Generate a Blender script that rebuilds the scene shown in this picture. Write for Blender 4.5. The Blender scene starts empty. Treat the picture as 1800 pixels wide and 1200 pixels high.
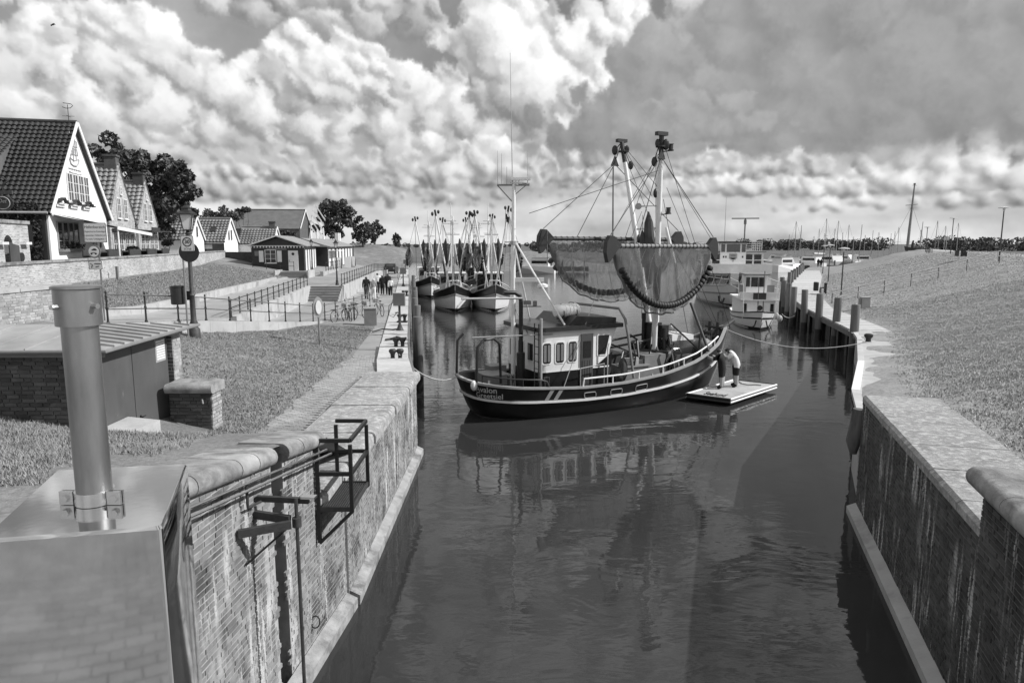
import bpy, math, random
import numpy as np
from mathutils import Vector, Matrix
random.seed(7); RNG = np.random.default_rng(7)
S = bpy.context.scene; COL = S.collection
PI = math.pi; R = math.radians
# ------------------------------------------------------------------ camera, sky, sun, exposure
CAMZ = 6.5; PITCH = math.atan(172/1200)
cam = bpy.data.cameras.new('camera'); cam.lens = 24; cam.sensor_width = 36; cam.clip_start = .05; cam.clip_end = 6000
camo = bpy.data.objects.new('camera', cam); COL.objects.link(camo)
camo.location = (0, 0, CAMZ); camo.rotation_euler = (PI/2-PITCH, 0, 0); S.camera = camo
SUN_EL = R(38); SUN_AZ = R(-2)                      # azimuth measured from +X towards +Y
SUN = Vector((math.cos(SUN_EL)*math.cos(SUN_AZ), math.cos(SUN_EL)*math.sin(SUN_AZ), math.sin(SUN_EL)))
sl = bpy.data.lights.new('sun', 'SUN'); sl.energy = 5.0; sl.angle = R(.5); sl.color = (1, 1, 1)
so = bpy.data.objects.new('sun', sl); COL.objects.link(so); so.rotation_euler = SUN.to_track_quat('Z', 'Y').to_euler()
S.view_settings.view_transform = 'Standard'; S.view_settings.look = 'None'
S.view_settings.exposure = 0.0; S.view_settings.gamma = 1
S.cycles.max_bounces = 6; S.cycles.diffuse_bounces = 2; S.cycles.glossy_bounces = 3; S.cycles.transparent_max_bounces = 8
S.cycles.caustics_reflective = False; S.cycles.caustics_refractive = False

class NT:                                           # small node-tree helper
    def __init__(s, nt): s.nt = nt
    def n(s, t, **k):
        d = s.nt.nodes.new(t)
        ins = k.pop('i', {})
        for a, b in k.items(): setattr(d, a, b)
        for a, b in ins.items(): s.put(d.inputs[a], b)
        return d
    def put(s, sock, b):
        if hasattr(b, 'is_output') or hasattr(b, 'links'): s.nt.links.new(b, sock)
        elif hasattr(b, 'outputs'): s.nt.links.new(b.outputs[0], sock)
        else: sock.default_value = b
    def m(s, op, a, b=0., c=0., clamp=False):
        d = s.nt.nodes.new('ShaderNodeMath'); d.operation = op; d.use_clamp = clamp
        for i, x in enumerate((a, b, c)): s.put(d.inputs[i], x)
        return d.outputs[0]
    def vm(s, op, a, b=(0, 0, 0), c=(0, 0, 0)):
        d = s.nt.nodes.new('ShaderNodeVectorMath'); d.operation = op
        s.put(d.inputs[0], a); s.put(d.inputs[1], b)
        if op == 'MULTIPLY_ADD': s.put(d.inputs[2], c)
        return d
    def noise(s, vec, scale, detail=4, rough=.5, dist=0., w=None):
        d = s.nt.nodes.new('ShaderNodeTexNoise')
        if w is not None: d.noise_dimensions = '4D'; d.inputs['W'].default_value = w
        s.put(d.inputs['Vector'], vec); d.inputs['Scale'].default_value = scale
        d.inputs['Detail'].default_value = detail; d.inputs['Roughness'].default_value = rough; d.inputs['Distortion'].default_value = dist
        return d.outputs['Fac']
    def ramp(s, x, a, b, lo=0., hi=1., smooth=True):
        d = s.nt.nodes.new('ShaderNodeMapRange'); d.interpolation_type = 'SMOOTHSTEP' if smooth else 'LINEAR'
        for nme, v in (('Value', x), ('From Min', a), ('From Max', b), ('To Min', lo), ('To Max', hi)): s.put(d.inputs[nme], v)
        return d.outputs[0]
    def mix(s, f, a, b):
        d = s.nt.nodes.new('ShaderNodeMix'); d.data_type = 'FLOAT'; d.clamp_factor = True
        s.put(d.inputs[0], f); s.put(d.inputs[2], a); s.put(d.inputs[3], b)
        return d.outputs[0]
    def col(s, x):
        d = s.nt.nodes.new('ShaderNodeCombineColor')
        for i in range(3): s.put(d.inputs[i], x)
        return d.outputs[0]

def ray(px, py):
    c, s_ = math.cos(PITCH), math.sin(PITCH); u = (px-900)/1200; v = (600-py)/1200
    return Vector((u, c+v*s_, -s_+v*c))
def atz(px, py, z):
    d = ray(px, py); t = (z-CAMZ)/d.z; return Vector((d.x*t, d.y*t, z))
def aty(px, py, Y):
    d = ray(px, py); t = Y/d.y; return Vector((d.x*t, Y, CAMZ+d.z*t))

SUN_AZ_FROM_Y = PI/2-SUN_AZ
def sky_pixels(W, H):
    """cloud brightness and cover over the upper half of an equirectangular sky: heaps of puffs lit from the sun's side.
    Columns run round the compass from +Y towards +X, rows up from the horizon."""
    rg = np.random.default_rng(23); k = W/360.
    def fnoise(beta, seed, sy=1.):
        r = np.random.default_rng(seed); fx = np.fft.rfftfreq(W)[None]*W; fy = np.fft.fftfreq(H)[:, None]*W*sy
        a = 1/np.maximum(np.hypot(fx, fy), 3)**beta; n = np.fft.irfft2(a*np.exp(2j*PI*r.random(a.shape)), s=(H, W)); return (n/n.std()).astype(np.float32)
    nA, nB, nC = fnoise(1.6, 1), fnoise(1.6, 2), fnoise(1.3, 3); big_n = fnoise(2.2, 4); band = fnoise(1.8, 5, .16)
    el = ((np.arange(H)+.5)/H*90)[:, None]+np.zeros((1, W)); hz = np.clip(1.25-el/11., 0, 1)
    val = .70+.09*big_n+.05*nA; cov = np.clip(.18+.30*big_n+.10*nA, 0, .75)
    val = val*(1-hz)+hz*(.71+.19*band+.04*nA+.02*nC); cov = np.maximum(cov, np.clip(hz*2.2, 0, .97))
    X = np.arange(W); Y = np.arange(H)
    def px2(x, y): u = (x-900)/1200; v = (600-y)/1200; c, s = math.cos(PITCH), math.sin(PITCH); d = (u, c+v*s, -s+v*c); return math.degrees(math.atan2(d[0], d[1])), math.degrees(math.atan2(d[2], math.hypot(d[0], d[1])))
    def cluster(a0, e0, w, h, n, tone=1., flat=.0, seed=0, soft=.16, lo=.20, con=1.):
        r = np.random.default_rng(seed); st = 1/max(.2, math.cos(math.radians(min(e0, 78)))); P = []
        for _ in range(n):
            u = float(np.clip(r.normal(0, .62), -1.5, 1.5)); env = 1-(u/1.62)**2; y = r.random()**1.15*env*h; R0 = h*(.09+.15*r.random()**1.5)*(.5+.5*env); P.append((u*w/2, y, r.normal(0, .25)*h, R0))
            for _ in range(4): t, q = r.uniform(-.5, PI+.5), r.uniform(-.2, .9); P.append((u*w/2+math.cos(t)*R0*.85, y+math.sin(t)*R0*.85, P[-1][2]*0+q*R0, R0*r.uniform(.28, .5)))
        m = h*.45; x0, x1, y0, y1 = a0-(w*.8+m)*st, a0+(w*.8+m)*st, e0-m, e0+h*1.35+m; c0, c1, r0, r1 = int(x0*k), int(x1*k)+1, max(0, int(y0*k)), min(H, int(y1*k)+1)
        if r1-r0 < 4: return
        gx = (np.arange(c0, c1)/k-a0)/st; gy = np.arange(r0, r1)/k-e0; Hh = np.full((r1-r0, c1-c0), -9., np.float32); ci = np.arange(c0, c1) % W
        for (px_, py, pz, R0) in P:
            i0, i1 = np.searchsorted(gx, (px_-R0, px_+R0)); j0, j1 = np.searchsorted(gy, (py-R0, py+R0))
            if i1 <= i0 or j1 <= j0: continue
            d2 = R0*R0-(gx[None, i0:i1]-px_)**2-(gy[j0:j1, None]-py)**2; z = np.where(d2 > 0, pz+np.sqrt(np.maximum(d2, 0)), -9.); s_ = Hh[j0:j1, i0:i1]; np.maximum(s_, z, out=s_)
        inside = (Hh > -8).astype(np.float32); Hz = np.where(Hh > -8, Hh, -.2*h)
        def blur(a, n_):
            for _ in range(n_): a = (a+np.roll(a, 1, 0)+np.roll(a, -1, 0))/3; a = (a+np.roll(a, 1, 1)+np.roll(a, -1, 1))/3
            return a
        b = max(1, int(h*k*.02)); fr = nC[r0:r1, ci]; Hz = blur(Hz, b)+.022*h*fr+.035*h*nA[r0:r1, ci]; al = blur(inside, max(2, int(h*k*soft)))+.07*fr*(h*k > 14); gyy, gxx = np.gradient(Hz, 1/k, 1/k); ln = np.sqrt(1+gxx**2+gyy**2)
        sx = math.sin(SUN_AZ_FROM_Y-math.radians(a0)); L = (-gxx*.70*sx-gyy*.62+.42)/ln
        L = L*.10+blur(L, b*2)*.38+blur(L, b*7)*.52
        t = np.clip((gy[:, None]+.05*h)/h, 0, 1); v = .76+.30*con*np.clip(L, -.7, 1.0)-lo*(1-t)**1.6; v = flat+(v*tone)*(1-flat) if flat else v*tone
        al = np.clip((al-.16)/.66, 0, 1); al = al*al*(3-2*al)*np.clip((gy[:, None]+.16*h)/(.18*h), 0, 1)
        val[r0:r1, ci] = val[r0:r1, ci]*(1-al)+v*al; cov[r0:r1, ci] = np.maximum(cov[r0:r1, ci], al)
    # heaps all round the sky, the farthest and lowest first
    L_ = []
    for e_lo, e_hi, n, w_, h_ in ((2.5, 5.5, 40, 30, 1.8), (4.5, 9, 56, 24, 3.0), (7.5, 13, 56, 20, 4.6), (12, 24, 46, 21, 8.5), (22, 42, 34, 27, 12), (40, 66, 18, 34, 16), (64, 82, 5, 40, 16)):
        for i in range(n): L_.append((rg.uniform(e_lo, e_hi), (i+rg.uniform(-.4, .4))*360/n, w_*rg.uniform(.6, 1.4), h_*rg.uniform(.65, 1.3), rg.uniform(.88, 1.06)))
    def hole(a, e): return any(((a-ha+180) % 360-180)**2/sx**2+(e-he)**2/sy**2 < 1 for (ha, he, sx, sy) in HO)
    HO = [px2(20, 30)+(8, 6), px2(345, 45)+(5, 5), px2(510, 70)+(5, 3.5), px2(680, 70)+(5, 4), px2(1080, 30)+(7, 4.0), px2(470, 190)+(4, 3)]
    HO = [(a, e, sx, sy) for a, e, sx, sy in HO]
    for e, a, w, h, t in sorted(L_):
        if hole(a, e+h*.4): continue
        cluster(a, e, w, h, int(26*max(1, w/h/1.9)), t, seed=int(abs(a*100+e*7)), lo=.34 if e < 10 else .18)
    for x, y, w, h, t in ((190, 250, 17, 9, 1.05), (640, 270, 18, 8, 1.05), (600, 180, 8, 4, 1.07), (960, 230, 20, 11, 1.07), (1120, 245, 12, 6, 1.04), (90, 160, 14, 7, 1.0), (1690, 330, 14, 5, 1.05), (830, 330, 14, 4, 1.0)):
        a, e = px2(x, y); cluster(a, e, w, h, 46, t, seed=x, lo=.20)
    for x, y, w, h, t in ((1640, 150, 30, 11, .61), (1330, 235, 18, 10, .53), (1500, 250, 34, 12, .50), (1230, 238, 9, 3.5, .53)):     # the rain cloud
        a, e = px2(x, y); cluster(a, e, w, h, 110, t, .16, seed=x, soft=.08, lo=.10, con=.45)
    for a, e, w, h, t in ((27, 25, 26, 11, 1.16), (8, 30, 22, 9, 1.1)): cluster(a, e, w, h, 60, t, seed=int(a), lo=.1)
    # ragged edges: displace everything by fractal noise, then fine mottling
    def warp(a, dx, dy):
        y = np.clip(Y[:, None]+dy, 0, H-1.001); x = (X[None]+dx) % W; yi = y.astype(int); xi = x.astype(int); fy = y-yi; fx = x-xi; x2 = (xi+1) % W
        return (a[yi, xi]*(1-fx)+a[yi, x2]*fx)*(1-fy)+(a[yi+1, xi]*(1-fx)+a[yi+1, x2]*fx)*fy
    lowf = np.clip(el/9., .25, 1)
    for amp, p_, q_ in ((7., nA, nB), (3.2, nC, np.roll(nC, 331, 1))): s_ = amp*k/8.5*lowf; val = warp(val, s_*p_, s_*.8*q_); cov = warp(cov, s_*p_, s_*.8*q_)
    val = val*(1+.055*np.roll(big_n, 500, 1))+.022*nC+.02*nA
    return np.clip(val, .22, 1.).astype(np.float32), np.clip(cov, 0, 1).astype(np.float32)
def make_world():
    w = bpy.data.worlds.new('World'); S.world = w; w.use_nodes = True
    nt = w.node_tree; nt.nodes.clear(); t = NT(nt)
    out = t.n('ShaderNodeOutputWorld'); bg = t.n('ShaderNodeBackground'); nt.links.new(bg.outputs[0], out.inputs[0])
    bg.inputs['Strength'].default_value = .1
    sky = t.n('ShaderNodeTexSky'); sky.sky_type = 'NISHITA'; sky.sun_disc = False
    sky.sun_elevation = SUN_EL; sky.sun_rotation = PI/2-SUN_AZ
    bw = t.n('ShaderNodeRGBToBW', i={0: sky})
    W, H = 3072, 768; val, cov = sky_pixels(W, H)                 # computed clouds, laid over the sky texture
    full = np.zeros((2*H, W, 4), np.float32); full[..., 3] = 1
    for c, a in ((0, val), (1, cov)): full[H:, :, c] = np.roll(a, int(.25*W), 1); full[:H, :, c] = full[H, :, c]
    img = bpy.data.images.new('clouds', W, 2*H, float_buffer=True, is_data=True); img.pixels.foreach_set(full.ravel()); img.update(); img.pack()
    env = t.n('ShaderNodeTexEnvironment'); env.image = img; env.interpolation = 'Linear'
    sc = t.n('ShaderNodeSeparateColor', i={0: env.outputs[0]})
    v = t.mix(sc.outputs[1], t.m('MULTIPLY', bw, .62), t.m('MULTIPLY', t.m('POWER', sc.outputs[0], 1.5), 10.8))
    nt.links.new(t.col(v), bg.inputs['Color'])
    w.cycles.sampling_method = 'MANUAL'; w.cycles.sample_map_resolution = 512
make_world()

# ------------------------------------------------------------------ materials (all grey: the photograph is black and white)
MATS = {}
def mat(name, a, b=None, rough=.8, scale=4., detail=4, metal=0., bump=0., bscale=None, island=0., stain=None, stretch=None, spec=.4, alpha=None, trans=0., streak=None, coat=0., fine=None):
    """grey from a to b over noise; island adds a shade per piece; stain=(value, scale, lo, hi) patches; streak=(value, amount) runs downwards"""
    if name in MATS: return MATS[name]
    m = bpy.data.materials.new(name); m.use_nodes = True; nt = m.node_tree; t = NT(nt)
    p = nt.nodes['Principled BSDF']
    tc = t.n('ShaderNodeTexCoord').outputs['Object']
    gp = t.n('ShaderNodeNewGeometry')
    v = gp.outputs['Position']
    if stretch: v = t.vm('MULTIPLY', v, stretch).outputs[0]
    val = a
    if b is not None:
        val = t.ramp(t.noise(v, scale, detail, .6), .3, .7, a, b, smooth=False)
    if fine:
        val = t.m('MULTIPLY', val, t.ramp(t.noise(v, fine[0], 4, .7), .25, .75, 1-fine[1], 1+fine[1], smooth=False))
    if island:
        oi = t.n('ShaderNodeObjectInfo').outputs['Random']; gi = gp.outputs['Random Per Island']
        r = t.m('FRACT', t.m('ADD', t.m('MULTIPLY', oi, 7.31), gi))
        val = t.m('MULTIPLY', val, t.m('ADD', 1-island, t.m('MULTIPLY', r, 2*island)))
    if stain:
        f = t.ramp(t.noise(v, stain[1], 7, .65, .3), stain[2], stain[3]); val = t.mix(f, val, stain[0])
    if streak:
        sv = t.vm('MULTIPLY', v, (3.2, 3.2, .22)).outputs[0]
        f = t.m('MULTIPLY', t.ramp(t.noise(sv, 1.6, 7, .7, .4), .52, .60), t.ramp(t.noise(v, .9, 3, .5), .42, .58)); val = t.mix(t.m('MULTIPLY', f, streak[1]), val, streak[0])
    if isinstance(val, (int, float)): p.inputs['Base Color'].default_value = (val, val, val, 1)
    else: nt.links.new(t.col(val), p.inputs['Base Color'])
    p.inputs['Roughness'].default_value = rough; p.inputs['Metallic'].default_value = metal
    p.inputs['Specular IOR Level'].default_value = spec; p.inputs['Coat Weight'].default_value = coat
    if alpha is not None: p.inputs['Alpha'].default_value = alpha
    if trans: p.inputs['Transmission Weight'].default_value = trans
    if bump:
        bn = t.n('ShaderNodeBump', i={'Strength': bump, 'Distance': .02, 'Height': t.noise(v, bscale or scale*4, 5, .65)})
        nt.links.new(bn.outputs[0], p.inputs['Normal'])
    MATS[name] = m; return m

def far_brick(name, a, b, mortar):
    """courses of brick on walls too far off to build brick by brick"""
    m = mat(name, a, b, .9, .8, 4); nt = m.node_tree; t = NT(nt); p = nt.nodes['Principled BSDF']; gp = t.n('ShaderNodeNewGeometry').outputs['Position']; sp = t.n('ShaderNodeSeparateXYZ', i={0: gp})
    v = t.n('ShaderNodeCombineXYZ', i={0: t.m('ADD', sp.outputs[1], t.m('MULTIPLY', sp.outputs[0], .4)), 1: sp.outputs[2]})
    br = t.n('ShaderNodeTexBrick', i={'Vector': v.outputs[0], 'Color1': (a*.9,)*3+(1,), 'Color2': (b,)*3+(1,), 'Mortar': (mortar,)*3+(1,), 'Scale': 1., 'Mortar Size': .012, 'Brick Width': .24, 'Row Height': .078, 'Bias': .1})
    bw = t.n('ShaderNodeRGBToBW', i={0: br.outputs['Color']}); n = t.ramp(t.noise(gp, .7, 6, .65), .3, .7, .78, 1.12); nt.links.new(t.col(t.m('MULTIPLY', bw, n)), p.inputs['Base Color'])
    nt.links.new(t.n('ShaderNodeBump', i={'Strength': .5, 'Distance': .02, 'Height': bw}).outputs[0], p.inputs['Normal'])
def soften_normals(name):
    """thin blades of grass take the light of the lawn as a whole"""
    nt = MATS[name].node_tree; t = NT(nt); gn = t.n('ShaderNodeNewGeometry').outputs['Normal']
    v = t.vm('NORMALIZE', t.vm('MULTIPLY_ADD', gn, (.45, .45, .2), (0, 0, 1)).outputs[0]).outputs[0]; nt.links.new(v, nt.nodes['Principled BSDF'].inputs['Normal'])
def make_water():
    m = bpy.data.materials.new('water'); m.use_nodes = True; nt = m.node_tree; t = NT(nt); p = nt.nodes['Principled BSDF']
    v = t.n('ShaderNodeNewGeometry').outputs['Position']
    body = t.ramp(t.noise(v, .25, 4), .3, .7, .030, .039)
    nt.links.new(t.col(body), p.inputs['Base Color'])
    p.inputs['Roughness'].default_value = .03; p.inputs['IOR'].default_value = 1.33; p.inputs['Specular IOR Level'].default_value = .5
    calm = t.ramp(t.n('ShaderNodeSeparateXYZ', i={0: v}).outputs[1], 18., 62.)          # the sheltered lock is calmer than the open harbour
    h = t.m('MULTIPLY', t.noise(t.vm('MULTIPLY', v, (.55, 1., 1)).outputs[0], .9, 3, .5, .8), .55)
    h = t.m('ADD', h, t.m('MULTIPLY', t.noise(t.vm('MULTIPLY', v, (.8, 1.5, 1)).outputs[0], 2.6, 3, .5, .3), t.m('ADD', .10, t.m('MULTIPLY', calm, .22))))
    h = t.m('ADD', h, t.m('MULTIPLY', t.noise(v, 8., 2), t.m('MULTIPLY', calm, .05)))
    bn = t.n('ShaderNodeBump', i={'Strength': 1., 'Distance': .027, 'Height': h}); nt.links.new(bn.outputs[0], p.inputs['Normal'])
    MATS['water'] = m; return m
make_water()

# ------------------------------------------------------------------ mesh and object helpers
OFF = {}
def setp(o, **k):
    for a, b in k.items():
        if b is not None: o[a] = b
    return o
def thing(name, label, cat, loc=(0, 0, 0), group=None):
    o = bpy.data.objects.new(name, None); COL.objects.link(o); o.location = loc; o.empty_display_size = .2
    OFF[o] = Vector(loc); return setp(o, label=label, category=cat, group=group)
def dup(root, loc, rz=0., label=None, group=None, scale=None):
    r = root.copy(); COL.objects.link(r); r.location = loc; r.rotation_euler = (0, 0, rz)
    if scale: r.scale = (scale,)*3 if isinstance(scale, (int, float)) else scale
    setp(r, label=label, group=group)
    def kids(o, p):
        for c in o.children:
            n = c.copy(); COL.objects.link(n); n.parent = p; kids(c, n)
    kids(root, r); return r
def link(name, me, parent=None, **props):
    o = bpy.data.objects.new(name, me); COL.objects.link(o)
    if parent is not None: o.parent = parent; OFF[o] = OFF[parent]
    return setp(o, **props)
def npmesh(name, V, F, m, smooth=False):
    me = bpy.data.meshes.new(name); V = np.asarray(V, dtype=np.float32); F = np.asarray(F, dtype=np.int32); k = F.shape[1]
    me.vertices.add(len(V)); me.vertices.foreach_set('co', V.ravel()); me.loops.add(F.size); me.loops.foreach_set('vertex_index', F.ravel())
    me.polygons.add(len(F)); me.polygons.foreach_set('loop_start', np.arange(0, F.size, k, dtype=np.int32))
    me.polygons.foreach_set('use_smooth', np.full(len(F), smooth)); me.update(calc_edges=True)
    me.materials.append(m); return me

def V3(p): return Vector(p)
class G:
    def __init__(s): s.v = []; s.f = []; s.mi = []; s.cur = 0
    def add(s, vs, fs):
        b = len(s.v); s.v += [tuple(x) for x in vs]; s.f += [tuple(b+i for i in f) for f in fs]; s.mi += [s.cur]*len(fs); return s
    def obb(s, o, a, b, c):
        o, a, b, c = V3(o), V3(a), V3(b), V3(c)
        return s.add([o, o+a, o+a+b, o+b, o+c, o+a+c, o+a+b+c, o+b+c], [(0, 3, 2, 1), (4, 5, 6, 7), (0, 1, 5, 4), (1, 2, 6, 5), (2, 3, 7, 6), (3, 0, 4, 7)])
    def box(s, c, d, rz=0.):
        ca, sa = math.cos(rz), math.sin(rz); a = Vector((ca*d[0], sa*d[0], 0)); b = Vector((-sa*d[1], ca*d[1], 0)); e = Vector((0, 0, d[2]))
        return s.obb(V3(c)-a/2-b/2-e/2, a, b, e)
    def bar(s, p, q, w, h, up=(0, 0, 1)):
        p, q = V3(p), V3(q); d = q-p; x = d.normalized(); y = V3(up).cross(x)
        if y.length < 1e-4: y = Vector((1, 0, 0))
        y.normalize(); z = x.cross(y); return s.obb(p-y*w/2-z*h/2, d, y*w, z*h)
    def tube(s, pts, r, n=6, cap=True):
        pts = [V3(p) for p in pts]; m = len(pts); rs = r if isinstance(r, (list, tuple)) else [r]*m; vs = []; fs = []
        ref = None
        for i, p in enumerate(pts):
            d = (pts[min(i+1, m-1)]-pts[max(i-1, 0)]); d = d.normalized() if d.length > 1e-9 else Vector((0, 0, 1))
            if ref is None: ref = Vector((0, 0, 1)) if abs(d.z) < .9 else Vector((1, 0, 0))
            x = ref.cross(d)
            if x.length < 1e-5: x = Vector((1, 0, 0)).cross(d)
            x.normalize(); y = d.cross(x); ref = y if abs(y.dot(d)) < .5 else ref
            vs += [p+(x*math.cos(2*PI*k/n)+y*math.sin(2*PI*k/n))*rs[i] for k in range(n)]
        for i in range(m-1):
            fs += [(i*n+k, i*n+(k+1) % n, (i+1)*n+(k+1) % n, (i+1)*n+k) for k in range(n)]
        if cap: fs += [tuple(range(n))[::-1], tuple((m-1)*n+k for k in range(n))]
        return s.add(vs, fs)
    def lathe(s, c, prof, n=12, axis=(0, 0, 1)):
        c = V3(c); q = Vector((0, 0, 1)).rotation_difference(V3(axis)); vs = []; m = len(prof)
        for r, z in prof: vs += [c+q@Vector((r*math.cos(2*PI*k/n), r*math.sin(2*PI*k/n), z)) for k in range(n)]
        fs = [(i*n+k, i*n+(k+1) % n, (i+1)*n+(k+1) % n, (i+1)*n+k) for i in range(m-1) for k in range(n)]
        fs += [tuple(range(n))[::-1], tuple((m-1)*n+k for k in range(n))]
        return s.add(vs, fs)
    def ball(s, c, r, n=10, m=6):
        r = (r,)*3 if isinstance(r, (int, float)) else r; c = V3(c); vs = []
        for i in range(m+1):
            a = -PI/2+PI*i/m
            vs += [c+Vector((r[0]*math.cos(a)*math.cos(2*PI*k/n), r[1]*math.cos(a)*math.sin(2*PI*k/n), r[2]*math.sin(a))) for k in range(n)]
        return s.add(vs, [(i*n+k, i*n+(k+1) % n, (i+1)*n+(k+1) % n, (i+1)*n+k) for i in range(m) for k in range(n)])
    def prism(s, poly, vec):
        a = [V3(p) for p in poly]; n = len(a); vec = V3(vec)
        return s.add(a+[p+vec for p in a], [tuple(range(n))[::-1], tuple(range(n, 2*n))]+[(k, (k+1) % n, n+(k+1) % n, n+k) for k in range(n)])
    def grid(s, rows, closed=False):
        n = len(rows[0]); vs = [p for r_ in rows for p in r_]; e = n if closed else n-1
        return s.add(vs, [(i*n+k, i*n+(k+1) % n, (i+1)*n+(k+1) % n, (i+1)*n+k) for i in range(len(rows)-1) for k in range(e)])
    def build(s, name, m, parent=None, smooth=False, **props):
        me = bpy.data.meshes.new(name); off = OFF[parent] if parent is not None else Vector((0, 0, 0))
        me.from_pydata([(x-off.x, y-off.y, z-off.z) for x, y, z in s.v], [], s.f)
        for q in (m if isinstance(m, (list, tuple)) else [m]): me.materials.append(MATS[q] if isinstance(q, str) else q)
        if any(s.mi): me.polygons.foreach_set('material_index', s.mi)
        if smooth:
            me.polygons.foreach_set('use_smooth', [True]*len(me.polygons))
            if smooth != 'all':
                me.update(); me.set_sharp_from_angle(angle=R(38))
        me.update(); return link(name, me, parent, **props)
def struct(g, name, m, smooth=False, label=None): return g.build(name, m, None, smooth, kind='structure', label=label)

def bricks(parent, O, U, V, N, L, H, m, n_ind=0, bl=.222, bh=.064, j=.012, proud=.012, keep=None, depth=.05, seed=1, name='brick', rest='brickwork'):
    """running bond; the n_ind bricks nearest the camera are objects of their own, the others one joined part"""
    O, U, V, N = V3(O), V3(U).normalized(), V3(V).normalized(), V3(N).normalized(); rnd = random.Random(seed); lst = []
    rows = int(H/(bh+j))
    for i in range(rows):
        v = i*(bh+j)+j/2; u = -rnd.choice((.5, .25, .75))*(bl+j) if i % 2 else -.02
        while u < L:
            w = bl if rnd.random() > .22 else bl*.48
            a, b = max(u, 0), min(u+w, L); u += w+j
            if b-a < .03: continue
            if keep and not keep((a+b)/2, v+bh/2): continue
            lst.append((a, b, v))
    cam_ = Vector((0, 0, CAMZ))
    lst.sort(key=lambda q: (O+U*(q[0]+q[1])/2+V*q[2]-cam_).length if parent is not None else 0)
    shared = {}
    off = OFF[parent]
    basis = Matrix((U, N, V)).transposed()
    g = G()
    for k, (a, b, v) in enumerate(lst):
        pr = proud*rnd.uniform(.35, 1.25)
        if k < n_ind:
            w = round((b-a)/.03)*.03 if b-a < bl*.95 else bl
            if w not in shared:
                q = G(); e = .004; h2 = bh
                vs = [(0, 0, 0), (w, 0, 0), (w, 0, h2), (0, 0, h2)]; vo = [(e, depth, e), (w-e, depth, e), (w-e, depth, h2-e), (e, depth, h2-e)]
                me = bpy.data.meshes.new(name); me.from_pydata(vs+vo, [], [(4, 5, 6, 7), (0, 1, 5, 4), (1, 2, 6, 5), (2, 3, 7, 6), (3, 0, 4, 7), (3, 2, 1, 0)]); me.materials.append(MATS[m]); me.update(); shared[w] = me
            o = bpy.data.objects.new(name, shared[w]); COL.objects.link(o); o.parent = parent
            o.matrix_local = Matrix.Translation(O+U*a+V*v+N*(pr-depth)-off) @ basis.to_4x4()
        else:
            e = .004; p = O+U*a+V*v; w = b-a
            g.add([p-N*.02, p+U*w-N*.02, p+U*w+V*bh-N*.02, p+V*bh-N*.02, p+U*e+V*e+N*pr, p+U*(w-e)+V*e+N*pr, p+U*(w-e)+V*(bh-e)+N*pr, p+U*e+V*(bh-e)+N*pr],
                  [(4, 5, 6, 7), (0, 1, 5, 4), (1, 2, 6, 5), (2, 3, 7, 6), (3, 0, 4, 7)])
    if g.f: g.build(rest, m, parent, kind='stuff')

def text_mesh(txt, size, shear=0., bold=0., spacing=1.):
    c = bpy.data.curves.new('lettering', 'FONT'); c.body = txt; c.size = size; c.shear = shear; c.offset = bold; c.space_character = spacing
    c.align_x = 'CENTER'; c.align_y = 'CENTER'; c.resolution_u = 3
    o = bpy.data.objects.new('lettering', c); COL.objects.link(o); dg = bpy.context.evaluated_depsgraph_get()
    me = bpy.data.meshes.new_from_object(o.evaluated_get(dg)); bpy.data.objects.remove(o); bpy.data.curves.remove(c); return me
def text_on(parent, txt, size, c, U, V, m, name='lettering', lift=.006, sx=1., sy=1., **k):
    me = text_mesh(txt, size, **k); U = V3(U).normalized(); V = V3(V).normalized(); N = U.cross(V); off = OFF[parent]; c = V3(c)
    for v in me.vertices: v.co = c+U*(v.co.x*sx)+V*(v.co.y*sy)+N*lift-off
    me.materials.clear(); me.materials.append(MATS[m]); return link(name, me, parent)
def lerp(a, b, t): return a+(b-a)*t
def interp(x, pts):
    if x <= pts[0][0]: return pts[0][1]
    for (a, b), (c, d) in zip(pts, pts[1:]):
        if x <= c: return b+(d-b)*(x-a)/(c-a)
    return pts[-1][1]
# ------------------------------------------------------------------ material list
mat('grass', .15, .24, .95, 1.3, 8, bump=.9, bscale=16, stain=(.29, .35, .50, .72), spec=.1, fine=(13, .35))
mat('grass_dry', .22, .32, .95, .9, 8, bump=1., bscale=11, stain=(.16, 2.2, .58, .74), spec=.1, fine=(9, .35))
mat('grass_far', .10, .17, 1., .2, 8, spec=.05)
mat('blade', .22, .36, .8, 2.2, 4, island=.35, spec=.2)
mat('blade_dry', .40, .58, .8, 1.6, 4, island=.35, spec=.2)
soften_normals('blade'); soften_normals('blade_dry')
mat('brick_wall', .15, .29, .88, 2.6, 7, bump=.5, bscale=38, island=.22, stain=(.07, 1.5, .50, .66), streak=(.60, .75))
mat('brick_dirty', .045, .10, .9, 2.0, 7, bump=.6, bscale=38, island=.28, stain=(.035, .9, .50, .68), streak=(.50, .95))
mat('brick_hut', .065, .105, .85, 3, 6, bump=.4, bscale=40, island=.38)  # dark brick; also paints in shade on faces turned from the sun
mat('brick_lit_pale', .26, .40, .9, 3, 6, bump=.4, bscale=40, island=.25)  # pale brick; also paints sunlight onto faces turned to the sun
far_brick('brick_house', .24, .44, .50)
mat('brick_slot_shade', .020, .035, .85, 3, 5, bump=.3, bscale=40)  # near black, painting in the shade inside the stop-log slot
mat('mortar', .30, .44, .95, 6, 6, bump=.4, bscale=60, stain=(.12, 1.3, .5, .7))
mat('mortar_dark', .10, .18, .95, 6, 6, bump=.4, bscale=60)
mat('concrete', .36, .46, .9, 1.6, 8, bump=.3, bscale=30, stain=(.24, .9, .50, .72), island=.07)
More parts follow.
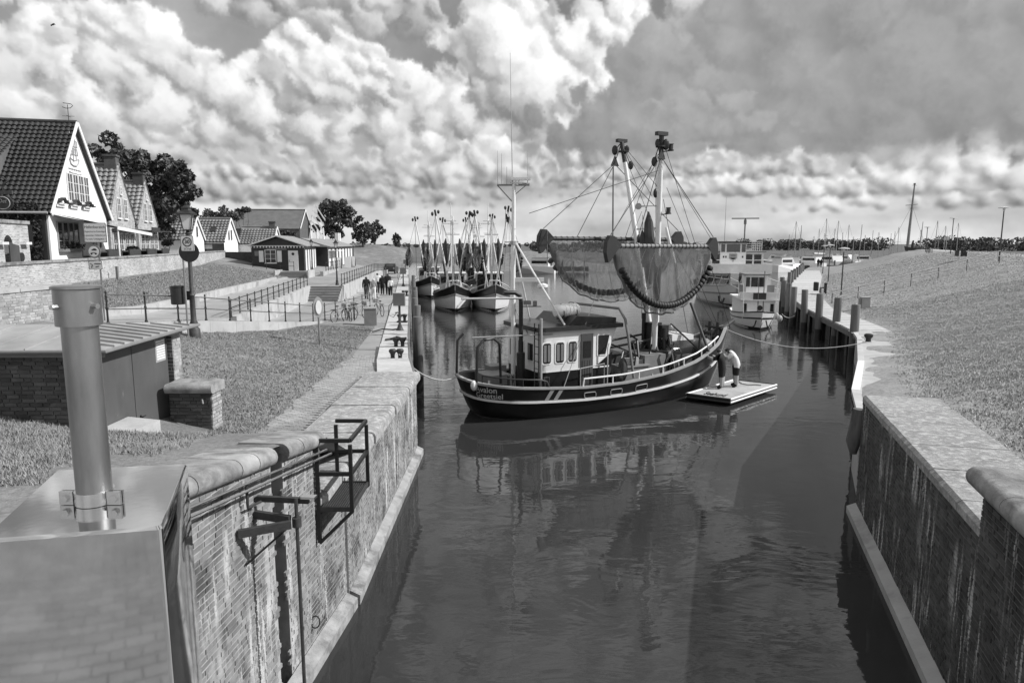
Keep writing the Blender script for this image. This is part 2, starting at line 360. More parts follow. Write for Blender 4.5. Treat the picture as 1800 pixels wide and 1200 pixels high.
mat('concrete_pale', .40, .52, .9, 1.2, 8, bump=.2, bscale=30, stain=(.36, .7, .50, .75), island=.05, fine=(6, .12))
mat('coping', .22, .38, .9, 3.5, 9, bump=.6, bscale=26, stain=(.14, 1.7, .46, .66), island=.12)
mat('coping_flat', .20, .34, .95, 2.5, 8, bump=1., bscale=30, stain=(.46, 7.5, .47, .66), island=.08, fine=(26, .35))
mat('paving', .26, .36, .9, 1.1, 8, bump=.4, bscale=30, island=.16, stain=(.20, .4, .5, .7))
mat('asphalt', .24, .32, .92, .7, 8, bump=.3, bscale=40, stain=(.19, .3, .5, .7))
mat('steel', .50, .60, .22, 5, 5, metal=1., bump=.06, bscale=3, stretch=(1, 1, 6))
mat('steel_pipe', .22, .40, .40, 6, 7, metal=.9, stretch=(1, 1, .25), bump=.06, bscale=20)
mat('steel_bright', .62, .70, .25, 8, 4, metal=1.)
mat('iron', .012, .022, .5, 12, 4, spec=.5)
mat('iron_worn', .030, .060, .6, 9, 6, spec=.5, bump=.15)
mat('dark_paint', .022, .034, .38, 3, 5, spec=.5)
mat('door_paint', .075, .10, .5, 2.2, 8, stain=(.16, 5., .66, .72), stretch=(1, 1, .5))
mat('white_paint', .72, .80, .45, 3, 6, spec=.4)
mat('white_wall', .76, .84, .85, 1., 6)
mat('grey_paint', .30, .36, .5, 3, 6)
mat('grey_mid', .17, .22, .6, 3, 6)
mat('metal_roof', .24, .40, .6, 1.1, 8, metal=.1, stain=(.48, 2.0, .55, .75))
mat('tile_dark', .032, .055, .55, .8, 6, island=.2, spec=.5)
mat('tile_mid', .14, .24, .7, .6, 7, spec=.35)
mat('tile_slate', .10, .15, .75, 1., 8, bump=.3, bscale=8)
mat('felt', .22, .28, .9, .8, 7)
mat('wood_pile', .10, .17, .85, 6, 8, stretch=(1, 1, .12), bump=.5, bscale=12, stain=(.05, 1.2, .55, .7))
mat('wood_wet', .020, .035, .5, 6, 5)
mat('wood_deck', .40, .52, .9, 3, 7, island=.16, bump=.3, bscale=30)
mat('wood_dark', .045, .075, .6, 4, 7, stretch=(1, 1, .3))
mat('glass', .018, .03, .06, 2, 3, spec=.8)
mat('glass_lamp', .55, .62, .25, 4, 3)
mat('curtain', .13, .20, .9, 9, 3, stretch=(3, 3, .2))
mat('leaf', .050, .095, .65, .45, 6, island=.45, spec=.3)
mat('leaf_dark', .022, .045, .7, .5, 6, island=.45, spec=.3)
mat('leaf_haze', .075, .125, .9, .03, 5, island=.35, spec=.1)  # leaf tone lifted to paint in the haze of distance
mat('bark', .05, .09, .9, 5, 7, stretch=(1, 1, .3))
mat('rope', .42, .52, .9, 20, 3)
mat('net', .15, .26, .9, 2.5, 6)
mat('net_dark', .045, .08, .9, 2.5, 6)
mat('rubber', .012, .018, .6, 8, 3)
mat('hull_black', .012, .017, .28, 1.2, 6, spec=.5, stain=(.03, 1.8, .55, .75))
mat('hull_stripe', .62, .72, .5, 5, 6)
mat('skin', .34, .40, .6, 8, 2)
mat('cloth_black', .012, .018, .9, 9, 3); mat('cloth_white', .66, .74, .9, 6, 3); mat('cloth_grey', .25, .31, .9, 6, 3); mat('cloth_denim', .10, .14, .9, 6, 3)
mat('hair', .03, .05, .6, 20, 3); mat('hair_pale', .5, .6, .6, 20, 3)

# ------------------------------------------------------------------ water and ground
g = G(); g.grid([[(x, y, 0) for x in (-60, 0, 60, 260)] for y in (-20, 0, 40, 120, 262)]); struct(g, 'water', 'water')

def nz(x, y, a): return a*(math.sin(x*1.9+y*.7)+math.sin(x*.8-y*1.7+1.3)+.6*math.sin(x*3.7+y*2.9))/2.6
def sheet(name, st, i0, i1, y0, y1, m, step=.6, cross=6, rough=0.):
    """a sheet of ground lofted between station profiles: st = [(Y, [(X, z), ...])]"""
    rows = []; n = max(2, int((y1-y0)/step)+1)
    ys = sorted(set([y0+(y1-y0)*k/(n-1) for k in range(n)]+[s_[0] for s_ in st if y0 < s_[0] < y1]))
    for y in ys:
        j = 0
        while j < len(st)-2 and st[j+1][0] <= y: j += 1
        (ya, A), (yb, B_) = st[j], st[j+1]; t = min(1, max(0, (y-ya)/(yb-ya))); row = []
        P = [(lerp(A[i][0], B_[i][0], t), lerp(A[i][1], B_[i][1], t)) for i in range(i0, i1+1)]
        for k in range(len(P)-1):
            for c in range(cross):
                s_ = c/cross; x = lerp(P[k][0], P[k+1][0], s_); z = lerp(P[k][1], P[k+1][1], s_)
                edge = 0 if (k == 0 and c == 0) else 1
                row.append((x, y, z+edge*nz(x, y, rough)))
        row.append((P[-1][0], y, P[-1][1])); rows.append(row)
    q = G(); q.grid(rows); return struct(q, name, m, smooth='all')
def qedge(Y): return interp(Y, [(1, -3.95), (6.94, -3.42), (11.4, -3.0), (20, -2.95), (24.5, -3.85), (30, -4.7), (55, -8.4), (115, -17.4)])
def flood(Y): return -13.3-.239*Y
# columns: 0 edge, 1 strip, 2 path/grass border, 3 mid bank, 4 kerb foot, 5 kerb back, 6 ramp left, 7 terrace right, 8 terrace left, 9 kerb back, 10 flood wall foot
LS = [(1,   [(-3.95, 4.2), (-4.4, 4.2), (-5.5, 4.2), (-7.5, 4.2), (-9.5, 4.2), (-9.6, 4.25), (-11.6, 4.3), (-11.7, 4.3), (-13.9, 4.4), (-14.4, 5.1), (-15.0, 5.2)]),
      (7,   [(-3.42, 4.02), (-3.9, 4.02), (-5.4, 4.0), (-7.6, 3.96), (-9.5, 4.0), (-9.6, 4.05), (-11.6, 4.2), (-11.7, 4.25), (-13.9, 4.3), (-14.4, 5.1), (-15.2, 5.2)]),
      (10.6, [(-3.12, 3.52), (-3.6, 3.52), (-5.4, 3.5), (-7.6, 3.5), (-9.5, 3.6), (-9.6, 3.65), (-11.6, 3.9), (-11.7, 3.95), (-13.9, 4.2), (-14.4, 5.1), (-15.9, 5.2)]),
      (12.6, [(-3.0, 2.52), (-4.5, 2.5), (-5.4, 2.6), (-6.6, 2.85), (-9.5, 3.4), (-9.6, 3.45), (-11.6, 3.9), (-11.7, 3.95), (-13.9, 4.2), (-14.4, 5.1), (-16.3, 5.2)]),
      (15,  [(-2.95, 2.52), (-4.5, 2.48), (-5.6, 2.46), (-7.0, 2.62), (-9.8, 3.3), (-9.9, 3.5), (-11.9, 4.2), (-12, 4.25), (-13.9, 4.3), (-14.4, 5.1), (-16.9, 5.2)]),
      (20,  [(-2.95, 2.52), (-4.4, 2.45), (-5.7, 2.42), (-8.4, 3.0), (-11.3, 3.85), (-11.34, 4.15), (-13.6, 4.2), (-13.7, 4.22), (-13.9, 4.25), (-14.4, 5.1), (-18.1, 5.15)]),
      (22.2, [(-3.4, 2.38), (-4.6, 2.36), (-5.8, 2.36), (-8.4, 2.9), (-11.25, 3.6), (-11.3, 3.95), (-13.8, 3.98), (-13.9, 4.0), (-14.3, 4.05), (-15.2, 4.3), (-18.6, 5.1)]),
      (24.5, [(-3.85, 2.3), (-4.9, 2.3), (-5.9, 2.32), (-8.5, 2.75), (-11.15, 3.35), (-11.2, 3.72), (-13.6, 3.72), (-13.7, 3.75), (-15.2, 3.75), (-15.5, 4.1), (-19.2, 4.75)]),
      (30,  [(-4.7, 2.27), (-5.6, 2.27), (-6.5, 2.3), (-8.5, 2.5), (-10.8, 2.7), (-10.85, 3.05), (-12.5, 3.1), (-12.6, 3.22), (-16.3, 3.35), (-16.5, 3.72), (-20.5, 4.65)]),
      (36,  [(-5.55, 2.25), (-6.4, 2.25), (-7.2, 2.27), (-8.8, 2.3), (-10.4, 2.3), (-10.45, 2.36), (-13.25, 2.42), (-13.35, 3.27), (-16.9, 3.3), (-17.1, 3.68), (-21.9, 4.6)]),
      (40,  [(-6.15, 2.25), (-7.0, 2.25), (-8.0, 2.25), (-9.6, 2.25), (-11.2, 2.25), (-11.25, 2.25), (-13.8, 2.25), (-13.9, 3.28), (-17.4, 3.3), (-17.6, 3.66), (-22.9, 4.6)]),
      (51,  [(-7.8, 2.25), (-8.6, 2.25), (-9.8, 2.25), (-11, 2.25), (-12.6, 2.25), (-12.7, 2.25), (-15.4, 2.25), (-15.5, 3.3), (-18.9, 3.3), (-19.1, 3.6), (-25.5, 4.5)]),
      (51.9, [(-7.95, 2.25), (-8.7, 2.25), (-9.9, 2.25), (-11.1, 2.25), (-12.8, 2.25), (-12.86, 3.28), (-15.5, 3.3), (-15.6, 3.3), (-19, 3.3), (-19.2, 3.6), (-25.7, 4.5)]),
      (62,  [(-9.4, 2.25), (-10.2, 2.25), (-11.2, 2.25), (-12, 2.25), (-13.7, 2.25), (-13.76, 3.35), (-16, 3.4), (-17, 3.4), (-20.2, 3.4), (-20.4, 3.5), (-28, 4.6)]),
      (75,  [(-11.4, 2.25), (-12.2, 2.25), (-13, 2.25), (-13.8, 2.25), (-14.9, 2.25), (-14.96, 3.4), (-17, 3.5), (-20, 3.7), (-22, 3.8), (-24, 3.8), (-33, 5.3)]),
      (90,  [(-13.65, 2.25), (-14.4, 2.25), (-15, 2.25), (-15.6, 2.25), (-16.3, 2.25), (-16.36, 2.9), (-19, 3.2), (-22, 3.6), (-25, 3.8), (-27, 3.9), (-38, 5.4)]),
      (115, [(-17.4, 2.25), (-18, 2.25), (-19, 2.25), (-20, 2.25), (-21, 2.25), (-21.06, 2.3), (-24, 2.6), (-27, 3.2), (-30, 3.6), (-33, 4), (-44, 5.4)]),
      (138, [(-20.5, 5.0), (-22, 5.6), (-24, 6.0), (-26, 6.2), (-28, 6.3), (-29, 6.3), (-32, 6.3), (-34, 6.3), (-38, 6.3), (-40, 6.2), (-52, 5.8)]),
      (150, [(-22, 2), (-24, 2), (-26, 2), (-28, 2), (-30, 2), (-31, 2), (-34, 2), (-36, 2), (-40, 2), (-42, 2), (-56, 2)])]
sheet('grass_near', LS, 0, 9, 1, 11.2, 'grass', .3, 6, .035)
sheet('quay_path', LS, 0, 2, 11.2, 36, 'paving', .5, 4)
sheet('grass_bank', LS, 2, 4, 11.2, 36, 'grass', .35, 10, .03)
sheet('plaza', LS, 0, 5, 36, 115, 'paving', 1.5, 3)
sheet('hut_grass', LS, 4, 9, 11.2, 20, 'grass', .5, 4, .02)
sheet('ramp', LS, 5, 7, 20, 51.9, 'asphalt', .6, 4)
sheet('terrace_path', LS, 7, 9, 20, 51.9, 'asphalt', 1, 3)
sheet('terrace', LS, 5, 9, 51.9, 115, 'asphalt', 1.5, 2)
sheet('upper_grass', LS, 9, 10, 12, 115, 'grass', .6, 12, .03)
sheet('far_dike', LS, 0, 10, 115, 150, 'grass', 2, 3, .05)
# village level behind the flood wall and the plain out to the horizon
g = G(); vr = []
for Y in (-20, 10, 26, 50, 75, 90, 115, 150, 262): vr.append([(interp(Y, [(-20, -15), (12, -16.3), (115, -44), (150, -57), (262, -60)]), Y, 5.25 if Y < 130 else 3.), (-70, Y, 5.3 if Y < 130 else 3), (-260, Y, 5), (-3000, Y, 4)])
g.grid(vr); struct(g, 'village_ground', 'asphalt')
g = G(); g.grid([[(-4000, y, 1.1), (-60, y, 1.1), (260, y, 1.1), (4000, y, 1.1)] for y in (260, 500, 1200, 5000)]); struct(g, 'ground', 'grass_far')

# right bank: 0 bank edge, 1 toe, 2 lower slope, 3 upper slope, 4 crest, 5 crest back, 6 landside, 7 plain
RS = [(1,    [(3.80, 2.76), (6.3, 2.98), (11, 3.7), (18, 4.75), (23, 5.3), (26, 5.35), (38, 2), (300, 1.2)]),
      (15.9, [(8.44, 2.76), (10.6, 2.98), (15.5, 3.6), (23, 4.7), (28, 5.3), (31, 5.35), (43, 2), (300, 1.2)]),
      (16.1, [(8.65, 2.28), (10.9, 2.7), (15.6, 3.6), (23, 4.7), (28, 5.3), (31, 5.35), (43, 2), (300, 1.2)]),
      (19.2, [(9.95, 2.26), (11.9, 2.45), (17.0, 3.3), (25, 4.6), (30, 5.3), (33, 5.35), (45, 2), (300, 1.2)]),
      (25,   [(13.05, 2.1), (15, 2.2), (20.5, 3.0), (29.5, 4.5), (35.5, 5.25), (38.5, 5.3), (50, 2), (300, 1.2)]),
      (34,   [(17.6, 1.72), (20, 1.78), (25.5, 2.7), (34, 4.3), (40.5, 5.2), (43.5, 5.25), (56, 2), (300, 1.2)]),
      (40.7, [(19.9, 1.52), (21.9, 1.56), (27.5, 2.4), (36.5, 4.3), (43, 5.2), (46, 5.25), (58, 2), (300, 1.2)]),
      (51.5, [(22.4, 1.5), (24.2, 1.56), (30, 2.3), (39.5, 4.3), (46, 5.15), (49, 5.2), (60, 2), (300, 1.2)]),
      (66.7, [(26.9, 1.5), (29.9, 1.56), (36, 2.4), (45, 4.4), (51, 5.15), (54, 5.2), (66, 2), (300, 1.2)]),
      (100,  [(41.5, 1.5), (45.2, 1.56), (51, 2.5), (60, 4.5), (66, 5.25), (69, 5.3), (82, 2), (300, 1.2)]),
      (125,  [(52.8, 1.5), (56, 1.56), (62, 2.4), (69, 4.6), (73.5, 5.4), (77, 5.4), (90, 2), (300, 1.2)]),
      (142,  [(61, 1.4), (64, 1.5), (68, 2.0), (76, 3.6), (82, 4.4), (85, 4.4), (98, 2), (300, 1.2)]),
      (162,  [(70, .9), (72, 1.0), (76, 1.2), (82, 1.6), (88, 1.8), (92, 1.8), (104, 1.4), (300, 1.2)]),
      (172,  [(74, -.3), (76, -.3), (80, -.3), (90, -.3), (97, -.3), (100, -.3), (128, -.3), (300, 1.0)]),
      (262,  [(100, -.3), (104, -.3), (108, -.3), (112, -.3), (116, -.3), (122, -.3), (150, 1.0), (300, 1.1)])]
def rz(x, y):
    j = 0
    while j < len(RS)-2 and RS[j+1][0] <= y: j += 1
    t = (y-RS[j][0])/(RS[j+1][0]-RS[j][0]); P = [(lerp(a[0], b[0], t), lerp(a[1], b[1], t)) for a, b in zip(RS[j][1], RS[j+1][1])]
    return interp(x, P)
def lz(x, y):
    j = 0
    while j < len(LS)-2 and LS[j+1][0] <= y: j += 1
    t = (y-LS[j][0])/(LS[j+1][0]-LS[j][0]); P = [(lerp(a[0], b[0], t), lerp(a[1], b[1], t)) for a, b in zip(LS[j][1], LS[j+1][1])]
    return interp(x, P[::-1])
sheet('dike', RS, 0, 4, 1, 262, 'grass_dry', .7, 9, .05)
sheet('dike_path', RS, 4, 5, 1, 142, 'concrete_pale', 4, 2)
sheet('dike_landside', RS, 5, 7, 1, 262, 'grass_far', 6, 3)

# blades of grass where the lens can tell them apart
def blades(name, label, pts, h, w, m, tuft=3):
    n = len(pts); P = np.repeat(np.array(pts), tuft, axis=0); k = len(P)
    P = P+np.c_[RNG.normal(0, .03, (k, 2)), np.zeros(k)]
    a = RNG.uniform(0, 2*PI, k); hh = h*RNG.uniform(.45, 1.3, k); ww = w*RNG.uniform(.7, 1.3, k); lean = RNG.uniform(.1, .9, k)*hh
    b = RNG.uniform(0, 2*PI, k)
    d = np.c_[np.cos(a)*ww, np.sin(a)*ww, np.zeros(k)]; tip = P+np.c_[np.cos(b)*lean, np.sin(b)*lean, hh]
    Vv = np.stack([P-d, P+d, tip], 1).reshape(-1, 3); F = np.arange(3*k).reshape(-1, 3)
    link(name, npmesh(name, Vv, F, MATS[m]), None, kind='stuff', label=label, category='grass')
pts = []
while len(pts) < 26000:
    y = 6.8+RNG.random()**1.3*5.6; x = -4.5-RNG.random()*8.0
    if RNG.random() < max(0, min(1, (-4.6-x)/1.6+nz(x*2, y*2, .5))) and not (-12.2 < x < -7.38 and y > 11.95): pts.append((x, y, lz(x, y)+nz(x, y, .035)))
blades('lawn', 'rough short grass around the brick hut and steel box', pts, .055, .006, 'blade')
pts = []
while len(pts) < 30000:
    y = 12.4+RNG.random()**1.4*22; e = interp(y, [(12.4, -5.3), (20, -5.75), (30, -6.5), (36, -7.2)]); x = e-RNG.random()*(5.6 if y < 30 else 3.6)
    if not (x < -6.3 and y < 14.9): pts.append((x, y, lz(x, y)+nz(x, y, .03)))
blades('bank_grass', 'short grass on the bank between quay path and railing', pts, .05, .009, 'blade')
pts = []
while len(pts) < 90000:
    y = 8.0+RNG.random()**1.25*42; e = interp(y, [(8, 6.9), (15.9, 9.6), (16.1, 9.7), (25, 13.9), (34, 18.9), (40, 21.7), (51, 24.3)]); x = e+RNG.random()*min(27, .85*y-e+8)
    if x < .8*y+2 and RNG.random() < max(.06, min(1, (x-e)/1.8+nz(x*2.3, y*2.3, .35))): pts.append((x, y, rz(x, y)+nz(x, y, .05)))
blades('dike_grass', 'dry mown grass covering the slope of the dike', pts, .055, .010, 'blade_dry', 2)

pts = []
while len(pts) < 42000:
    y = 44+RNG.random()*62; j = interp(y, [(44, 22.9), (51.5, 24.4), (66.7, 30.2), (100, 45.5), (125, 56)]); x = j+RNG.random()*24
    if x < .78*y+1: pts.append((x, y, rz(x, y)+nz(x, y, .05)))
blades('upper_dike_grass', 'dry grass on the dike beyond the boardwalk handrail', pts, .08, .022, 'blade_dry', 1)
pts = []
while len(pts) < 34000:
    y = 21+RNG.random()*44; a_ = interp(y, [(21, -15.0), (24.5, -15.6), (30, -16.7), (40, -17.8), (51, -19.3), (62, -20.6), (70, -23)]); x = a_+(flood(y)+.3-a_)*RNG.random(); pts.append((x, y, lz(x, y)+nz(x, y, .03)))
blades('upper_bank_grass', 'short grass on the slope below the flood wall', pts, .07, .013, 'blade', 2)

# ------------------------------------------------------------------ left lock wall
A0, A1 = Vector((-3.80, 3.0, 0)), Vector((-3.0, 11.62, 0)); UA = (A1-A0).normalized(); NA = Vector((UA.y, -UA.x, 0)); LA = (A1-A0).length
def ztopA(Y): return 4.08-.148*(Y-6.94)
T = thing('lock_wall', 'pale weathered brick lock wall with sloping bullnose coping beside the steel ladder cage', 'wall', (-3.0, 10, 0))
def uA(Y): return (Y-3.0)/UA.y
slot = (uA(8.86), uA(9.22))
q = G()
def coreA(u0, u1, back, zb=-1.):
    p0, p1 = A0+UA*u0, A0+UA*u1; z0, z1 = ztopA(p0.y)-.14, ztopA(p1.y)-.14; b = -NA*.7; f = -NA*back
    q.add([p0+f+Vector((0, 0, zb)), p1+f+Vector((0, 0, zb)), p1+f+Vector((0, 0, z1)), p0+f+Vector((0, 0, z0)), p0+b+Vector((0, 0, zb)), p1+b+Vector((0, 0, zb)), p1+b+Vector((0, 0, z1)), p0+b+Vector((0, 0, z0))],
          [(0, 1, 2, 3), (1, 5, 6, 2), (5, 4, 7, 6), (4, 0, 3, 7), (3, 2, 6, 7)])
coreA(-1.5, slot[0], .0); coreA(slot[1], uA(10.58), .0); q.build('mortar', 'mortar', T)
q = G(); coreA(slot[0], slot[1], .38); q.build('stop_log_slot', 'brick_slot_shade', T)  # slot back coloured near black to stand for its shade
q = G(); q.obb(A0+UA*uA(10.58)-NA*.7+Vector((0, 0, -1)), UA*(LA-uA(10.58)), NA*.7, (0, 0, 3.40)); q.obb((-3.65, 11.62, -1), (.7, 0, 0), (0, 9.0, 0), (0, 0, 3.40)); q.build('mortar', 'mortar', T)
Ab = A0+UA*uA(5.9)
bricks(T, Ab+Vector((0, 0, .28)), UA, (0, 0, 1), NA, uA(10.58)-uA(5.9), 4., 'brick_wall', 300, keep=lambda u, v: v+.28+.05 < ztopA((Ab+UA*u).y)-.16 and not (slot[0]-.02 < u+uA(5.9) < slot[1]+.02), seed=3)
bricks(T, A0+UA*uA(10.59)+Vector((0, 0, .28)), UA, (0, 0, 1), NA, LA-uA(10.59), 2.12, 'brick_wall', 0, seed=5)
bricks(T, (-2.95, 11.63, .28), (0, 1, 0), (0, 0, 1), (1, 0, 0), 8.95, 2.12, 'brick_wall', 0, seed=6)
# bullnose coping stones on the sloping wing, flat slabs on the lower wall
def bullnose(y0, y1, off=.12, w=.62, r=.13):
    p0, p1 = A0+UA*uA(y0), A0+UA*uA(y1); z0, z1 = ztopA(y0), ztopA(y1); q = G(); rows = []
    prof = [(-w, -.27), (-w, 0)]+[(off-r+r*math.sin(a), -r+r*math.cos(a)) for a in [PI*k/8 for k in range(9)]]+[(off-.2, -.27)]
    for p, z in ((p0, z0), (p0.lerp(p1, .5), (z0+z1)/2), (p1, z1)): rows.append([p+NA*a+Vector((0, 0, z+b)) for a, b in prof])
    q.grid(rows, True); n = len(prof); q.f += [tuple(range(n)), tuple(range(2*n, 3*n))[::-1]]; q.mi += [0, 0]; q.build('coping_stone', 'coping', T, True)
ys = [2.6, 3.7, 4.8, 5.9, 6.94, 7.9, 8.35, 8.86]
for a, b in zip(ys, ys[1:]): bullnose(a+.008, b-.008)
for a, b in ((9.22, 9.72), (9.74, 10.6)): bullnose(a, b)
for k, (y0, y1, w, x) in enumerate(((10.62, 12.0, 1.05, -2.98), (12.01, 13.9, 1.35, -2.90), (13.91, 16.3, 1.55, -2.86), (16.31, 18.4, 1.6, -2.83), (18.41, 20.6, 1.6, -2.82))):
    q = G(); z = 2.43+.015*k; prof = [(x-w, z), (x-w, z+.12), (x-.10, z+.13), (x-.03, z+.10), (x, z+.03), (x, z-.12), (x-.1, z-.12)]
    q.prism([(a, y0, b) for a, b in prof], (0, y1-y0, 0)); q.build('coping_slab', 'coping_flat', T, True)
q = G()
for off in (.0, .075):
    q.tube([A0+UA*uA(y)+NA*(.14+off)+Vector((0, 0, ztopA(y)-.30-off*.8)) for y in (5.2, 7, 8.8, 10.55)], .019, 8)
q.build('conduit', 'steel_bright', T, True)
q = G(); q.tube([A0+UA*uA(8.0)+NA*.10+Vector((0, 0, z)) for z in (3.62, 3.38, 3.3)]+[A0+UA*uA(8.3)+NA*.12+Vector((0, 0, 3.26))], .018, 6); q.build('cable', 'iron_worn', T, True)
q = G(); q.prism([A0+UA*uA(3)+NA*.02+Vector((0, 0, -.6)), A0+UA*uA(3)+NA*.22+Vector((0, 0, -.6)), A0+UA*uA(3)+NA*.22+Vector((0, 0, .18)), A0+UA*uA(3)+NA*.02+Vector((0, 0, .27))], UA*8.6)
q.prism([(-2.94, 11.63, -.6), (-2.76, 11.63, -.6), (-2.76, 11.63, .18), (-2.94, 11.63, .27)], (0, 8.95, 0)); q.build('footing', 'coping', T)
q = G(); q.tube([A0+UA*uA(10.0)+NA*.06+Vector((.07*math.cos(a), .0+.11*math.sin(a)*.2, .62+.09*math.sin(a))) for a in [2*PI*k/12 for k in range(13)]], .011, 6); q.build('mooring_ring', 'iron', T, True)
# gauge bracket and pole standing off the wall
B = thing('gauge_bracket', 'rusty steel bracket arms holding a thin vertical pole off the brick lock wall', 'bracket', (-2.75, 8.2, 3))
w0 = lambda Y, z: A0+UA*uA(Y)+NA*.03+Vector((0, 0, z))
q = G(); q.tube([(-2.72, 8.22, 3.34), (-2.72, 8.22, -.6)], .024, 8); q.build('pole', 'iron_worn', B, True)
for pa, pb, h in ((w0(8.38, 3.27), (-2.58, 8.30, 3.27), .07), (w0(7.86, 3.02), (-2.76, 8.12, 3.03), .10), (w0(8.32, 3.08), (-2.80, 8.2, 3.06), .10)):
    q = G(); q.bar(pa, pb, .06, h); q.build('arm', 'iron_worn', B)
q = G(); q.lathe((-2.72, 8.22, 2.96), [(.06, 0), (.06, .12)], 10); q.build('collar', 'iron_worn', B, True)
q = G(); q.tube([w0(8.0, 2.55), (-2.8, 8.2, 2.98)], .014, 6); q.build('stay', 'iron', B, True)
q = G(); q.bar((-2.66, 8.28, 3.33), (-2.48, 8.26, 3.33), .10, .03); q.build('cap_plate', 'steel_bright', B)
# ladder cage
Cg = thing('ladder_cage', 'black steel cage platform with grating floor hung on the lock wall', 'platform', (-2.75, 10.9, 2.3))
X0, X1, Y0, Y1, Z0, Z1 = -3.06, -2.53, 10.32, 11.52, 2.34, 3.44
for x in (X0, X1):
    for y in (Y0, Y1):
        q = G(); q.box((x, y, (Z0+Z1)/2-(.05 if x == X1 else .3)), (.055, .055, Z1-Z0+(.0 if x == X1 else .5))); q.build('post', 'iron', Cg)
for z in (Z1+.02, 2.92):
    for p, r_ in (((X0, Y0, z), (X1, Y0, z)), ((X1, Y0, z), (X1, Y1, z)), ((X0, Y1, z), (X1, Y1, z))):
        q = G(); q.bar(p, r_, .05, .06); q.build('rail', 'iron', Cg)
q = G()
for k in range(13): q.box((lerp(X0+.04, X1-.04, k/12), (Y0+Y1)/2, Z0), (.014, Y1-Y0, .035))
for p, r_ in (((X0, Y0, Z0), (X1, Y0, Z0)), ((X0, Y1, Z0), (X1, Y1, Z0)), ((X1, Y0, Z0), (X1, Y1, Z0))): q.bar(p, r_, .03, .07)
q.build('grating', 'iron_worn', Cg)
for y in (Y0, Y1):
    q = G(); q.bar((X1, y, Z0-.04), (X0, y, 1.78), .05, .05); q.build('brace', 'iron', Cg)

# ------------------------------------------------------------------ right lock wall
UR = Vector((.311, 1, 0)).normalized(); NR = Vector((-UR.y, UR.x, 0)); R0 = Vector((3.427+.311*6.5, 6.5, 0)); LR = (15.9-6.5)/UR.y
W = thing('lock_wall', 'dark shaded brick lock wall with white lime runs below the dike', 'wall', (7, 13, 0))
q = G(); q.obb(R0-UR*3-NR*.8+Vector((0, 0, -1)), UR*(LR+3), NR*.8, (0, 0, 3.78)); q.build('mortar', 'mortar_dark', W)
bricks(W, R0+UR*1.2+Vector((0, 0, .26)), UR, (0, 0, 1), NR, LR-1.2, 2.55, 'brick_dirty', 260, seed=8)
q = G(); q.prism([R0+NR*.0+Vector((0, 0, -.6)), R0+NR*.2+Vector((0, 0, -.6)), R0+NR*.2+Vector((0, 0, .16)), R0+Vector((0, 0, .26))], UR*LR); q.build('footing', 'concrete', W)
n = 7
for k in range(n):
    q = G(); a = R0+UR*(LR*k/n+.006)+Vector((0, 0, 2.775)); d = UR*(LR/n-.012); z = .17+.008*math.sin(k*5)
    prof = [(.02, 0), (.02, z-.05), (-.04, z), (-1.55, z+.02), (-1.55, 0)]
    q.prism([a+NR*u+Vector((0, 0, v)) for u, v in prof], d); q.build('coping_slab', 'coping_flat', W)
# the projecting pier of the right gate
Pp = thing('wall_pier', 'brick pier with rounded coping at the end of the dark lock wall', 'pier', (6.6, 9, 0))
e0 = Vector((5.74, 7.95, 0)); ud = -UR; nd = NR; q = G()
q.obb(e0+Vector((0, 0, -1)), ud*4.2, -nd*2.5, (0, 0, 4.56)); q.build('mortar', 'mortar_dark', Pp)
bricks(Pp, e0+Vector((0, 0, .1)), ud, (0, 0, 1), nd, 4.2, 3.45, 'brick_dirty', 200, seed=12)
for k in range(4):
    q = G(); a = e0-ud*.09+ud*(k*1.1)+Vector((0, 0, 3.55)); r = .13
    prof = [(-2.4, 0), (-2.4, 2*r)]+[(.06+r*math.sin(t), r+r*math.cos(t)) for t in [PI*i/7 for i in range(8)]]
    q.prism([a+nd*u+Vector((0, 0, v)) for u, v in prof], ud*1.09); q.build('coping_stone', 'coping', Pp, True)
# low concrete bank wall between lock and boardwalk
K = thing('bank_wall', 'low pale concrete bank wall with white metal edge past the lock', 'wall', (12, 22, 0))
pl = [(8.5, 15.95, 2.2), (9.9, 19.2, 2.28), (13.0, 25, 2.12), (17.5, 34, 1.74), (18.9, 37.2, 1.6)]
for k, (a, b) in enumerate(zip(pl, pl[1:])):
    a, b = V3(a), V3(b); d = (b-a).normalized(); nn = Vector((-d.y, d.x, 0)); q = G()
    q.add([a+nn*.0+Vector((0, 0, -a.z-1)), b+Vector((0, 0, -b.z-1)), b, a, a-nn*1.3+Vector((0, 0, .03)), b-nn*1.3+Vector((0, 0, .03))], [(0, 1, 2, 3), (3, 2, 5, 4)]); q.build('face', 'concrete', K)
    q = G(); q.bar(a+nn*.03+Vector((0, 0, .01)), b+nn*.03+Vector((0, 0, .01)), .22, .14); q.build('edge_rail', 'concrete_pale' if k != 1 else 'white_paint', K)
q = G(); q.tube([(8.30, 16.05, 1.45), (8.28, 16.05, 1.75), (8.36, 16.05, 2.1), (8.4, 16.05, 2.55)], [.08, .17, .19, .17], 10); q.build('fender_post', 'wood_pile', K, True)

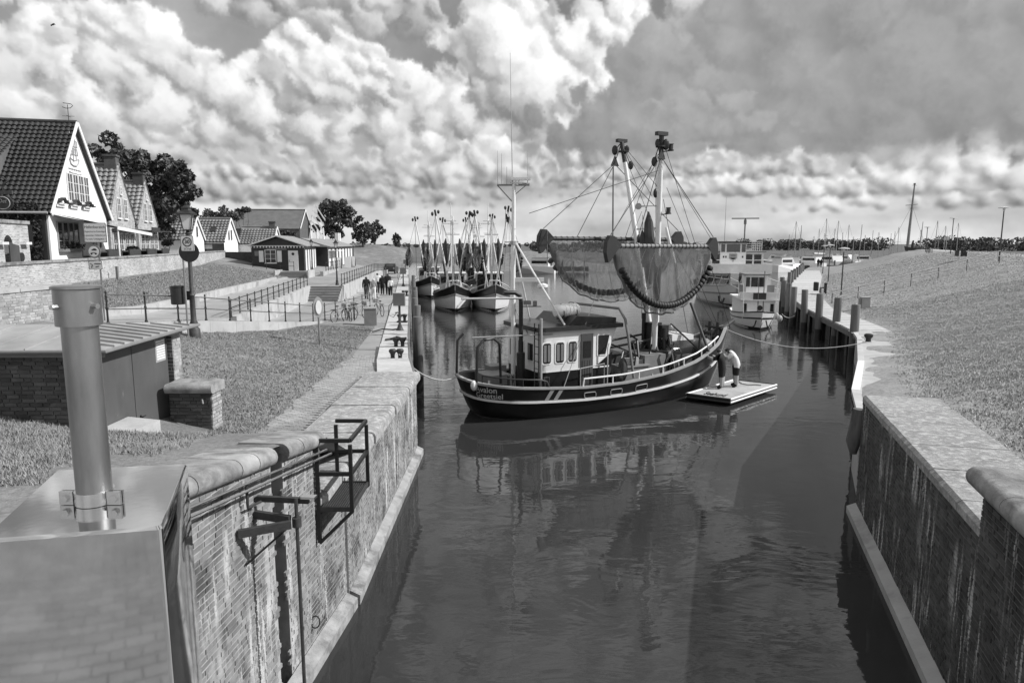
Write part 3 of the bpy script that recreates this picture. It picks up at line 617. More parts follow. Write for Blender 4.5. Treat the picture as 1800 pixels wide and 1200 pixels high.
# ------------------------------------------------------------------ quay edge, left
Q = thing('quay_wall', 'concrete quay edge with steel rubbing rail along the brick path', 'wall', (-6, 40, 0))
ys = [20.62]+[24+4*k for k in range(23)]
for a, b in zip(ys, ys[1:]):
    p0, p1 = Vector((qedge(a), a+.006, 0)), Vector((qedge(b), b-.006, 0)); d = (p1-p0).normalized(); nn = Vector((d.y, -d.x, 0)); w = 1.05
    z = 2.47 if a < 21 else (2.42 if a < 25 else 2.33)
    q = G(); q.obb(p0-nn*w+Vector((0, 0, z-.14)), p1-p0, nn*(w+.06), (0, 0, .14)); q.build('edge_slab', 'concrete_pale', Q)
q = G()
for a, b in zip(ys, ys[1:]):
    p0, p1 = Vector((qedge(a), a, 0)), Vector((qedge(b), b, 0)); d = (p1-p0).normalized(); nn = Vector((d.y, -d.x, 0))
    q.obb(p0-nn*.4+Vector((0, 0, -1)), p1-p0, nn*.4, (0, 0, 3.18))
q.build('sheet_piling', 'iron_worn', Q)
q = G(); q.tube([(qedge(y)+.12, y, 2.30 if y > 24 else 2.38) for y in ys], .05, 6); q.build('rubbing_rail', 'steel_pipe', Q, True)
# paving bricks of the quay path, laid in rows
g = G(); lst = []
for i in range(115):
    y = 12.75+i*.115
    if y > 25.5: break
    xr = qedge(y)-(1.0 if y > 20.6 else interp(y, [(12, 1.35), (13.9, 1.4), (16.3, 1.6), (20.6, 1.6)]))-.04; xl = interp(y, [(12.4, -5.3), (20, -5.7), (25.5, -6.0)])-.12*math.sin(y*3)
    x = xr-(.11 if i % 2 else 0)
    while x > xl:
        w = min(.21, x-xl); lst.append((x-w, y, w)) if w > .05 else None; x -= .222
def pz(x, y): return lz(max(min(x, -2.96), -14), y)
pm = None
paver_root = thing('paving_bricks', 'herring grey paving bricks of the quay footpath', 'paving', (-4.6, 14, 2.4)); paver_root['kind'] = 'structure'; paver_root.name = 'footpath'
del paver_root['category']; paver_root['label'] = 'worn brick footpath between grass bank and quay edge'
q = G(); q.add([(0, 0, 0), (.21, 0, 0), (.21, .104, 0), (0, .104, 0), (.004, .004, .05), (.206, .004, .05), (.206, .1, .05), (.004, .1, .05)], [(4, 5, 6, 7), (0, 1, 5, 4), (1, 2, 6, 5), (2, 3, 7, 6), (3, 0, 4, 7)])
lst.sort(key=lambda p: p[1]+abs(p[0])*.3)
for k, (x, y, w) in enumerate(lst):
    z = pz(x+.1, y+.05)-.030+random.uniform(0, .008)
    if k < 300:
        if pm is None:
            o = q.build('paving_brick', 'paving', paver_root); pm = o.data
            for v in pm.vertices: v.co += OFF[paver_root]
        else: o = link('paving_brick', pm, paver_root)
        o.location = Vector((x, y, z))-OFF[paver_root]; o.scale.x = w/.21
    else: g.add([(x+a*w/.21, y+b, z+c) for a, b, c in q.v], q.f)
g.build('paving_bricks_beyond', 'paving', paver_root, kind='stuff')

# the brick bridge deck below the camera, seen only mirrored in the steel box
g = G(); g.grid([[(-9, y, 4.1), (-3.9, y, 4.1), (4.5, y, 4.1)] for y in (-6, .95, 3.3)]); struct(g, 'bridge_deck', 'mortar')
g = G()
for i in range(38):
    for k in range(22): x = -5.2+.25*k+(.12 if i % 2 else 0); y = -2.4+i*.125; g.add([(x, y, 4.09), (x+.236, y, 4.09), (x+.236, y+.112, 4.09), (x, y+.112, 4.09), (x, y, 4.109), (x+.236, y, 4.109), (x+.236, y+.112, 4.109), (x, y+.112, 4.109)], [(4, 5, 6, 7), (0, 1, 5, 4), (1, 2, 6, 5), (2, 3, 7, 6), (3, 0, 4, 7)])
mat('brick_deck', .20, .26, .8, 4, 4, island=.14)
g.build('deck_bricks', 'brick_deck', None, kind='structure')
# ------------------------------------------------------------------ steel box and pipe in the foreground
zt = 5.44; c = [atz(285, 925, zt), atz(330, 813, zt), atz(100, 825, zt), atz(285, 925, zt)+Vector((-.60, -.125, 0))]
T = thing('steel_box', 'polished steel housing with a clamped upright pipe on the bridge', 'housing', (-1.7, 2.7, 4.1))
q = G(); n = 4; rows = []; cen = sum(c, Vector())/4
def rc(i, d, z, k):                                # rounded vertical corners
    a, b, e = c[i-1], c[i], c[(i+1) % 4]; u = (a-b).normalized(); v = (e-b).normalized(); t = [0, .25, .5, .75, 1][k]; r = .02
    p = (b+u*r)*(1-t)**2+b*2*t*(1-t)+(b+v*r)*t*t; return Vector((p.x, p.y, z))+(cen-p).normalized()*d*Vector((1, 1, 0)).length
for d, z in ((0, 4.1), (0, 4.6), (0, 5.1), (0, zt-.012), (.010, zt)): rows.append([rc(i, d, z, k) for i in range(4) for k in range(5)])
q.grid(rows, True); q.add(rows[-1], [tuple(range(20))]); q.build('housing', 'steel_box_metal' if 'steel_box_metal' in MATS else mat('steel_box_metal', .62, .70, .07, 2.5, 4, metal=1., bump=.05, bscale=1.2), T, True)
b = atz(168, 882, zt); top = aty(150, 503, b.y).z
q = G(); q.lathe((b.x, b.y, zt), [(.066, 0), (.066, top-zt-.1)], 32); q.build('pipe', 'steel_pipe', T, True)
q = G(); h = aty(150, 570, b.y).z; q.lathe((b.x, b.y, h), [(.068, -.004), (.083, -.002), (.083, top-h-.012), (.090, top-h-.008), (.090, top-h), (.084, top-h+.003), (.02, top-h+.003)], 32); sl_ = q.build('sleeve', 'steel_pipe', T, True)
for a in (-1.95, -.35):
    q = G(); d = Vector((math.cos(a), math.sin(a), 0)); q.tube([Vector((b.x, b.y, (h+top)/2))+d*.08, Vector((b.x, b.y, (h+top)/2))+d*.108], .011, 6); q.build('bolt', 'steel_bright', sl_, True)
q = G(); q.lathe((b.x, b.y, zt+.002), [(.067, 0), (.074, 0), (.074, .055), (.067, .055)], 32); cl = q.build('clamp', 'steel_bright', T, True)
for s_ in (-1, 1):
    q = G(); q.box((b.x+s_*.097, b.y-.03, zt+.03), (.056, .012, .056)); q.box((b.x+s_*.097, b.y-.012, zt+.03), (.056, .010, .056)); q.build('ear', 'steel_bright', cl)
    q = G(); q.lathe((b.x+s_*.1, b.y-.036, zt+.03), [(.016, 0), (.016, .013)], 6, (0, -1, 0)); q.build('bolt', 'steel_bright', cl)

# ------------------------------------------------------------------ pump hut
H = thing('pump_hut', 'low brick pump hut with grey steel double doors and seamed metal roof', 'hut', (-9, 13.3, 2.6))
q = G(); q.box((-10, 13.4, 3.5), (5.14, 2.72, 2.2)); q.build('core', 'mortar_dark', H)
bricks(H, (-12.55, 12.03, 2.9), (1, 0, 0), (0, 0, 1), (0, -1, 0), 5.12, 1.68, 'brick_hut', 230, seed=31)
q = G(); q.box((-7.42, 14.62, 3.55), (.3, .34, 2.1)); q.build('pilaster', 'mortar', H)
bricks(H, (-7.27, 14.46, 2.5), (0, 1, 0), (0, 0, 1), (1, 0, 0), .33, 2.1, 'brick_lit_pale', 60, seed=33)
bricks(H, (-7.43, 14.45, 2.5), (1, 0, 0), (0, 0, 1), (0, -1, 0), .16, 2.1, 'brick_hut', 0, seed=34)  # one pilaster: sunward face painted paler, front painted darker as if shaded
q = G(); q.box((-7.415, 13.3, 4.58), (.06, 2.34, .1)); q.build('door_lintel', 'iron_worn', H)
for k, (y0, y1) in enumerate(((12.06, 13.05), (13.07, 14.42))):
    q = G(); q.box((-7.40, (y0+y1)/2, 3.58), (.05, y1-y0, 1.95)); d = q.build('door', 'door_paint', H)
    if k:
        q = G(); q.box((-7.365, 13.2, 3.05), (.03, .03, .16)); q.tube([(-7.36, 13.2, 3.1), (-7.33, 13.2, 3.1), (-7.33, 13.32, 3.1)], .01, 6); q.build('handle', 'iron', d)
        for i in range(8):
            q = G(); z = 4.10+i*.052; q.obb((-7.372, 13.96, z), (0, .34, 0), (.004, 0, .036), (.012, 0, 0)); q.build('vent_slat', 'white_paint', d)
        q = G(); q.box((-7.374, 14.13, 4.29), (.012, .40, .47)); q.build('vent_frame', 'grey_paint', d)
Cn = Vector((-7.12, 11.78, 4.66)); Fr = Vector((-7.08, 15.2, 4.72)); Lf = Vector((-12.7, 11.78, 4.62)); r1 = Vector((-8.75, 13.7, 4.90)); r0 = Vector((-12.7, 13.5, 4.86)); bk = Vector((-12.7, 15.2, 4.64))
up = Vector((0, 0, .03))
q = G(); q.add([Cn, Fr, bk, Lf, r0, r1, Cn-up*2, Fr-up*2, bk-up*2, Lf-up*2], [(0, 5, 4, 3), (0, 1, 5), (1, 2, 4, 5), (3, 9, 6, 0), (0, 6, 7, 1), (9, 8, 7, 6), (2, 4, 3)]); rf = q.build('roof', 'metal_roof', H)
for k in range(1, 11):
    t = k/11; p = Cn.lerp(Fr, t); e = r1.lerp(Fr, 0) if False else None
    tt = min(1, min(t/.56, (1-t)/.44)); p2 = Vector((p.x+(r1.x-p.x)*tt, p.y, p.z+(r1.z-p.z)*tt))
    q = G(); q.bar(p+up*.6, p2+up*.6, .018, .04); q.build('seam', 'metal_roof', rf)
for k in range(1, 8):
    t = k/8; p = Lf.lerp(Cn, t); tt = min(1, (1-t)/.3); q = G(); q.bar(p+up*.5, Vector((p.x, p.y+(r0.y-p.y)*tt, p.z+(r0.z-p.z)*tt))+up*.5, .018, .03); q.build('seam', 'metal_roof', rf)
q = G(); q.tube([Lf+Vector((0, -.05, -.02)), Cn+Vector((.05, -.05, -.02)), Fr+Vector((.05, .03, -.02))], .035, 8); q.build('gutter', 'grey_mid', rf, True)
q = G(); q.box((-9.9, 11.9, 4.56), (5.4, .05, .1)); q.build('fascia', 'grey_mid', H)
q = G(); q.prism([(-7.36, 11.5, 2.8), (-6.72, 11.7, 2.8), (-6.62, 12.5, 2.8), (-7.36, 12.75, 2.8)], (0, 0, .42)); q.build('doorstep', 'concrete_pale', H)
P = thing('brick_pillar', 'squat brick pillar with rounded stone cap beside the pump hut', 'pillar', (-6.75, 14.2, 2.5))
q = G(); q.box((-6.75, 14.25, 2.9), (.86, .46, 1.0)); q.build('core', 'mortar_dark', P)
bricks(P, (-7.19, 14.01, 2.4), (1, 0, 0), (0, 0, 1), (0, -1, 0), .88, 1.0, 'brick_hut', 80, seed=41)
bricks(P, (-6.31, 14.01, 2.4), (0, 1, 0), (0, 0, 1), (1, 0, 0), .48, 1.0, 'brick_lit_pale', 30, seed=42)  # one pillar: front bricks painted as shaded, side bricks painted as sunlit
q = G(); r = .1; prof = [(r*math.sin(t), r-r*math.cos(t)) for t in [PI*k/7 for k in range(8)]]
q.prism([(-7.22, 13.96-a, 3.40+b_) for a, b_ in prof]+[(-7.22, 14.55, 3.6), (-7.22, 14.55, 3.4)], (.98, 0, 0)); q.build('cap', 'coping', P, True)
q = G(); q.tube([(-6.45, 14.0, 3.28), (-6.45, 13.9, 3.28), (-6.43, 13.88, 3.2)], .022, 8); q.build('tap', 'steel_bright', P, True)
# retaining wall left of the hut and the flood wall in front of the village
Wl = thing('retaining_wall', 'sunlit pale brick retaining wall with dark topped concrete cap behind the hut', 'wall', (-13.9, 16, 4))
q = G(); q.box((-14.1, 15.7, 4.4), (.48, 11.4, 1.5)); q.build('core', 'mortar', Wl)
bricks(Wl, (-13.86, 13.8, 3.7), (0, 1, 0), (0, 0, 1), (1, 0, 0), 7.6, 1.45, 'brick_lit_pale', 200, seed=51)
for k in range(5):
    q = G(); q.box((-14.12, 11.2+2.28*k, 5.2), (.62, 2.26, .1)); q.build('cap_slab', 'concrete', Wl)
Fw = thing('flood_wall', 'long sunlit brick flood wall running in front of the gabled houses', 'wall', (flood(40), 40, 4.5))
q = G(); a, b_ = Vector((flood(8), 8, 4.2)), Vector((flood(75), 75, 4.2)); d = (b_-a).normalized(); nn = Vector((d.y, -d.x, 0)); q.obb(a-nn*.3, b_-a, nn*.3, (0, 0, 1.45)); q.build('face', 'brick_house', Fw)
q = G(); q.obb(b_-nn*.3, (4.6, -1.2, 0), (.05, .3, 0), (0, 0, 1.4)); q.build('return_wall', 'brick_hut', Fw)  # darker brick than the long face, painting in shade on the turned end
for k in range(28):
    q = G(); p = a.lerp(b_, k/28); q.obb(p-nn*.36+Vector((0, 0, 1.452)), (b_-a)/28*.994, nn*.42, (0, 0, .10)); q.build('coping_stone', 'coping', Fw)
q = G(); q.box((flood(38)+.5, 38, 4.9), (.12, .12, .7)); q.build('marker_stake', 'grey_mid', Fw)

# ------------------------------------------------------------------ railings, kerbs, stairs
POST = {}
def post_mesh(h):
    if h not in POST:
        q = G(); q.lathe((0, 0, 0), [(.05, 0), (.05, .05), (.03, .08), (.028, h*.42), (.042, h*.45), (.042, h*.50), (.026, h*.55), (.026, h*.80), (.04, h*.83), (.026, h*.88), (.02, h*.91), (.036, h*.95), (.02, h)], 8)
        o = q.build('post', 'iron'); POST[h] = o.data; bpy.data.objects.remove(o)
    return POST[h]
def railing(label, pts, h, rails=(.88, .45), rmat='steel_pipe', r=.022):
    T = thing('railing', label, 'railing', pts[0])
    for p in pts:
        o = link('post', post_mesh(h), T); o.location = V3(p)-OFF[T]
    for f in rails:
        q = G(); q.tube([V3(p)+Vector((0, 0, h*f)) for p in pts], r, 6); q.build('rail', rmat, T, True)
    return T
def kz(Y): return interp(Y, [(18, 4.3), (20, 4.15), (22.2, 3.95), (24.5, 3.72), (30, 3.05), (36, 2.36), (40, 2.25), (60, 2.25)])
railing('black post railing with two grey bars along the kerb above the grass bank', [(-11.43+.121*n, 19.2+1.79*n, kz(19.2+1.79*n)+.03) for n in range(16)], .95)
Kb = thing('kerb_wall', 'low pale concrete kerb wall under the near railing', 'kerb', (-11, 30, 2.5))
for k in range(9):
    q = G(); y0, y1 = 18.6+2*k, 20.59+2*k; x0, x1 = -11.43+.0676*(y0-19.2)+.12, -11.43+.0676*(y1-19.2)+.12
    q.add([(x0, y0, kz(y0)-.6), (x1, y1, kz(y1)-.6), (x1, y1, kz(y1)+.03), (x0, y0, kz(y0)+.03), (x0-.26, y0, kz(y0)-.6), (x1-.26, y1, kz(y1)-.6), (x1-.26, y1, kz(y1)+.03), (x0-.26, y0, kz(y0)+.03)], [(0, 1, 2, 3), (3, 2, 6, 7), (4, 7, 6, 5), (0, 3, 7, 4), (1, 5, 6, 2)]); q.build('kerb_stone', 'concrete', Kb)
n2 = 15; rp = [Vector((-12.6, 30.5, 3.24)).lerp(Vector((-15.5, 51.8, 3.32)), k/(n2-1)) for k in range(n2)]
railing('black post railing climbing the ramp wall towards the wooden kiosk', rp, .82, (.9, .5), 'iron')
Rw = thing('ramp_wall', 'concrete ramp wall below the slanting railing', 'wall', (-14, 42, 2.2))
for k in range(7):
    a, b_ = rp[2*k], rp[2*k+2]; q = G(); q.obb(Vector((a.x-.05, a.y+.005, 2.0)), Vector((b_.x-a.x, b_.y-a.y-.01, 0)), (.28, 0, 0), (0, 0, a.z-2.0+.03)); q.build('panel', 'concrete', Rw)
Tk = thing('terrace_kerb', 'low sloping concrete wall at the foot of the upper grass bank', 'wall', (-17, 36, 3.5))
ty = [24.5, 30, 36, 40, 51, 58]; tx = [-15.35, -16.4, -17, -17.5, -19, -20]; tz = [4.12, 3.74, 3.72, 3.72, 3.68, 3.66]
for k in range(5):
    a, b_ = Vector((tx[k], ty[k], tz[k])), Vector((tx[k+1], ty[k+1]-.02, tz[k+1])); q = G(); q.obb(a+Vector((-.25, 0, -.8)), b_-a, (.32, 0, 0), (0, 0, .82)); q.build('panel', 'concrete', Tk)
St = thing('stair', 'short concrete stair from the plaza up to the kiosk terrace', 'stairs', (-14, 51, 2.25))
for k in range(6):
    q = G(); q.box((-14.12, 50.35+k*.28+.14, 2.22+.0875*(k+1)), (2.5, .275, .175*(k+1))); q.build('step', 'concrete', St)
    q = G(); q.box((-14.12, 50.35+k*.28-.004, 2.25+.175*(k+1)-.06), (2.5, .012, .10)); q.build('riser', 'grey_mid', St)
St2 = thing('stair', 'small dark stair in front of the white kiosk door', 'stairs', (-19.3, 63, 3.4))
for k in range(5):
    q = G(); q.box((-20.0, 62.2+k*.32, 3.36+.055*(k+1)), (2.7, .315, .11*(k+1))); q.build('step', 'grey_mid', St2)
for x in (-21.5, -18.5):
    q = G(); q.box((x, 63, 3.7), (.16, 2.0, .8)); q.build('cheek', 'concrete', St2)
Rt = thing('retaining_wall', 'jointed concrete retaining wall under the long iron railing beside the plaza', 'wall', (-14, 70, 2.2))
rw = [Vector((-12.78-.092*(y-51.9), y, interp(y, [(51.9, 3.36), (75, 3.46), (90, 3.0)]))) for y in [51.9+3.18*k for k in range(13)]]
for a, b_ in zip(rw, rw[1:]):
    q = G(); q.obb(Vector((a.x-.3, a.y+.02, 2.0)), Vector((b_.x-a.x, b_.y-a.y-.04, 0)), (.3, 0, 0), (0, 0, a.z-2)); q.build('panel', 'concrete', Rt)
railing('long iron railing on the concrete wall beside the walking group', [rw[0].lerp(rw[-1], k/26)*1.0+Vector((-.15, 0, interp(51.9+38.2*k/26, [(51.9, 3.36), (75, 3.46), (90, 3.0)])-rw[0].lerp(rw[-1], k/26).z)) for k in range(27)], .9, (.92, .1), 'iron', .02)
railing('short dark railing in front of the kiosk window', [(-25.6+k*1.35, 67.8, 3.85) for k in range(4)], .9, (.92, .5), 'iron', .02)
railing('iron garden railing beside the kiosk terrace seats', [(-17.9-.1*k, 66+1.3*k, 3.9) for k in range(7)], .85, (.92, .15), 'iron', .02)
Gw = thing('garden_wall', 'low concrete garden wall under the seat railing by the kiosk', 'wall', (-18, 69, 3.4))
q = G(); q.obb((-17.75, 64.5, 3.3), (-.95, 9.5, 0), (-.3, 0, 0), (0, 0, .6)); q.build('panel', 'concrete', Gw)

# ------------------------------------------------------------------ street lamps
def lamp(label, loc, h, s=1., group=None):
    T = thing('street_lamp', label, 'street lamp', loc, group); x, y, z = loc
    q = G(); q.lathe(loc, [(.16*s, -.3), (.15*s, .12), (.10*s, .2), (.12*s, .3), (.075*s, .42), (.06*s, h*.3), (.085*s, h*.31), (.055*s, h*.33), (.045*s, h-.65*s), (.075*s, h-.62*s), (.03*s, h-.55*s)], 10); q.build('pole', 'iron_worn' if s > .9 else 'iron', T, True)
    q = G(); b0 = .13*s; b1 = .215*s; za, zb = z+h-.52*s, z+h-.14*s
    ln = T
    for k in range(4):
        a = PI/4+k*PI/2+.3; a2 = a+PI/2
        p = [Vector((x+b0*math.cos(a), y+b0*math.sin(a), za)), Vector((x+b0*math.cos(a2), y+b0*math.sin(a2), za)), Vector((x+b1*math.cos(a2), y+b1*math.sin(a2), zb)), Vector((x+b1*math.cos(a), y+b1*math.sin(a), zb))]
        q = G(); q.add(p, [(0, 1, 2, 3)]); q.build('pane', 'glass_lamp', ln)
        q = G(); q.tube([p[0], p[3]], .013*s, 5); q.build('glazing_bar', 'iron', ln)
    q = G(); q.lathe((x, y, zb), [(b1*1.22, 0), (b1*1.22, .03*s), (b1*.62, .11*s), (b1*.55, .16*s), (b1*.66, .17*s), (.03*s, .25*s), (.035*s, .29*s), (.008, .34*s)], 8); q.build('lamp_hood', 'iron', ln)
    q = G(); q.lathe((x, y, za-.03*s), [(b0*.5, 0), (b0*1.1, .02*s), (b0*1.1, .03*s)], 8); q.build('lamp_base', 'iron', ln)
    return T
lamp('old fashioned lantern street lamp beside the thirty zone sign', (-10.6, 22.6, 3.55), 4.05, 1.25)
lamp('lantern lamp standing at the head of the concrete stair', (-13.6, 53.2, 3.3), 3.35, .9)
lamp('lantern lamp at the corner of the wooden kiosk', (-20.1, 69, 3.8), 3.0, .9)
lamp('lantern lamp beside the last shop of the terrace row', (-21.2, 92, 3.4), 3.3, .9)
bn = thing('litter_bin', 'dark cylindrical litter bin hung on the lantern lamp pole', 'bin', (-11.1, 22.5, 4.6))
q = G(); q.lathe((-10.98, 22.45, 4.52), [(.21, 0), (.235, .02), (.235, .56), (.25, .57), (.25, .6), (.22, .6), (.21, .1)], 16); q.build('body', 'dark_paint', bn, True)
q = G(); q.box((-10.7, 22.55, 4.8), (.2, .04, .3)); q.build('bracket', 'iron', bn)
b2 = thing('litter_bin', 'pale metal litter bin standing on the upper path', 'bin', (-14.6, 31.5, 3.3))
q = G(); q.lathe((-14.6, 31.4, 3.6), [(.19, 0), (.19, .45), (.17, .45), (.16, .1)], 14); q.build('body', 'grey_paint', b2, True)
q = G(); q.box((-14.82, 31.4, 3.75), (.06, .06, .9)); q.build('post', 'grey_mid', b2)

# ------------------------------------------------------------------ signs
Sg = thing('harbour_sign', 'white harbour warning sign over a round no vehicles sign on one post', 'sign', (-14.6, 24, 3.7))
yS = 24.0; cx = aty(167, 409, yS)
q = G(); q.tube([(cx.x+.05, yS+.05, 3.6), (cx.x+.05, yS+.05, cx.z+.3)], .03, 8); q.build('post', 'steel_pipe', Sg, True)
def panel(parent, c, w, h, th, m, name='panel', yaw=0., r=.04, border=None):
    U = Vector((math.cos(yaw), math.sin(yaw), 0)); N = Vector((-U.y, U.x, 0)); pts = []
    for sx, sz, a0 in ((1, 1, 0), (-1, 1, PI/2), (-1, -1, PI), (1, -1, 3*PI/2)):
        for k in range(4):
            a = a0+PI/2*k/3; pts.append(V3(c)+U*(sx*(w/2-r)+r*math.cos(a))+Vector((0, 0, sz*(h/2-r)+r*math.sin(a))))
    q = G(); q.prism(pts, N*th); o = q.build(name, m, parent)
    if border:
        q = G(); f = .93; C_ = V3(c); a = [p-N*.004 for p in pts]; b = [C_+(p-C_)*f-N*.004 for p in pts]
        q.add(a+b, [(k, (k+1) % 16, 16+(k+1) % 16, 16+k) for k in range(16)]); q.build('border', border, o)
    return o
pn = panel(Sg, cx, .80, .68, .03, 'white_paint', 'sign_board', border='grey_mid')
for i, (tx_, sz_) in enumerate((('Hafenbereich', .135), ('Ungesicherte Kaianlagen', .078), ('im gesamten Hafenbereich.', .078), ('Vorsicht Unfallgefahr !', .078))):
    text_on(pn, tx_, sz_, cx+Vector((0, -.008, .19-.0*i-(0 if i == 0 else .04+.13*i-.02))), (1, 0, 0), (0, 0, 1), 'iron', lift=.0)
c2 = aty(165.5, 442, yS)
q = G(); q.lathe(c2+Vector((0, .0, 0)), [(.235, 0), (.235, .02)], 24, (0, -1, 0)); rd = q.build('round_sign', 'grey_mid', Sg)
q = G(); q.lathe(c2+Vector((0, -.022, 0)), [(.18, 0), (.18, .004)], 24, (0, -1, 0)); q.build('sign_face', 'white_paint', rd)
q = G(); y = c2.y-.03; q.box((c2.x+.02, y, c2.z+.055), (.17, .006, .04)); q.box((c2.x+.03, y, c2.z+.085), (.09, .006, .03)); q.tube([(c2.x-.08, y, c2.z-.06), (c2.x+.0, y, c2.z-.04), (c2.x+.07, y, c2.z-.07)], .012, 5)
for dx in (-.08, .07): q.lathe((c2.x+dx, y, c2.z-.075), [(.035, 0), (.035, .006)], 10, (0, -1, 0))
q.build('vehicle_symbols', 'iron', rd)
c3 = aty(168, 466, yS); p3 = panel(Sg, c3, .48, .30, .02, 'white_paint', 'small_board', border='iron_worn')
q = G(); q.tube([(c3.x-.17, yS-.012, c3.z+.06), (c3.x-.1, yS-.012, c3.z), (c3.x-.15, yS-.012, c3.z-.09)], .012, 5); q.tube([(c3.x-.03, yS-.012, c3.z+.05), (c3.x+.19, yS-.012, c3.z+.05)], .016, 5); q.tube([(c3.x, yS-.012, c3.z-.07), (c3.x+.12, yS-.012, c3.z-.04)], .012, 5); q.build('marking', 'iron', p3)
Zn = thing('speed_sign', 'thirty zone sign mounted before the black back of a round sign', 'sign', (-10.8, 22.2, 3.6)); yS = 22.2
c1 = aty(329, 428, yS)
q = G(); px_ = aty(325, 500, yS+.12).x; q.tube([(px_, yS+.12, 3.4), (px_, yS+.12, c1.z+.3)], .03, 8); q.build('post', 'grey_mid', Zn, True)
dc = aty(332.5, 443, yS+.06); q = G(); q.lathe(dc, [(.325, 0), (.325, .02)], 28, (0, -1, 0)); q.build('round_sign_back', 'iron', Zn)
o = panel(Zn, c1, .42, .50, .025, 'white_paint', 'zone_board', border='grey_mid')
q = G(); q.tube([(c1.x+.135*math.cos(2*PI*k/24), yS-.006, c1.z+.05+.135*math.sin(2*PI*k/24)) for k in range(25)], .017, 5); q.build('ring', 'iron', o)
text_on(o, '30', .17, c1+Vector((0, -.008, .05)), (1, 0, 0), (0, 0, 1), 'iron', lift=0, bold=.004); text_on(o, 'ZONE', .09, c1+Vector((0, -.008, -.18)), (1, 0, 0), (0, 0, 1), 'iron', lift=0)

# ------------------------------------------------------------------ houses
def pantiles(name, parent, O, U, V, N, L, H, m, tw=.30, th=.36, amp=.045, lap=.05, nu=6, shape=None):
    """courses of S-shaped tiles; shape(u, v) -> False leaves a hole"""
    O, U, V, N = [np.array(V3(q)) for q in (O, U, V, N)]; nc = int(L/tw); nr = int(H/th)
    us = np.linspace(0, L, nc*nu+1); vs = []
    for i in range(nr): vs += [(i*th, lap), ((i+1)*th-.001, 0.)]
    vv = np.array([a for a, b in vs]); vn = np.array([b for a, b in vs]); wave = amp*(np.sin(2*PI*us/tw)+.35*np.sin(4*PI*us/tw+.8))
    P = O+us[None, :, None]*U+vv[:, None, None]*V+(wave[None, :, None]+vn[:, None, None])*N
    a, b = P.shape[:2]; idx = np.arange(a*b).reshape(a, b); F = np.stack([idx[:-1, :-1], idx[:-1, 1:], idx[1:, 1:], idx[1:, :-1]], -1).reshape(-1, 4)
    if shape is not None:
        uc = np.repeat(((us[:-1]+us[1:])/2)[None], a-1, 0).ravel(); vc = np.repeat(((vv[:-1]+vv[1:])/2)[:, None], b-1, 1).ravel(); F = F[shape(uc, vc)]
    off = np.array(OFF[parent]); return link(name, npmesh(name, P.reshape(-1, 3)-off, F, MATS[m], False), parent)
def window(parent, c, U, w, h, nx=2, ny=3, frame='white_paint', pane='glass', sill=True, fw=.06, N=None):
    U = V3(U).normalized(); N = N or Vector((U.y, -U.x, 0)); c = V3(c); Z = Vector((0, 0, 1)); q = G()
    o = c-U*w/2-Z*h/2
    q.obb(o, U*w, N*.06, Z*fw); q.obb(o+Z*(h-fw), U*w, N*.06, Z*fw); q.obb(o+Z*fw, U*fw, N*.058, Z*(h-2*fw)); q.obb(o+U*(w-fw)+Z*fw, U*fw, N*.058, Z*(h-2*fw))
    for k in range(1, nx): q.obb(o+U*(w*k/nx-.025)+Z*fw, U*.05, N*.05, Z*(h-2*fw))
    for k in range(1, ny): q.obb(o+U*fw+Z*(h*k/ny-.015), U*(w-2*fw), N*.045, Z*.03)
    W_ = q.build('window', frame, parent)
    q = G(); q.obb(o+U*.02+Z*.02, U*(w-.04), N*.02, Z*(h-.04)); q.build('pane', pane, W_)
    if sill: q = G(); q.obb(o-U*.05-Z*.05, U*(w+.1), N*.12, Z*.05); q.build('sill', frame, W_)
    return W_
def gable_house(name, label, A, U, w, D, zb, eave, ridge, wall, roof, over=.25, chim=None, board=None, tiles=True, tw=.3, group=None, cat='house'):
    """A: near corner of the gable on the ground, U: along the gable wall, D: depth behind it"""
    A = V3((A[0], A[1], zb)); U = V3((U[0], U[1], 0)).normalized(); N = Vector((U.y, -U.x, 0)); Z = Vector((0, 0, 1)); T = thing(name, label, cat, A, group)
    q = G(); pts = [A, A+U*w, A+U*w+Z*(eave-zb), A+U*w/2+Z*(ridge-zb), A+Z*(eave-zb)]; q.prism(pts, -N*D); q.build('wall', wall, T)
    sl = math.hypot(w/2, ridge-eave); rfs = []
    for s_, base in ((1, A+Z*(eave-zb)), (-1, A+U*w+Z*(eave-zb))):
        Vv = (U*s_*(w/2)+Z*(ridge-eave)).normalized(); Nn = (Z*(w/2)-U*s_*(ridge-eave)).normalized(); o = base-Vv*over+N*over*.6+Nn*.10
        q = G(); q.obb(o-Nn*.09, -N*(D+over*.6), Vv*(sl+over), Nn*.05); r_ = q.build('roof', roof, T); rfs.append(r_)
        if tiles: pantiles('roof_tiles', r_, o, -N, Vv, Nn, D+over*.6, sl+over, roof, tw, tw*1.25, tw*.13, tw*.30)['kind'] = 'stuff'
        if board:
            q = G(); q.obb(o+N*.02-Nn*.16, N*.06, Vv*(sl+over), Nn*.26); q.build('bargeboard', board, T)
    q = G(); tp = A+U*w/2+Z*(ridge-zb+.12); q.tube([tp+N*over*.6, tp-N*D], .12, 8); q.build('ridge_tiles', roof, T, True)
    if chim:
        q = G(); cp = A+U*(w/2+chim[0])-N*chim[1]+Z*(ridge-zb-.5); q.box(cp+Z*(chim[3]/2), (chim[2], chim[2], chim[3]), math.atan2(U.y, U.x)); q.box(cp+Z*chim[3], (chim[2]*1.2, chim[2]*1.2, .14), math.atan2(U.y, U.x)); q.build('chimney', chim[4], T)
    return T, A, U, N, Z
VU = (-.239, 1)
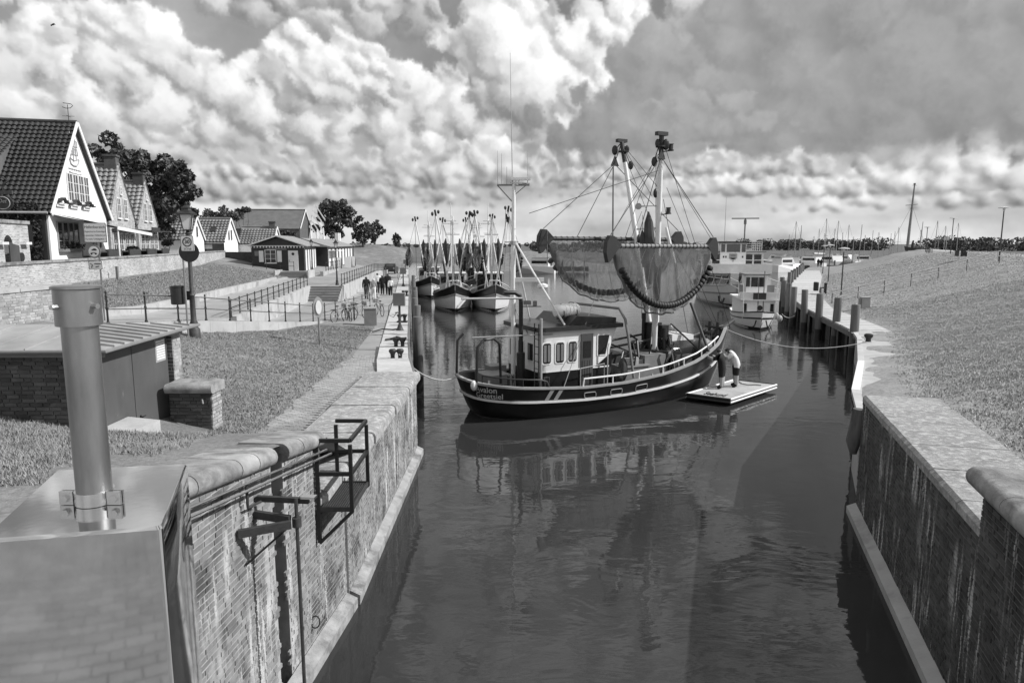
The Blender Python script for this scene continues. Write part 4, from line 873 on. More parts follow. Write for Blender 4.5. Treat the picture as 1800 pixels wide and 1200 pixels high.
T, A, U, N, Z = gable_house('gabled_house', 'large white gabled house with dark tiled roof and ship painting on its gable', (-26.95, 40.3), VU, 9.95, 17, 5.2, 8.45, 14.05, 'white_wall', 'tile_dark', .45, None, 'white_paint', True, .30)
f = lambda u, z, n=.02: A+U*u+N*n+Z*(z-5.2)
for k in range(4): window(T, f(3.62+k*.92, 10.0), U, .86, 1.75, 2, 3, sill=False)
q = G(); q.obb(f(3.0, 9.02), U*3.9, N*.12, Z*.07); q.build('sill_band', 'white_paint', T)
for k in range(4): window(T, f(1.4+k*.85, 6.95), U, .8, 1.7, 1, 3, 'grey_paint', sill=False)
window(T, f(7.6, 7.0), U, 1.5, 1.6, 2, 3, 'grey_paint', sill=False)
q = G(); q.obb(f(1.0, 6.0), U*3.5, N*.25, Z*.18); fb = q.build('flower_box', 'grey_mid', T)
q = G()
for k in range(90): p = f(1.0+random.random()*3.5, 6.2+random.random()*.22, .05+random.random()*.3); q.prism([p, p+Vector((random.uniform(-.12, .12), random.uniform(-.12, .12), .1)), p+Vector((random.uniform(-.1, .1), .1, random.uniform(-.1, .1)))], (.01, .01, .01))
q.build('flowers', 'leaf_dark', fb)
q = G(); q.add([f(.1, 8.2, .05), f(7.9, 7.75, .05), f(9.6, 7.15, 3.0), f(2.0, 7.45, 3.0)], [(0, 1, 2, 3)]); q.add([f(.1, 8.28, .05), f(7.9, 7.83, .05), f(9.6, 7.22, 3.0), f(2.0, 7.52, 3.0)], [(0, 1, 2, 3)]); aw = q.build('awning', 'grey_mid', T)
q = G(); q.bar(f(2.0, 7.45, 3.02), f(9.6, 7.15, 3.02), .06, .2); q.build('awning_edge', 'white_paint', aw)
q = G(); q.tube([f(2.4, 7.4, 2.9), f(2.4, 5.3, 2.9)], .05, 8); q.build('awning_post', 'white_paint', aw, True)
for k in range(3):                                  # small tile hoods over the lettering boards
    c = f(1.75+k*2.15, 8.75, .08); q = G(); q.grid([[c+U*(a*.9)+N*n_+Z*(.16+.30*math.exp(-(a*1.7)**2)+.06*math.sin(a*16)) for a in [-1+.1*i for i in range(21)]] for n_ in (.0, .28)]); h_ = q.build('tile_hood', 'tile_dark', T)
    q = G(); q.obb(c-U*.62+Z*(-.06), U*1.24, N*.03, Z*.24); q.build('lettering_board', 'white_paint', h_)
    q = G(); q.tube([c-U*.42+N*.05+Z*.04]+[c+U*(-.4+.1*i)+N*.05+Z*(.06+.05*((i % 2)*2-1)) for i in range(9)], .018, 5); q.build('script_lettering', 'grey_mid', h_)
q = G(); s0 = f(4.7, 11.75, .03)                    # painted sailing ship on the gable
def stroke(pts, r=.03): q.tube([s0+U*a+Z*b for a, b in pts], r, 4)
stroke([(-.75, .05), (-.6, -.25), (-.2, -.35), (.3, -.33), (.65, -.15), (.85, .12)], .05); stroke([(-.7, .1), (0, -.02), (.8, .15)]); stroke([(-.05, -.1), (-.05, 1.9)]); stroke([(-.5, .1), (-.45, 1.2)]); stroke([(.4, .1), (.4, 1.35)])
for mx, zs, wv in ((-.05, (.35, .85, 1.35), .45), (-.48, (.3, .75), .26), (.4, (.35, .85), .3)):
    for z_ in zs: stroke([(mx-wv, z_), (mx+.05, z_+.06), (mx+wv, z_), (mx+wv*.8, z_+.38), (mx, z_+.42), (mx-wv*.8, z_+.38), (mx-wv, z_)], .022)
for i in range(7): stroke([(-1+.3*i, -.55), (-.9+.3*i, -.62), (-.8+.3*i, -.55)], .03)
stroke([(-1, -.78), (-.5, -.84), (0, -.82), (.6, -.86), (1, -.78)], .05); q.build('ship_painting', 'grey_paint', T)
for x in (1.2, 3.2): 
    p = A-N*x+Z*1.75; window(T, p-U*.02, -N, 1.6, 2.0, 3, 3, 'grey_paint', N=-U, sill=False)
for x in (7.5, 9.8): window(T, A-N*x+Z*1.75-U*.02, -N, 1.6, 2.0, 3, 3, 'grey_paint', N=-U, sill=False)
q = G(); q.tube([A-U*.62+Z*3.05+N*.2, A-U*.62+Z*3.05-N*17], .07, 8); q.build('gutter', 'grey_paint', T, True)
# dormer on the dark roof slope
dx0, dx1, zd0, zd1, dy = 2.9, 8.6, 9.25, 11.1, 1.9
def rp_(x, z): t = (z-8.45)/5.6; return A-N*x+U*(4.975*t)+Z*(z-5.2)
a0, a1 = rp_(dx0, zd0), rp_(dx1, zd0); t0, t1 = rp_(dx0, zd1+2.0), rp_(dx1, zd1+2.0)
fz = Z*(zd1-zd0)
q = G(); q.add([a0, a1, a1+fz, a0+fz], [(0, 1, 2, 3)]); q.build('dormer_front', 'dark_paint', T)
q = G(); q.add([a0, a0+fz, t0], [(0, 1, 2)]); q.build('dormer_cheek', 'tile_slate', T); q = G(); q.add([a1, a1+fz, t1], [(0, 1, 2)]); q.build('dormer_cheek', 'tile_slate', T)
Vd = (t0-(a0+fz)); Ld = Vd.length; Vd.normalize(); Nd = (-N).cross(Vd); Nd = Nd if Nd.z > 0 else -Nd
dr = pantiles('dormer_roof', T, a0+fz+N*.25-Vd*.3+Nd*.08, -N, Vd, Nd, dx1-dx0+.5, Ld+.3, 'tile_dark', .34, .4, .05, .055)
q = G(); q.bar(a0+fz+N*.25-Vd*.3-Z*.1, a1+fz-N*.25-Vd*.3-Z*.1, .1, .16); q.build('dormer_gutter', 'white_paint', T)
window(T, rp_(dx0, zd0)-N*1.3+Z*.95-U*.03, -N, 1.5, 1.5, 2, 3, 'white_paint', N=-U)
q = G(); q.bar(a0+N*.05, t0+N*.05, .1, .12); q.build('dormer_flashing', 'white_paint', T)
vn = aty(121, 213, 44.8); q = G(); q.tube([vn-Z*.3, vn+Z*1.0], .02, 5); q.tube([vn+Z*.30-U*.35, vn+Z*.30+U*.35], .012, 4); q.tube([vn+Z*.30-N*.35, vn+Z*.30+N*.35], .012, 4); q.tube([vn+Z*.9+N*a+Z*b_ for a, b_ in ((-.3, -.05), (-.1, -.12), (.15, -.1), (.3, .05), (.2, .15), (-.25, .2))], .02, 4); q.build('weather_vane', 'iron', T)
# ivy block on the near corner
Iv = thing('ivy', 'dark clipped ivy covering the near corner of the white house', 'ivy', A)
def leaves(boxes, size, m, name, parent, flat=None):
    Vs = []; 
    for (c, r, n) in boxes:
        k = int(n); d = RNG.normal(size=(k, 3)); d /= np.linalg.norm(d, axis=1)[:, None]; rad = RNG.uniform(.55, 1.0, k)**.5
        if flat: d = RNG.uniform(-1, 1, (k, 3)); rad = np.ones(k)
        p = np.array(c)+d*np.array(r)*rad[:, None]; a = RNG.normal(size=(k, 3)); a /= np.linalg.norm(a, axis=1)[:, None]; b = np.cross(a, RNG.normal(size=(k, 3))); b /= np.linalg.norm(b, axis=1)[:, None]+1e-9
        s_ = size*RNG.uniform(.6, 1.3, k)[:, None]
        Vs.append(np.stack([p-a*s_, p-b*s_*.55, p+a*s_, p+b*s_*.55], 1))
    Vv = np.concatenate(Vs).reshape(-1, 3); F = np.arange(len(Vv)).reshape(-1, 4); off = np.array(OFF[parent]) if parent is not None else 0
    return link(name, npmesh(name, Vv-off, F, MATS[m]), parent)
q = G()
ivb = [(A+N*(-.7-.55*i)-U*.3+Z*(.5+.55*j), (.45, .35, .45), 170) for i in range(6) for j in range(6) if not (i > 4 and j < 3)]
leaves(ivb, .10, 'leaf_dark', 'leaves', Iv); q.obb(A-N*3.4-U*.3, N*3.3, U*.28, Z*3.1); q.build('stems', 'leaf_dark', Iv)
Cs = thing('cafe_sign', 'small black cafe sign board hung on the ivy', 'sign', A-N*1.2-U*.9+Z*1.2)
p = A-N*2.1-U*.78+Z*1.1; q = G(); q.obb(p, N*1.5, U*.06, Z*1.25); q.build('board', 'iron', Cs)
q = G(); q.bar(p+N*.25-U*.03+Z*.5, p+N*1.15-U*.03+Z*.95, .02, .14); q.build('slanted_lettering', 'grey_paint', Cs)
q = G(); q.ball(p+N*.7-U*.02+Z*.35, (.2, .03, .2), 8, 6); q.build('emblem', 'grey_paint', Cs)
# brick gateway in front of the house
Gt = thing('brick_gateway', 'small sunlit brick gateway with an arched dark doorway beside the white house', 'gateway', (-25.5, 34, 5.2))
a = Vector((-22.95, 29.2, 5.1)); u = Vector((-.239, 1, 0)).normalized(); n_ = Vector((u.y, -u.x, 0)); L_ = 5.6; h_ = 2.35
def gp(s_, z_, d=0.): return a+u*s_+n_*d+Z*z_
arch = [gp(2.95, 0)]+[gp(2.95, 1.3)]+[gp(3.4-.45*math.cos(t), 1.3+.5*math.sin(t)) for t in [PI*k/8 for k in range(1, 8)]]+[gp(3.85, 1.3), gp(3.85, 0)]
q = G(); q.prism([gp(0, 0)]+arch[:5]+[gp(3.0, h_), gp(0, h_)], -n_*.5); q.prism(arch[4:]+[gp(L_, 0), gp(L_, h_), gp(3.0, h_)], -n_*.5); q.build('wall', 'brick_house', Gt)
q = G(); q.add([p-n_*.45 for p in arch], [tuple(range(len(arch)))]); q.build('doorway', 'iron', Gt)
q = G(); q.prism([gp(3.45, 0, .02), gp(3.45, 1.45, .02), gp(3.75, 1.3, .3), gp(3.75, 0, .3)], -n_*.05); q.build('door_leaf', 'wood_dark', Gt)
q = G(); q.obb(gp(-.1, h_, .08), u*(L_+.2), -n_*.66, Z*.16); q.build('coping', 'coping', Gt)
q = G(); q.lathe(gp(4.4, .75, .04), [(.22, 0), (.22, .1)], 12, n_); q.build('wall_lantern', 'iron', Gt)
for s_ in (2.5, 4.9): q = G(); q.obb(gp(s_-.3, 1.35, .0), u*.6, n_*.28, Z*.12); q.build('bracket_beam', 'white_paint', Gt)
Ov = thing('hanging_sign', 'dark oval inn sign hanging from a bracket above the gateway', 'sign', (-23.2, 30.3, 8.0)); oc = aty(7, 357, 31.0)
q = G(); q.lathe(oc, [(.40, 0), (.40, .08)], 24, (.2, -1, 0)); q.v = [(x, y, oc.z+(z-oc.z)*.82) for x, y, z in q.v]; o = q.build('board', 'iron', Ov)
q = G(); q.tube([oc+Vector((.33*math.cos(t), -.09, .27*math.sin(t))) for t in [2*PI*k/24 for k in range(25)]], .02, 4); q.build('rim', 'grey_paint', o)
text_on(o, 'Det', .24, oc+Vector((0, -.10, .08)), (1, .0, 0), (0, 0, 1), 'grey_paint', shear=.3)
q = G(); q.box(oc+Vector((0, .0, .47)), (.85, .08, .16)); q.build('upper_board', 'wood_dark', Ov)
q = G(); q.tube([oc+Vector((-1.6, .3, .75)), oc+Vector((0, 0, .75)), oc+Vector((.3, 0, .95)), oc+Vector((0, 0, 1.15)), oc+Vector((-.25, 0, 1.0))], .03, 5); q.tube([oc+Vector((0, 0, .75)), oc+Vector((0, 0, .3))], .02, 5); q.build('bracket', 'iron', Ov)
# two brick gables further along
for (lab, y0, w, eave, ridge, ny) in (('narrow pale brick gabled house with chimney next to the white house', 50.55, 6.2, 8.3, 12.35, 0), ('smaller pale brick gabled house beside the big tree', 57.4, 6.1, 8.1, 11.7, 1)):
    T, A, U, N, Z = gable_house('gabled_house', lab, (-17.3-.239*y0, y0), VU, w, 9, 5.2, eave, ridge, 'brick_house', 'tile_mid', .12, (0, .45, .8, 1.25, 'brick_hut'), None, True, .36)
    f = lambda u, z, n=.02: A+U*u+N*n+Z*(z-5.2)
    for s_ in (-1, 1):
        q = G(); q.obb(f(w/2+s_*w/2, eave, .0)-N*.3, N*.34, U*(-s_*w/2)+Z*(ridge-eave), Z*.2); q.build('parapet', 'concrete_pale', T)
    for k in (2.3, 3.9): window(T, f(k, 9.15), U, .8, 1.55, 2, 3)
    for k in (.9, 2.2, 3.7, 5.0): window(T, f(k, 6.45), U, 1.0, 1.7, 2, 4)
    window(T, f(w/2, 10.5), U, .35, .6, 1, 2)
    q = G(); q.obb(f(.3, 7.5, .05), U*(w-.6), N*.9, Z*.1); q.build('canopy', 'dark_paint', T)
    if ny: q = G(); q.obb(f(.2, 7.5, .95), U*2.6, N*.06, Z*.35); q.build('shop_sign', 'dark_paint', T)
# houses behind
def simple(label, A, U, w, D, zb, eave, ridge, wall, roof, chim=None, tw=.4, wins=()):
    T, A, U, N, Z = gable_house('house', label, A, U, w, D, zb, eave, ridge, wall, roof, .2, chim, 'white_paint', tw > 0, tw or .4)
    for (u, z, ww, hh) in wins: window(T, A+U*u+N*.02+Z*(z-zb), U, ww, hh, 1, 2, 'grey_mid', sill=False)
    return T, A, U, N, Z
simple('little white gabled house half hidden by the lantern lamp', (-37.3, 80), (-.15, 1), 5.4, 6.5, 4.5, 7.0, 9.5, 'white_wall', 'tile_mid', wins=((2.7, 7.9, .5, 1.2),))
h5 = simple('white gabled house with wide pantile roof and skylights', (-35.9, 86), (-.15, 1), 7, 5.8, 4.5, 6.75, 9.6, 'white_wall', 'tile_mid', wins=((2.4, 7.6, .5, 1.3), (3.7, 7.6, .5, 1.3)))
for x, m_ in ((3.9, 'glass_lamp'), (1.6, 'glass')):
    T, A, U, N, Z = h5; t_ = .5; c = A-N*x+U*3.5*t_+Z*(2.25+2.85*t_); V_ = (U*3.5+Z*2.85).normalized(); q = G(); q.obb(c-N*.3-V_*.5+(Z-U)*.14, N*.62, V_*.95, (Z-U).normalized()*.08); q.build('skylight', m_, T)
T, A, U, N, Z = h5; q = G(); q.obb(A-N*4.3-U*.12+Z*1.35, N*2.9, U*.08, Z*.5); q.build('shop_sign', 'grey_paint', T)
q = G(); q.obb(A-N*5.8-U*.06+Z*.0, N*5.8, U*.06, Z*2.0); q.build('shop_front', 'dark_paint', T)
simple('low house with plain tiled roof and chimney in front of the long roof', (-32.6, 94), (-.15, 1), 6, 4.6, 4.5, 6.5, 8.7, 'white_wall', 'tile_mid', (0, .5, .8, 1.3, 'brick_hut'), wins=((2.2, 7.2, .5, .8), (3.6, 7.2, .5, .8)))
simple('long dark house with slate roof rising behind the kiosk', (-35.6, 116), (-.12, 1), 11, 11.8, 4, 9.0, 12.2, 'brick_hut', 'tile_slate', None, 0)
# wooden kiosk and the row of shops behind it
KX0, KX1, KY, kz0 = -26.5, -21.15, 70., 3.75
Kk = thing('kiosk', 'dark clapboard kiosk with white door, shuttered window and toothed white trim', 'kiosk', (-23.8, 70, 3.7)); bd = Vector((-.17, 1, 0)).normalized()
q = G(); ka, kb = Vector((KX0, KY, kz0)), Vector((KX1, KY, kz0)); q.prism([ka, kb, kb+Z*2.55, (ka+kb)/2+Z*3.35, ka+Z*2.55], bd*11); q.build('wall', 'dark_paint', Kk)
for k in range(13):
    q = G(); q.obb(Vector((KX0, KY-.02, kz0+.02+.19*k)), (KX1-KX0, 0, 0), (0, .02, 0), (0, -.012, .175)); q.build('board', 'dark_paint', Kk)
for s_, b0 in ((1, ka), (-1, kb)):
    ap = (ka+kb)/2+Z*3.5; e_ = b0+Z*2.55-Vector((s_*.45, 0, .08)); q = G(); q.obb(e_-bd*.5, bd*11.8, ap-bd*.0-e_, Z*.08); q.build('roof', 'felt', Kk)
    q = G(); q.bar(e_-bd*.56+Z*.02, ap-bd*.56+Z*.02, .05, .12); q.build('bargeboard', 'white_paint', Kk)
q = G(); q.box(((KX0+KX1)/2, KY-.1, kz0+2.52), (5.9, .12, .07)); q.build('trim', 'white_paint', Kk)
for k in range(18): q = G(); q.box((KX0+.05+k*.31, KY-.1, kz0+2.40), (.13, .06, .17)); q.build('tooth', 'white_paint', Kk)
window(Kk, (KX0+1.95, KY-.03, kz0+1.45), (1, 0, 0), 1.15, 1.35, 2, 3, 'white_paint')
for x in (KX0+1.0, KX0+2.85): q = G(); q.box((x, KY-.05, kz0+1.45), (.45, .05, 1.15)); q.build('shutter', 'white_paint', Kk)
q = G(); q.box((KX0+4.25, KY-.05, kz0+1.02), (1.0, .07, 2.04)); dk_ = q.build('door', 'white_paint', Kk)
q = G(); q.lathe((KX0+4.25, KY-.09, kz0+1.7), [(.14, 0), (.14, .02)], 14, (0, -1, 0)); q.build('round_window', 'iron', dk_)
q = G(); q.tube([(KX0+3.85, KY-.14, kz0+.95), (KX0+3.85, KY-.14, kz0+1.1)], .02, 5); q.build('handle', 'iron', dk_)
q = G(); q.box((KX0+.55, KY-.06, kz0+1.75), (.4, .06, .5)); q.build('notice_case', 'grey_mid', Kk)
q = G(); q.box((KX0+2.6, KY-.05, kz0+2.18), (2.0, .03, .14)); q.build('lettering_board', 'grey_mid', Kk)
for k in range(5):
    p = kb+bd*(.6+2.0*k)+Vector((.03, 0, 0)); q = G(); q.obb(p, bd*1.1, (.05, .008, 0), Z*2.1); q.build('white_panel', 'white_paint', Kk)
q = G(); q.obb(ka-Vector((.6, .6, .75)), (6.4, 0, 0), (0, 1.0, 0), Z*.74); q.build('plinth', 'concrete', Kk)
Rs = thing('shop_row', 'long low shop row with pale felt roof behind the kiosk', 'shops', (-23.5, 84, 3.7))
sa = Vector((-22.3, 83.2, 3.6)); sd = Vector((-.11, 1, 0)).normalized(); sn = Vector((sd.y, -sd.x, 0)); Ls = 25
q = G(); q.obb(sa-sn*6, sn*6, sd*Ls, Z*2.5); q.build('wall', 'dark_paint', Rs)
q = G(); q.prism([sa+sn*.5+Z*2.5-sd*.4, sa-sn*3+Z*3.55-sd*.4, sa-sn*6.5+Z*2.5-sd*.4], sd*(Ls+.8)); q.build('roof', 'felt', Rs)
for k in range(8):
    q = G(); q.obb(sa+sn*.02+sd*(.4+3.1*k), sn*.05, sd*1.7, Z*2.2); q.build('white_panel', 'white_paint', Rs)
    q = G(); q.obb(sa+sn*.02+sd*(2.2+3.1*k)+Z*.1, sn*.04, sd*1.1, Z*2.0); q.build('glass_door', 'glass', Rs)
q = G(); q.obb(sa+sn*.06+sd*.5+Z*2.0, sn*1.2, sd*5, Z*.08-sn*0); q.build('awning', 'white_paint', Rs)
for k in range(2): q = G(); q.box(sa-sn*2+sd*(23+k*1.6)+Z*3.9, (.55, .55, 1.2)); q.build('chimney', 'white_paint', Rs)
for k, (px_, y_) in enumerate(((547, 96), (558, 97), (569, 99))):
    p = aty(px_, 418, y_); Bf = thing('furled_parasol', ('short', 'middle', 'tallest')[k]+' furled white parasol standing up behind the shop roof', 'parasol', (p.x, y_, 4))
    q = G(); q.lathe((p.x, y_, 4), [(.05, 0), (.05, 1.6), (.22, 1.7), (.16, 3.0), (.07, 4.0+.3*k), (.02, 4.2+.3*k)], 8); q.build('cloth', 'white_paint', Bf)
fp = thing('flag_pole', 'leaning pole with long white pennants behind the shops', 'flag', (-33, 100, 4)); p = aty(552, 360, 100); p0_ = aty(538, 415, 100)
q = G(); q.tube([p0_-Z*3, p], .05, 5); q.build('pole', 'white_paint', fp)
for k in range(5):
    a = p0_.lerp(p, .35+.16*k); q = G(); q.grid([[a+Vector((s_*1.5, .2*s_, -1.9*s_**1.4-.35*w_+.1*math.sin(6*s_))) for s_ in [i/6 for i in range(7)]] for w_ in (0, 1)]); q.build('pennant', 'white_paint', fp)
# sandwich boards and seats in front of the shops
for k, (x, y_) in enumerate(((-20.3, 80), (-20.0, 84), (-20.6, 88.5))):
    Bd = thing('a_frame_board', ('white advertising board nearest the kiosk terrace', 'white advertising board beside the shop awning', 'white advertising board near the end of the shop row')[k], 'board', (x, y_, 3.6))
    for s_ in (-1, 1): q = G(); q.obb((x-.4, y_+s_*.35, 3.62), (.8, 0, 0), (0, .04, 0), (0, -s_*.3, 1.25)); q.build('panel', 'white_paint' if s_ < 0 else 'grey_mid', Bd)

# ------------------------------------------------------------------ trees
def tree(label, base, h, clumps, n, size=.33, m='leaf', tr=.35, group=None):
    T = thing('tree', label, 'tree', base, group); b = V3(base); q = G()
    top = b+Z*h*.45; q.tube([b-Z*.5, b+Z*h*.2, top], [tr, tr*.75, tr*.5], 8)
    for (c, r, w) in clumps: q.tube([b+Z*h*random.uniform(.2, .42), V3(c)*.6+b*.4+Z*h*.1+Vector((random.uniform(-.5, .5), 0, 0)), V3(c)], [tr*.4, tr*.25, tr*.08], 6)
    q.build('trunk', 'bark', T, True)
    bx = []; tot = sum(w for _, _, w in clumps)
    for (c, r, w) in clumps:
        r = (r, r, r*.85) if isinstance(r, (int, float)) else r; kk = max(6, int(14*w))
        for _ in range(kk):
            d = Vector((random.gauss(0, 1), random.gauss(0, 1), random.gauss(0, 1))).normalized()*random.uniform(.35, 1.05); s_ = random.uniform(.20, .42)
            bx.append((V3(c)+Vector((d.x*r[0], d.y*r[1], d.z*r[2])), (r[0]*s_, r[1]*s_, r[2]*s_), n*w/tot/kk))
    leaves(bx, size, m, 'crown', T); return T
def px(x, y, Y): return aty(x, y, Y)
s_ = 76/1200
tree('big broad dark tree behind the brick gabled houses', (-41, 76, 5), 13,
     [(px(195, 268, 76), 2.2, .8), (px(175, 290, 75), 1.6, .4), (px(222, 300, 77), 2.3, .7), (px(262, 300, 76), 2.7, 1), (px(300, 310, 75), 2.6, 1), (px(330, 300, 74), 1.5, .35), (px(265, 345, 76), 3.0, 1), (px(310, 355, 75), 2.4, .8), (px(335, 340, 75), 1.3, .3), (px(290, 390, 76), 2.6, .7)], 11000, .30)
for lab, (x, y, Y, w, h), n in (('round leafy tree standing behind the shop row', (590, 388, 128, 44, 43), 6000), ('bushy tree between round tree and dike', (638, 412, 135, 22, 24), 1800), ('taller narrow tree on the dike behind the bushy one', (658, 408, 140, 20, 27), 2000), ('small lone tree far along the dike', (697, 421, 150, 9, 14), 700)):
    sc = Y/1200; c = px(x, y, Y); cl = []
    for k in range(7):
        a = 2*PI*k/7; cl.append((c+Vector((math.cos(a)*w*.5*sc, math.sin(a)*w*.5*sc, math.sin(k*2.4)*h*.45*sc)), w*.45*sc, .6))
    cl.append((c, w*.65*sc, 1)); cl.append((c+Z*h*.55*sc, w*.42*sc, .6)); tree(lab, (c.x, Y, 4), c.z-4+h*sc, cl, n, .28 if w > 30 else .24)
for k, (x, y, Y, w, lab) in enumerate(((375, 376, 105, 22, 'low tree crown showing over the white house roof'), (405, 378, 108, 20, 'second low tree crown over the pantile roof'), (428, 371, 110, 12, 'small tree top beside the long slate roof'), (500, 410, 100, 9, 'little bush above the kiosk roof'), (512, 412, 102, 7, 'pale little bush next to the long dark wall'), (295, 425, 70, 9, 'clipped round bush by the far brick house'), (233, 440, 52, 7, 'round potted bush by the brick house door'))):
    sc = Y/1200; c = px(x, y, Y); tree(lab, (c.x, Y, 4.8), c.z-4.8+w*sc, [(c+Vector((d*w*.6*sc, 0, random.uniform(-.2, .2)*w*sc)), w*.55*sc, 1) for d in (-1, 0, 1)], 900, .2, 'leaf_dark' if k > 4 else 'leaf', .12)
# ------------------------------------------------------------------ the black trawler in the lock
BO = Vector((-1.9, 25.45, 0)); BA = R(27.3); BD = Vector((math.cos(BA), math.sin(BA), 0)); BN = Vector((math.sin(BA), -math.cos(BA), 0))
def bp(s, y, z): return BO+BD*s+BN*y+Vector((0, 0, z))
def proj(p):
    c, s_ = math.cos(PITCH), math.sin(PITCH); d = V3(p)-Vector((0, 0, CAMZ)); w = d.y*c-d.z*s_; return 900+1200*d.x/w, 600-1200*(d.y*s_+d.z*c)/w
def s_at(px_, y, z):
    a, b = -2., 16.
    for _ in range(40):
        m_ = (a+b)/2
        if proj(bp(m_, y, z))[0] < px_: a = m_
        else: b = m_
    return a
def cat_(P, t):
    n = len(P)-1; x = min(max(t, 0), 1)*n; i = min(int(x), n-1); f = x-i; p = [P[max(i-1, 0)], P[i], P[i+1], P[min(i+2, n)]]
    return tuple(.5*(2*p[1][k]+(p[2][k]-p[0][k])*f+(2*p[0][k]-5*p[1][k]+4*p[2][k]-p[3][k])*f*f+(3*p[1][k]-p[0][k]-3*p[2][k]+p[3][k])*f**3) for k in range(len(p[0])))
def make_hull(sheer, water, zs):
    def hp(tau, t, off=0., side=1):
        a = cat_(sheer, tau); b = cat_(water, tau); k = max(t, 0)**.75 if t >= 0 else t*.6
        zt_ = interp(a[0], zs); s_ = lerp(b[0], a[0], k); y = max(0., lerp(b[1], a[1], k)) if t >= 0 else max(0., b[1]*(1+t*.9))
        return Vector((s_, side*y, t*zt_ if t >= 0 else t*.9))
    def hq(tau, t, off=0., side=1):                 # on the surface, lifted outwards
        p = hp(tau, t, 0, side); a = hp(min(tau+.01, 1), t, 0, side)-hp(max(tau-.01, 0), t, 0, side); n = Vector((a.y, -a.x, 0)) if side > 0 else Vector((-a.y, a.x, 0))
        n = -n if (n.y*side < 0) else n
        if n.length < 1e-6: n = Vector((-1 if tau < .5 else 1, 0, 0))
        return p+n.normalized()*off
    return hq
SH = [(0, 0), (.08, .75), (.35, 1.35), (.95, 1.85), (1.9, 2.12), (3.6, 2.25), (6, 2.3), (8.4, 2.15), (10.4, 1.72), (11.9, 1.08), (12.9, .42), (13.4, .03)]
WL = [(.55, 0), (.62, .6), (.95, 1.1), (1.5, 1.5), (2.4, 1.82), (4, 2.0), (6, 2.05), (8.3, 1.8), (10.1, 1.25), (11.3, .66), (12.05, .22), (12.35, .02)]
ZS = [(0, 1.42), (1.5, 1.28), (4, 1.10), (6, 1.12), (8, 1.27), (10, 1.58), (12, 2.1), (13.4, 2.75)]
hq = make_hull(SH, WL, ZS)
AV = thing('fishing_trawler', 'black hulled shrimp trawler with hoisted nets and white wheelhouse lying across the lock', 'trawler', BO)
def bq(tau, t, off=0., side=1): p = hq(tau, t, off, side); return bp(p.x, p.y, p.z)
taus = [k/44 for k in range(45)]; ts = [-.7, -.3, 0, .12, .25, .4, .55, .7, .85, 1.]
for nm in ('hull',):
    q = G()
    for side in (1, -1): q.grid([[bq(a, t, 0, side) for a in taus] for t in ts])
    hull = q.build('hull', 'hull_black', AV, 'all')
q = G()
for side in (1, -1): q.grid([[bq(a, t, -.09, side) for a in taus] for t in (.55, 1.)])
q.build('bulwark', 'hull_black', hull, 'all')
q = G(); q.grid([[bp(hq(a, .6, -.08, sd).x, hq(a, .6, -.08, sd).y, interp(hq(a, .6).x, [(0, .80), (6, .62), (9, .75), (12, 1.25), (13.4, 1.9)])) for sd in (1, -1)] for a in taus]); q.build('deck', 'wood_dark', hull)
for nm, t, off, wd, m_ in (('cap_rail', 1., -.04, .13, 'grey_paint'), ('rubbing_strake', .56, .03, .075, 'hull_stripe')):
    q = G()
    for side in (1, -1): q.grid([[bq(a, t, off, side)+Vector((0, 0, dz))+(bq(a, t, off+dn, side)-bq(a, t, off, side)) for a in taus] for dn, dz in ((-wd/2, -.03), (wd/2, -.03), (wd/2, .05), (-wd/2, .05), (-wd/2, -.03))])
    q.build(nm, m_, hull, True)
q = G()
for side in (1, -1): q.grid([[bq(a, t, .004, side) for a in taus] for t in (-.12, .03)])
q.build('boot_top', 'grey_mid', hull, 'all')
# arc length along the side, for lettering and marks
arc = [0.]; 
for k in range(1, 401): arc.append(arc[-1]+(hq(k/400, .8)-hq((k-1)/400, .8)).length)
def tau_of(a):
    a = max(0, a); k = 0
    while k < 399 and arc[k+1] < a: k += 1
    return (k+(a-arc[k])/(arc[k+1]-arc[k]))/400
def tau_px(px_, t):
    a, b = .05, 1.
    for _ in range(40):
        m_ = (a+b)/2
        if proj(bq(m_, t))[0] < px_: a = m_
        else: b = m_
    return a
for txt, c0, z_, sz in (('Avalon', 1.32, 1.19, .33), ('Greetsiel', 1.38, .955, .31)):
    me = text_mesh(txt, sz, .18, .002)
    for v in me.vertices:
        ta = tau_of(c0+v.co.x); zt_ = interp(hq(ta, 1).x, ZS); v.co = bq(ta, (z_+v.co.y)/zt_, .012)-BO
    me.materials.clear(); me.materials.append(MATS['hull_stripe']); link('name_lettering', me, hull)
for x in (957, 972.5):
    q = G(); q.grid([[bq(tau_px(x+dx+11*(t-.62)/.34, t), t, .012) for dx in (0, 7)] for t in (.62, .74, .86, .96)]); q.build('slanted_stripe', 'grey_paint', hull)
for x in (1037, 1083, 1127):
    q = G(); pts = [bq(tau_px(x+10*math.copysign(min(1, abs(math.cos(a)*1.3)), math.cos(a)), .72), .72+.10*math.copysign(min(1, abs(math.sin(a)*1.3)), math.sin(a)), .015) for a in [2*PI*k/16 for k in range(17)]]; q.tube(pts, .018, 5); q.build('freeing_port', 'grey_paint', hull)
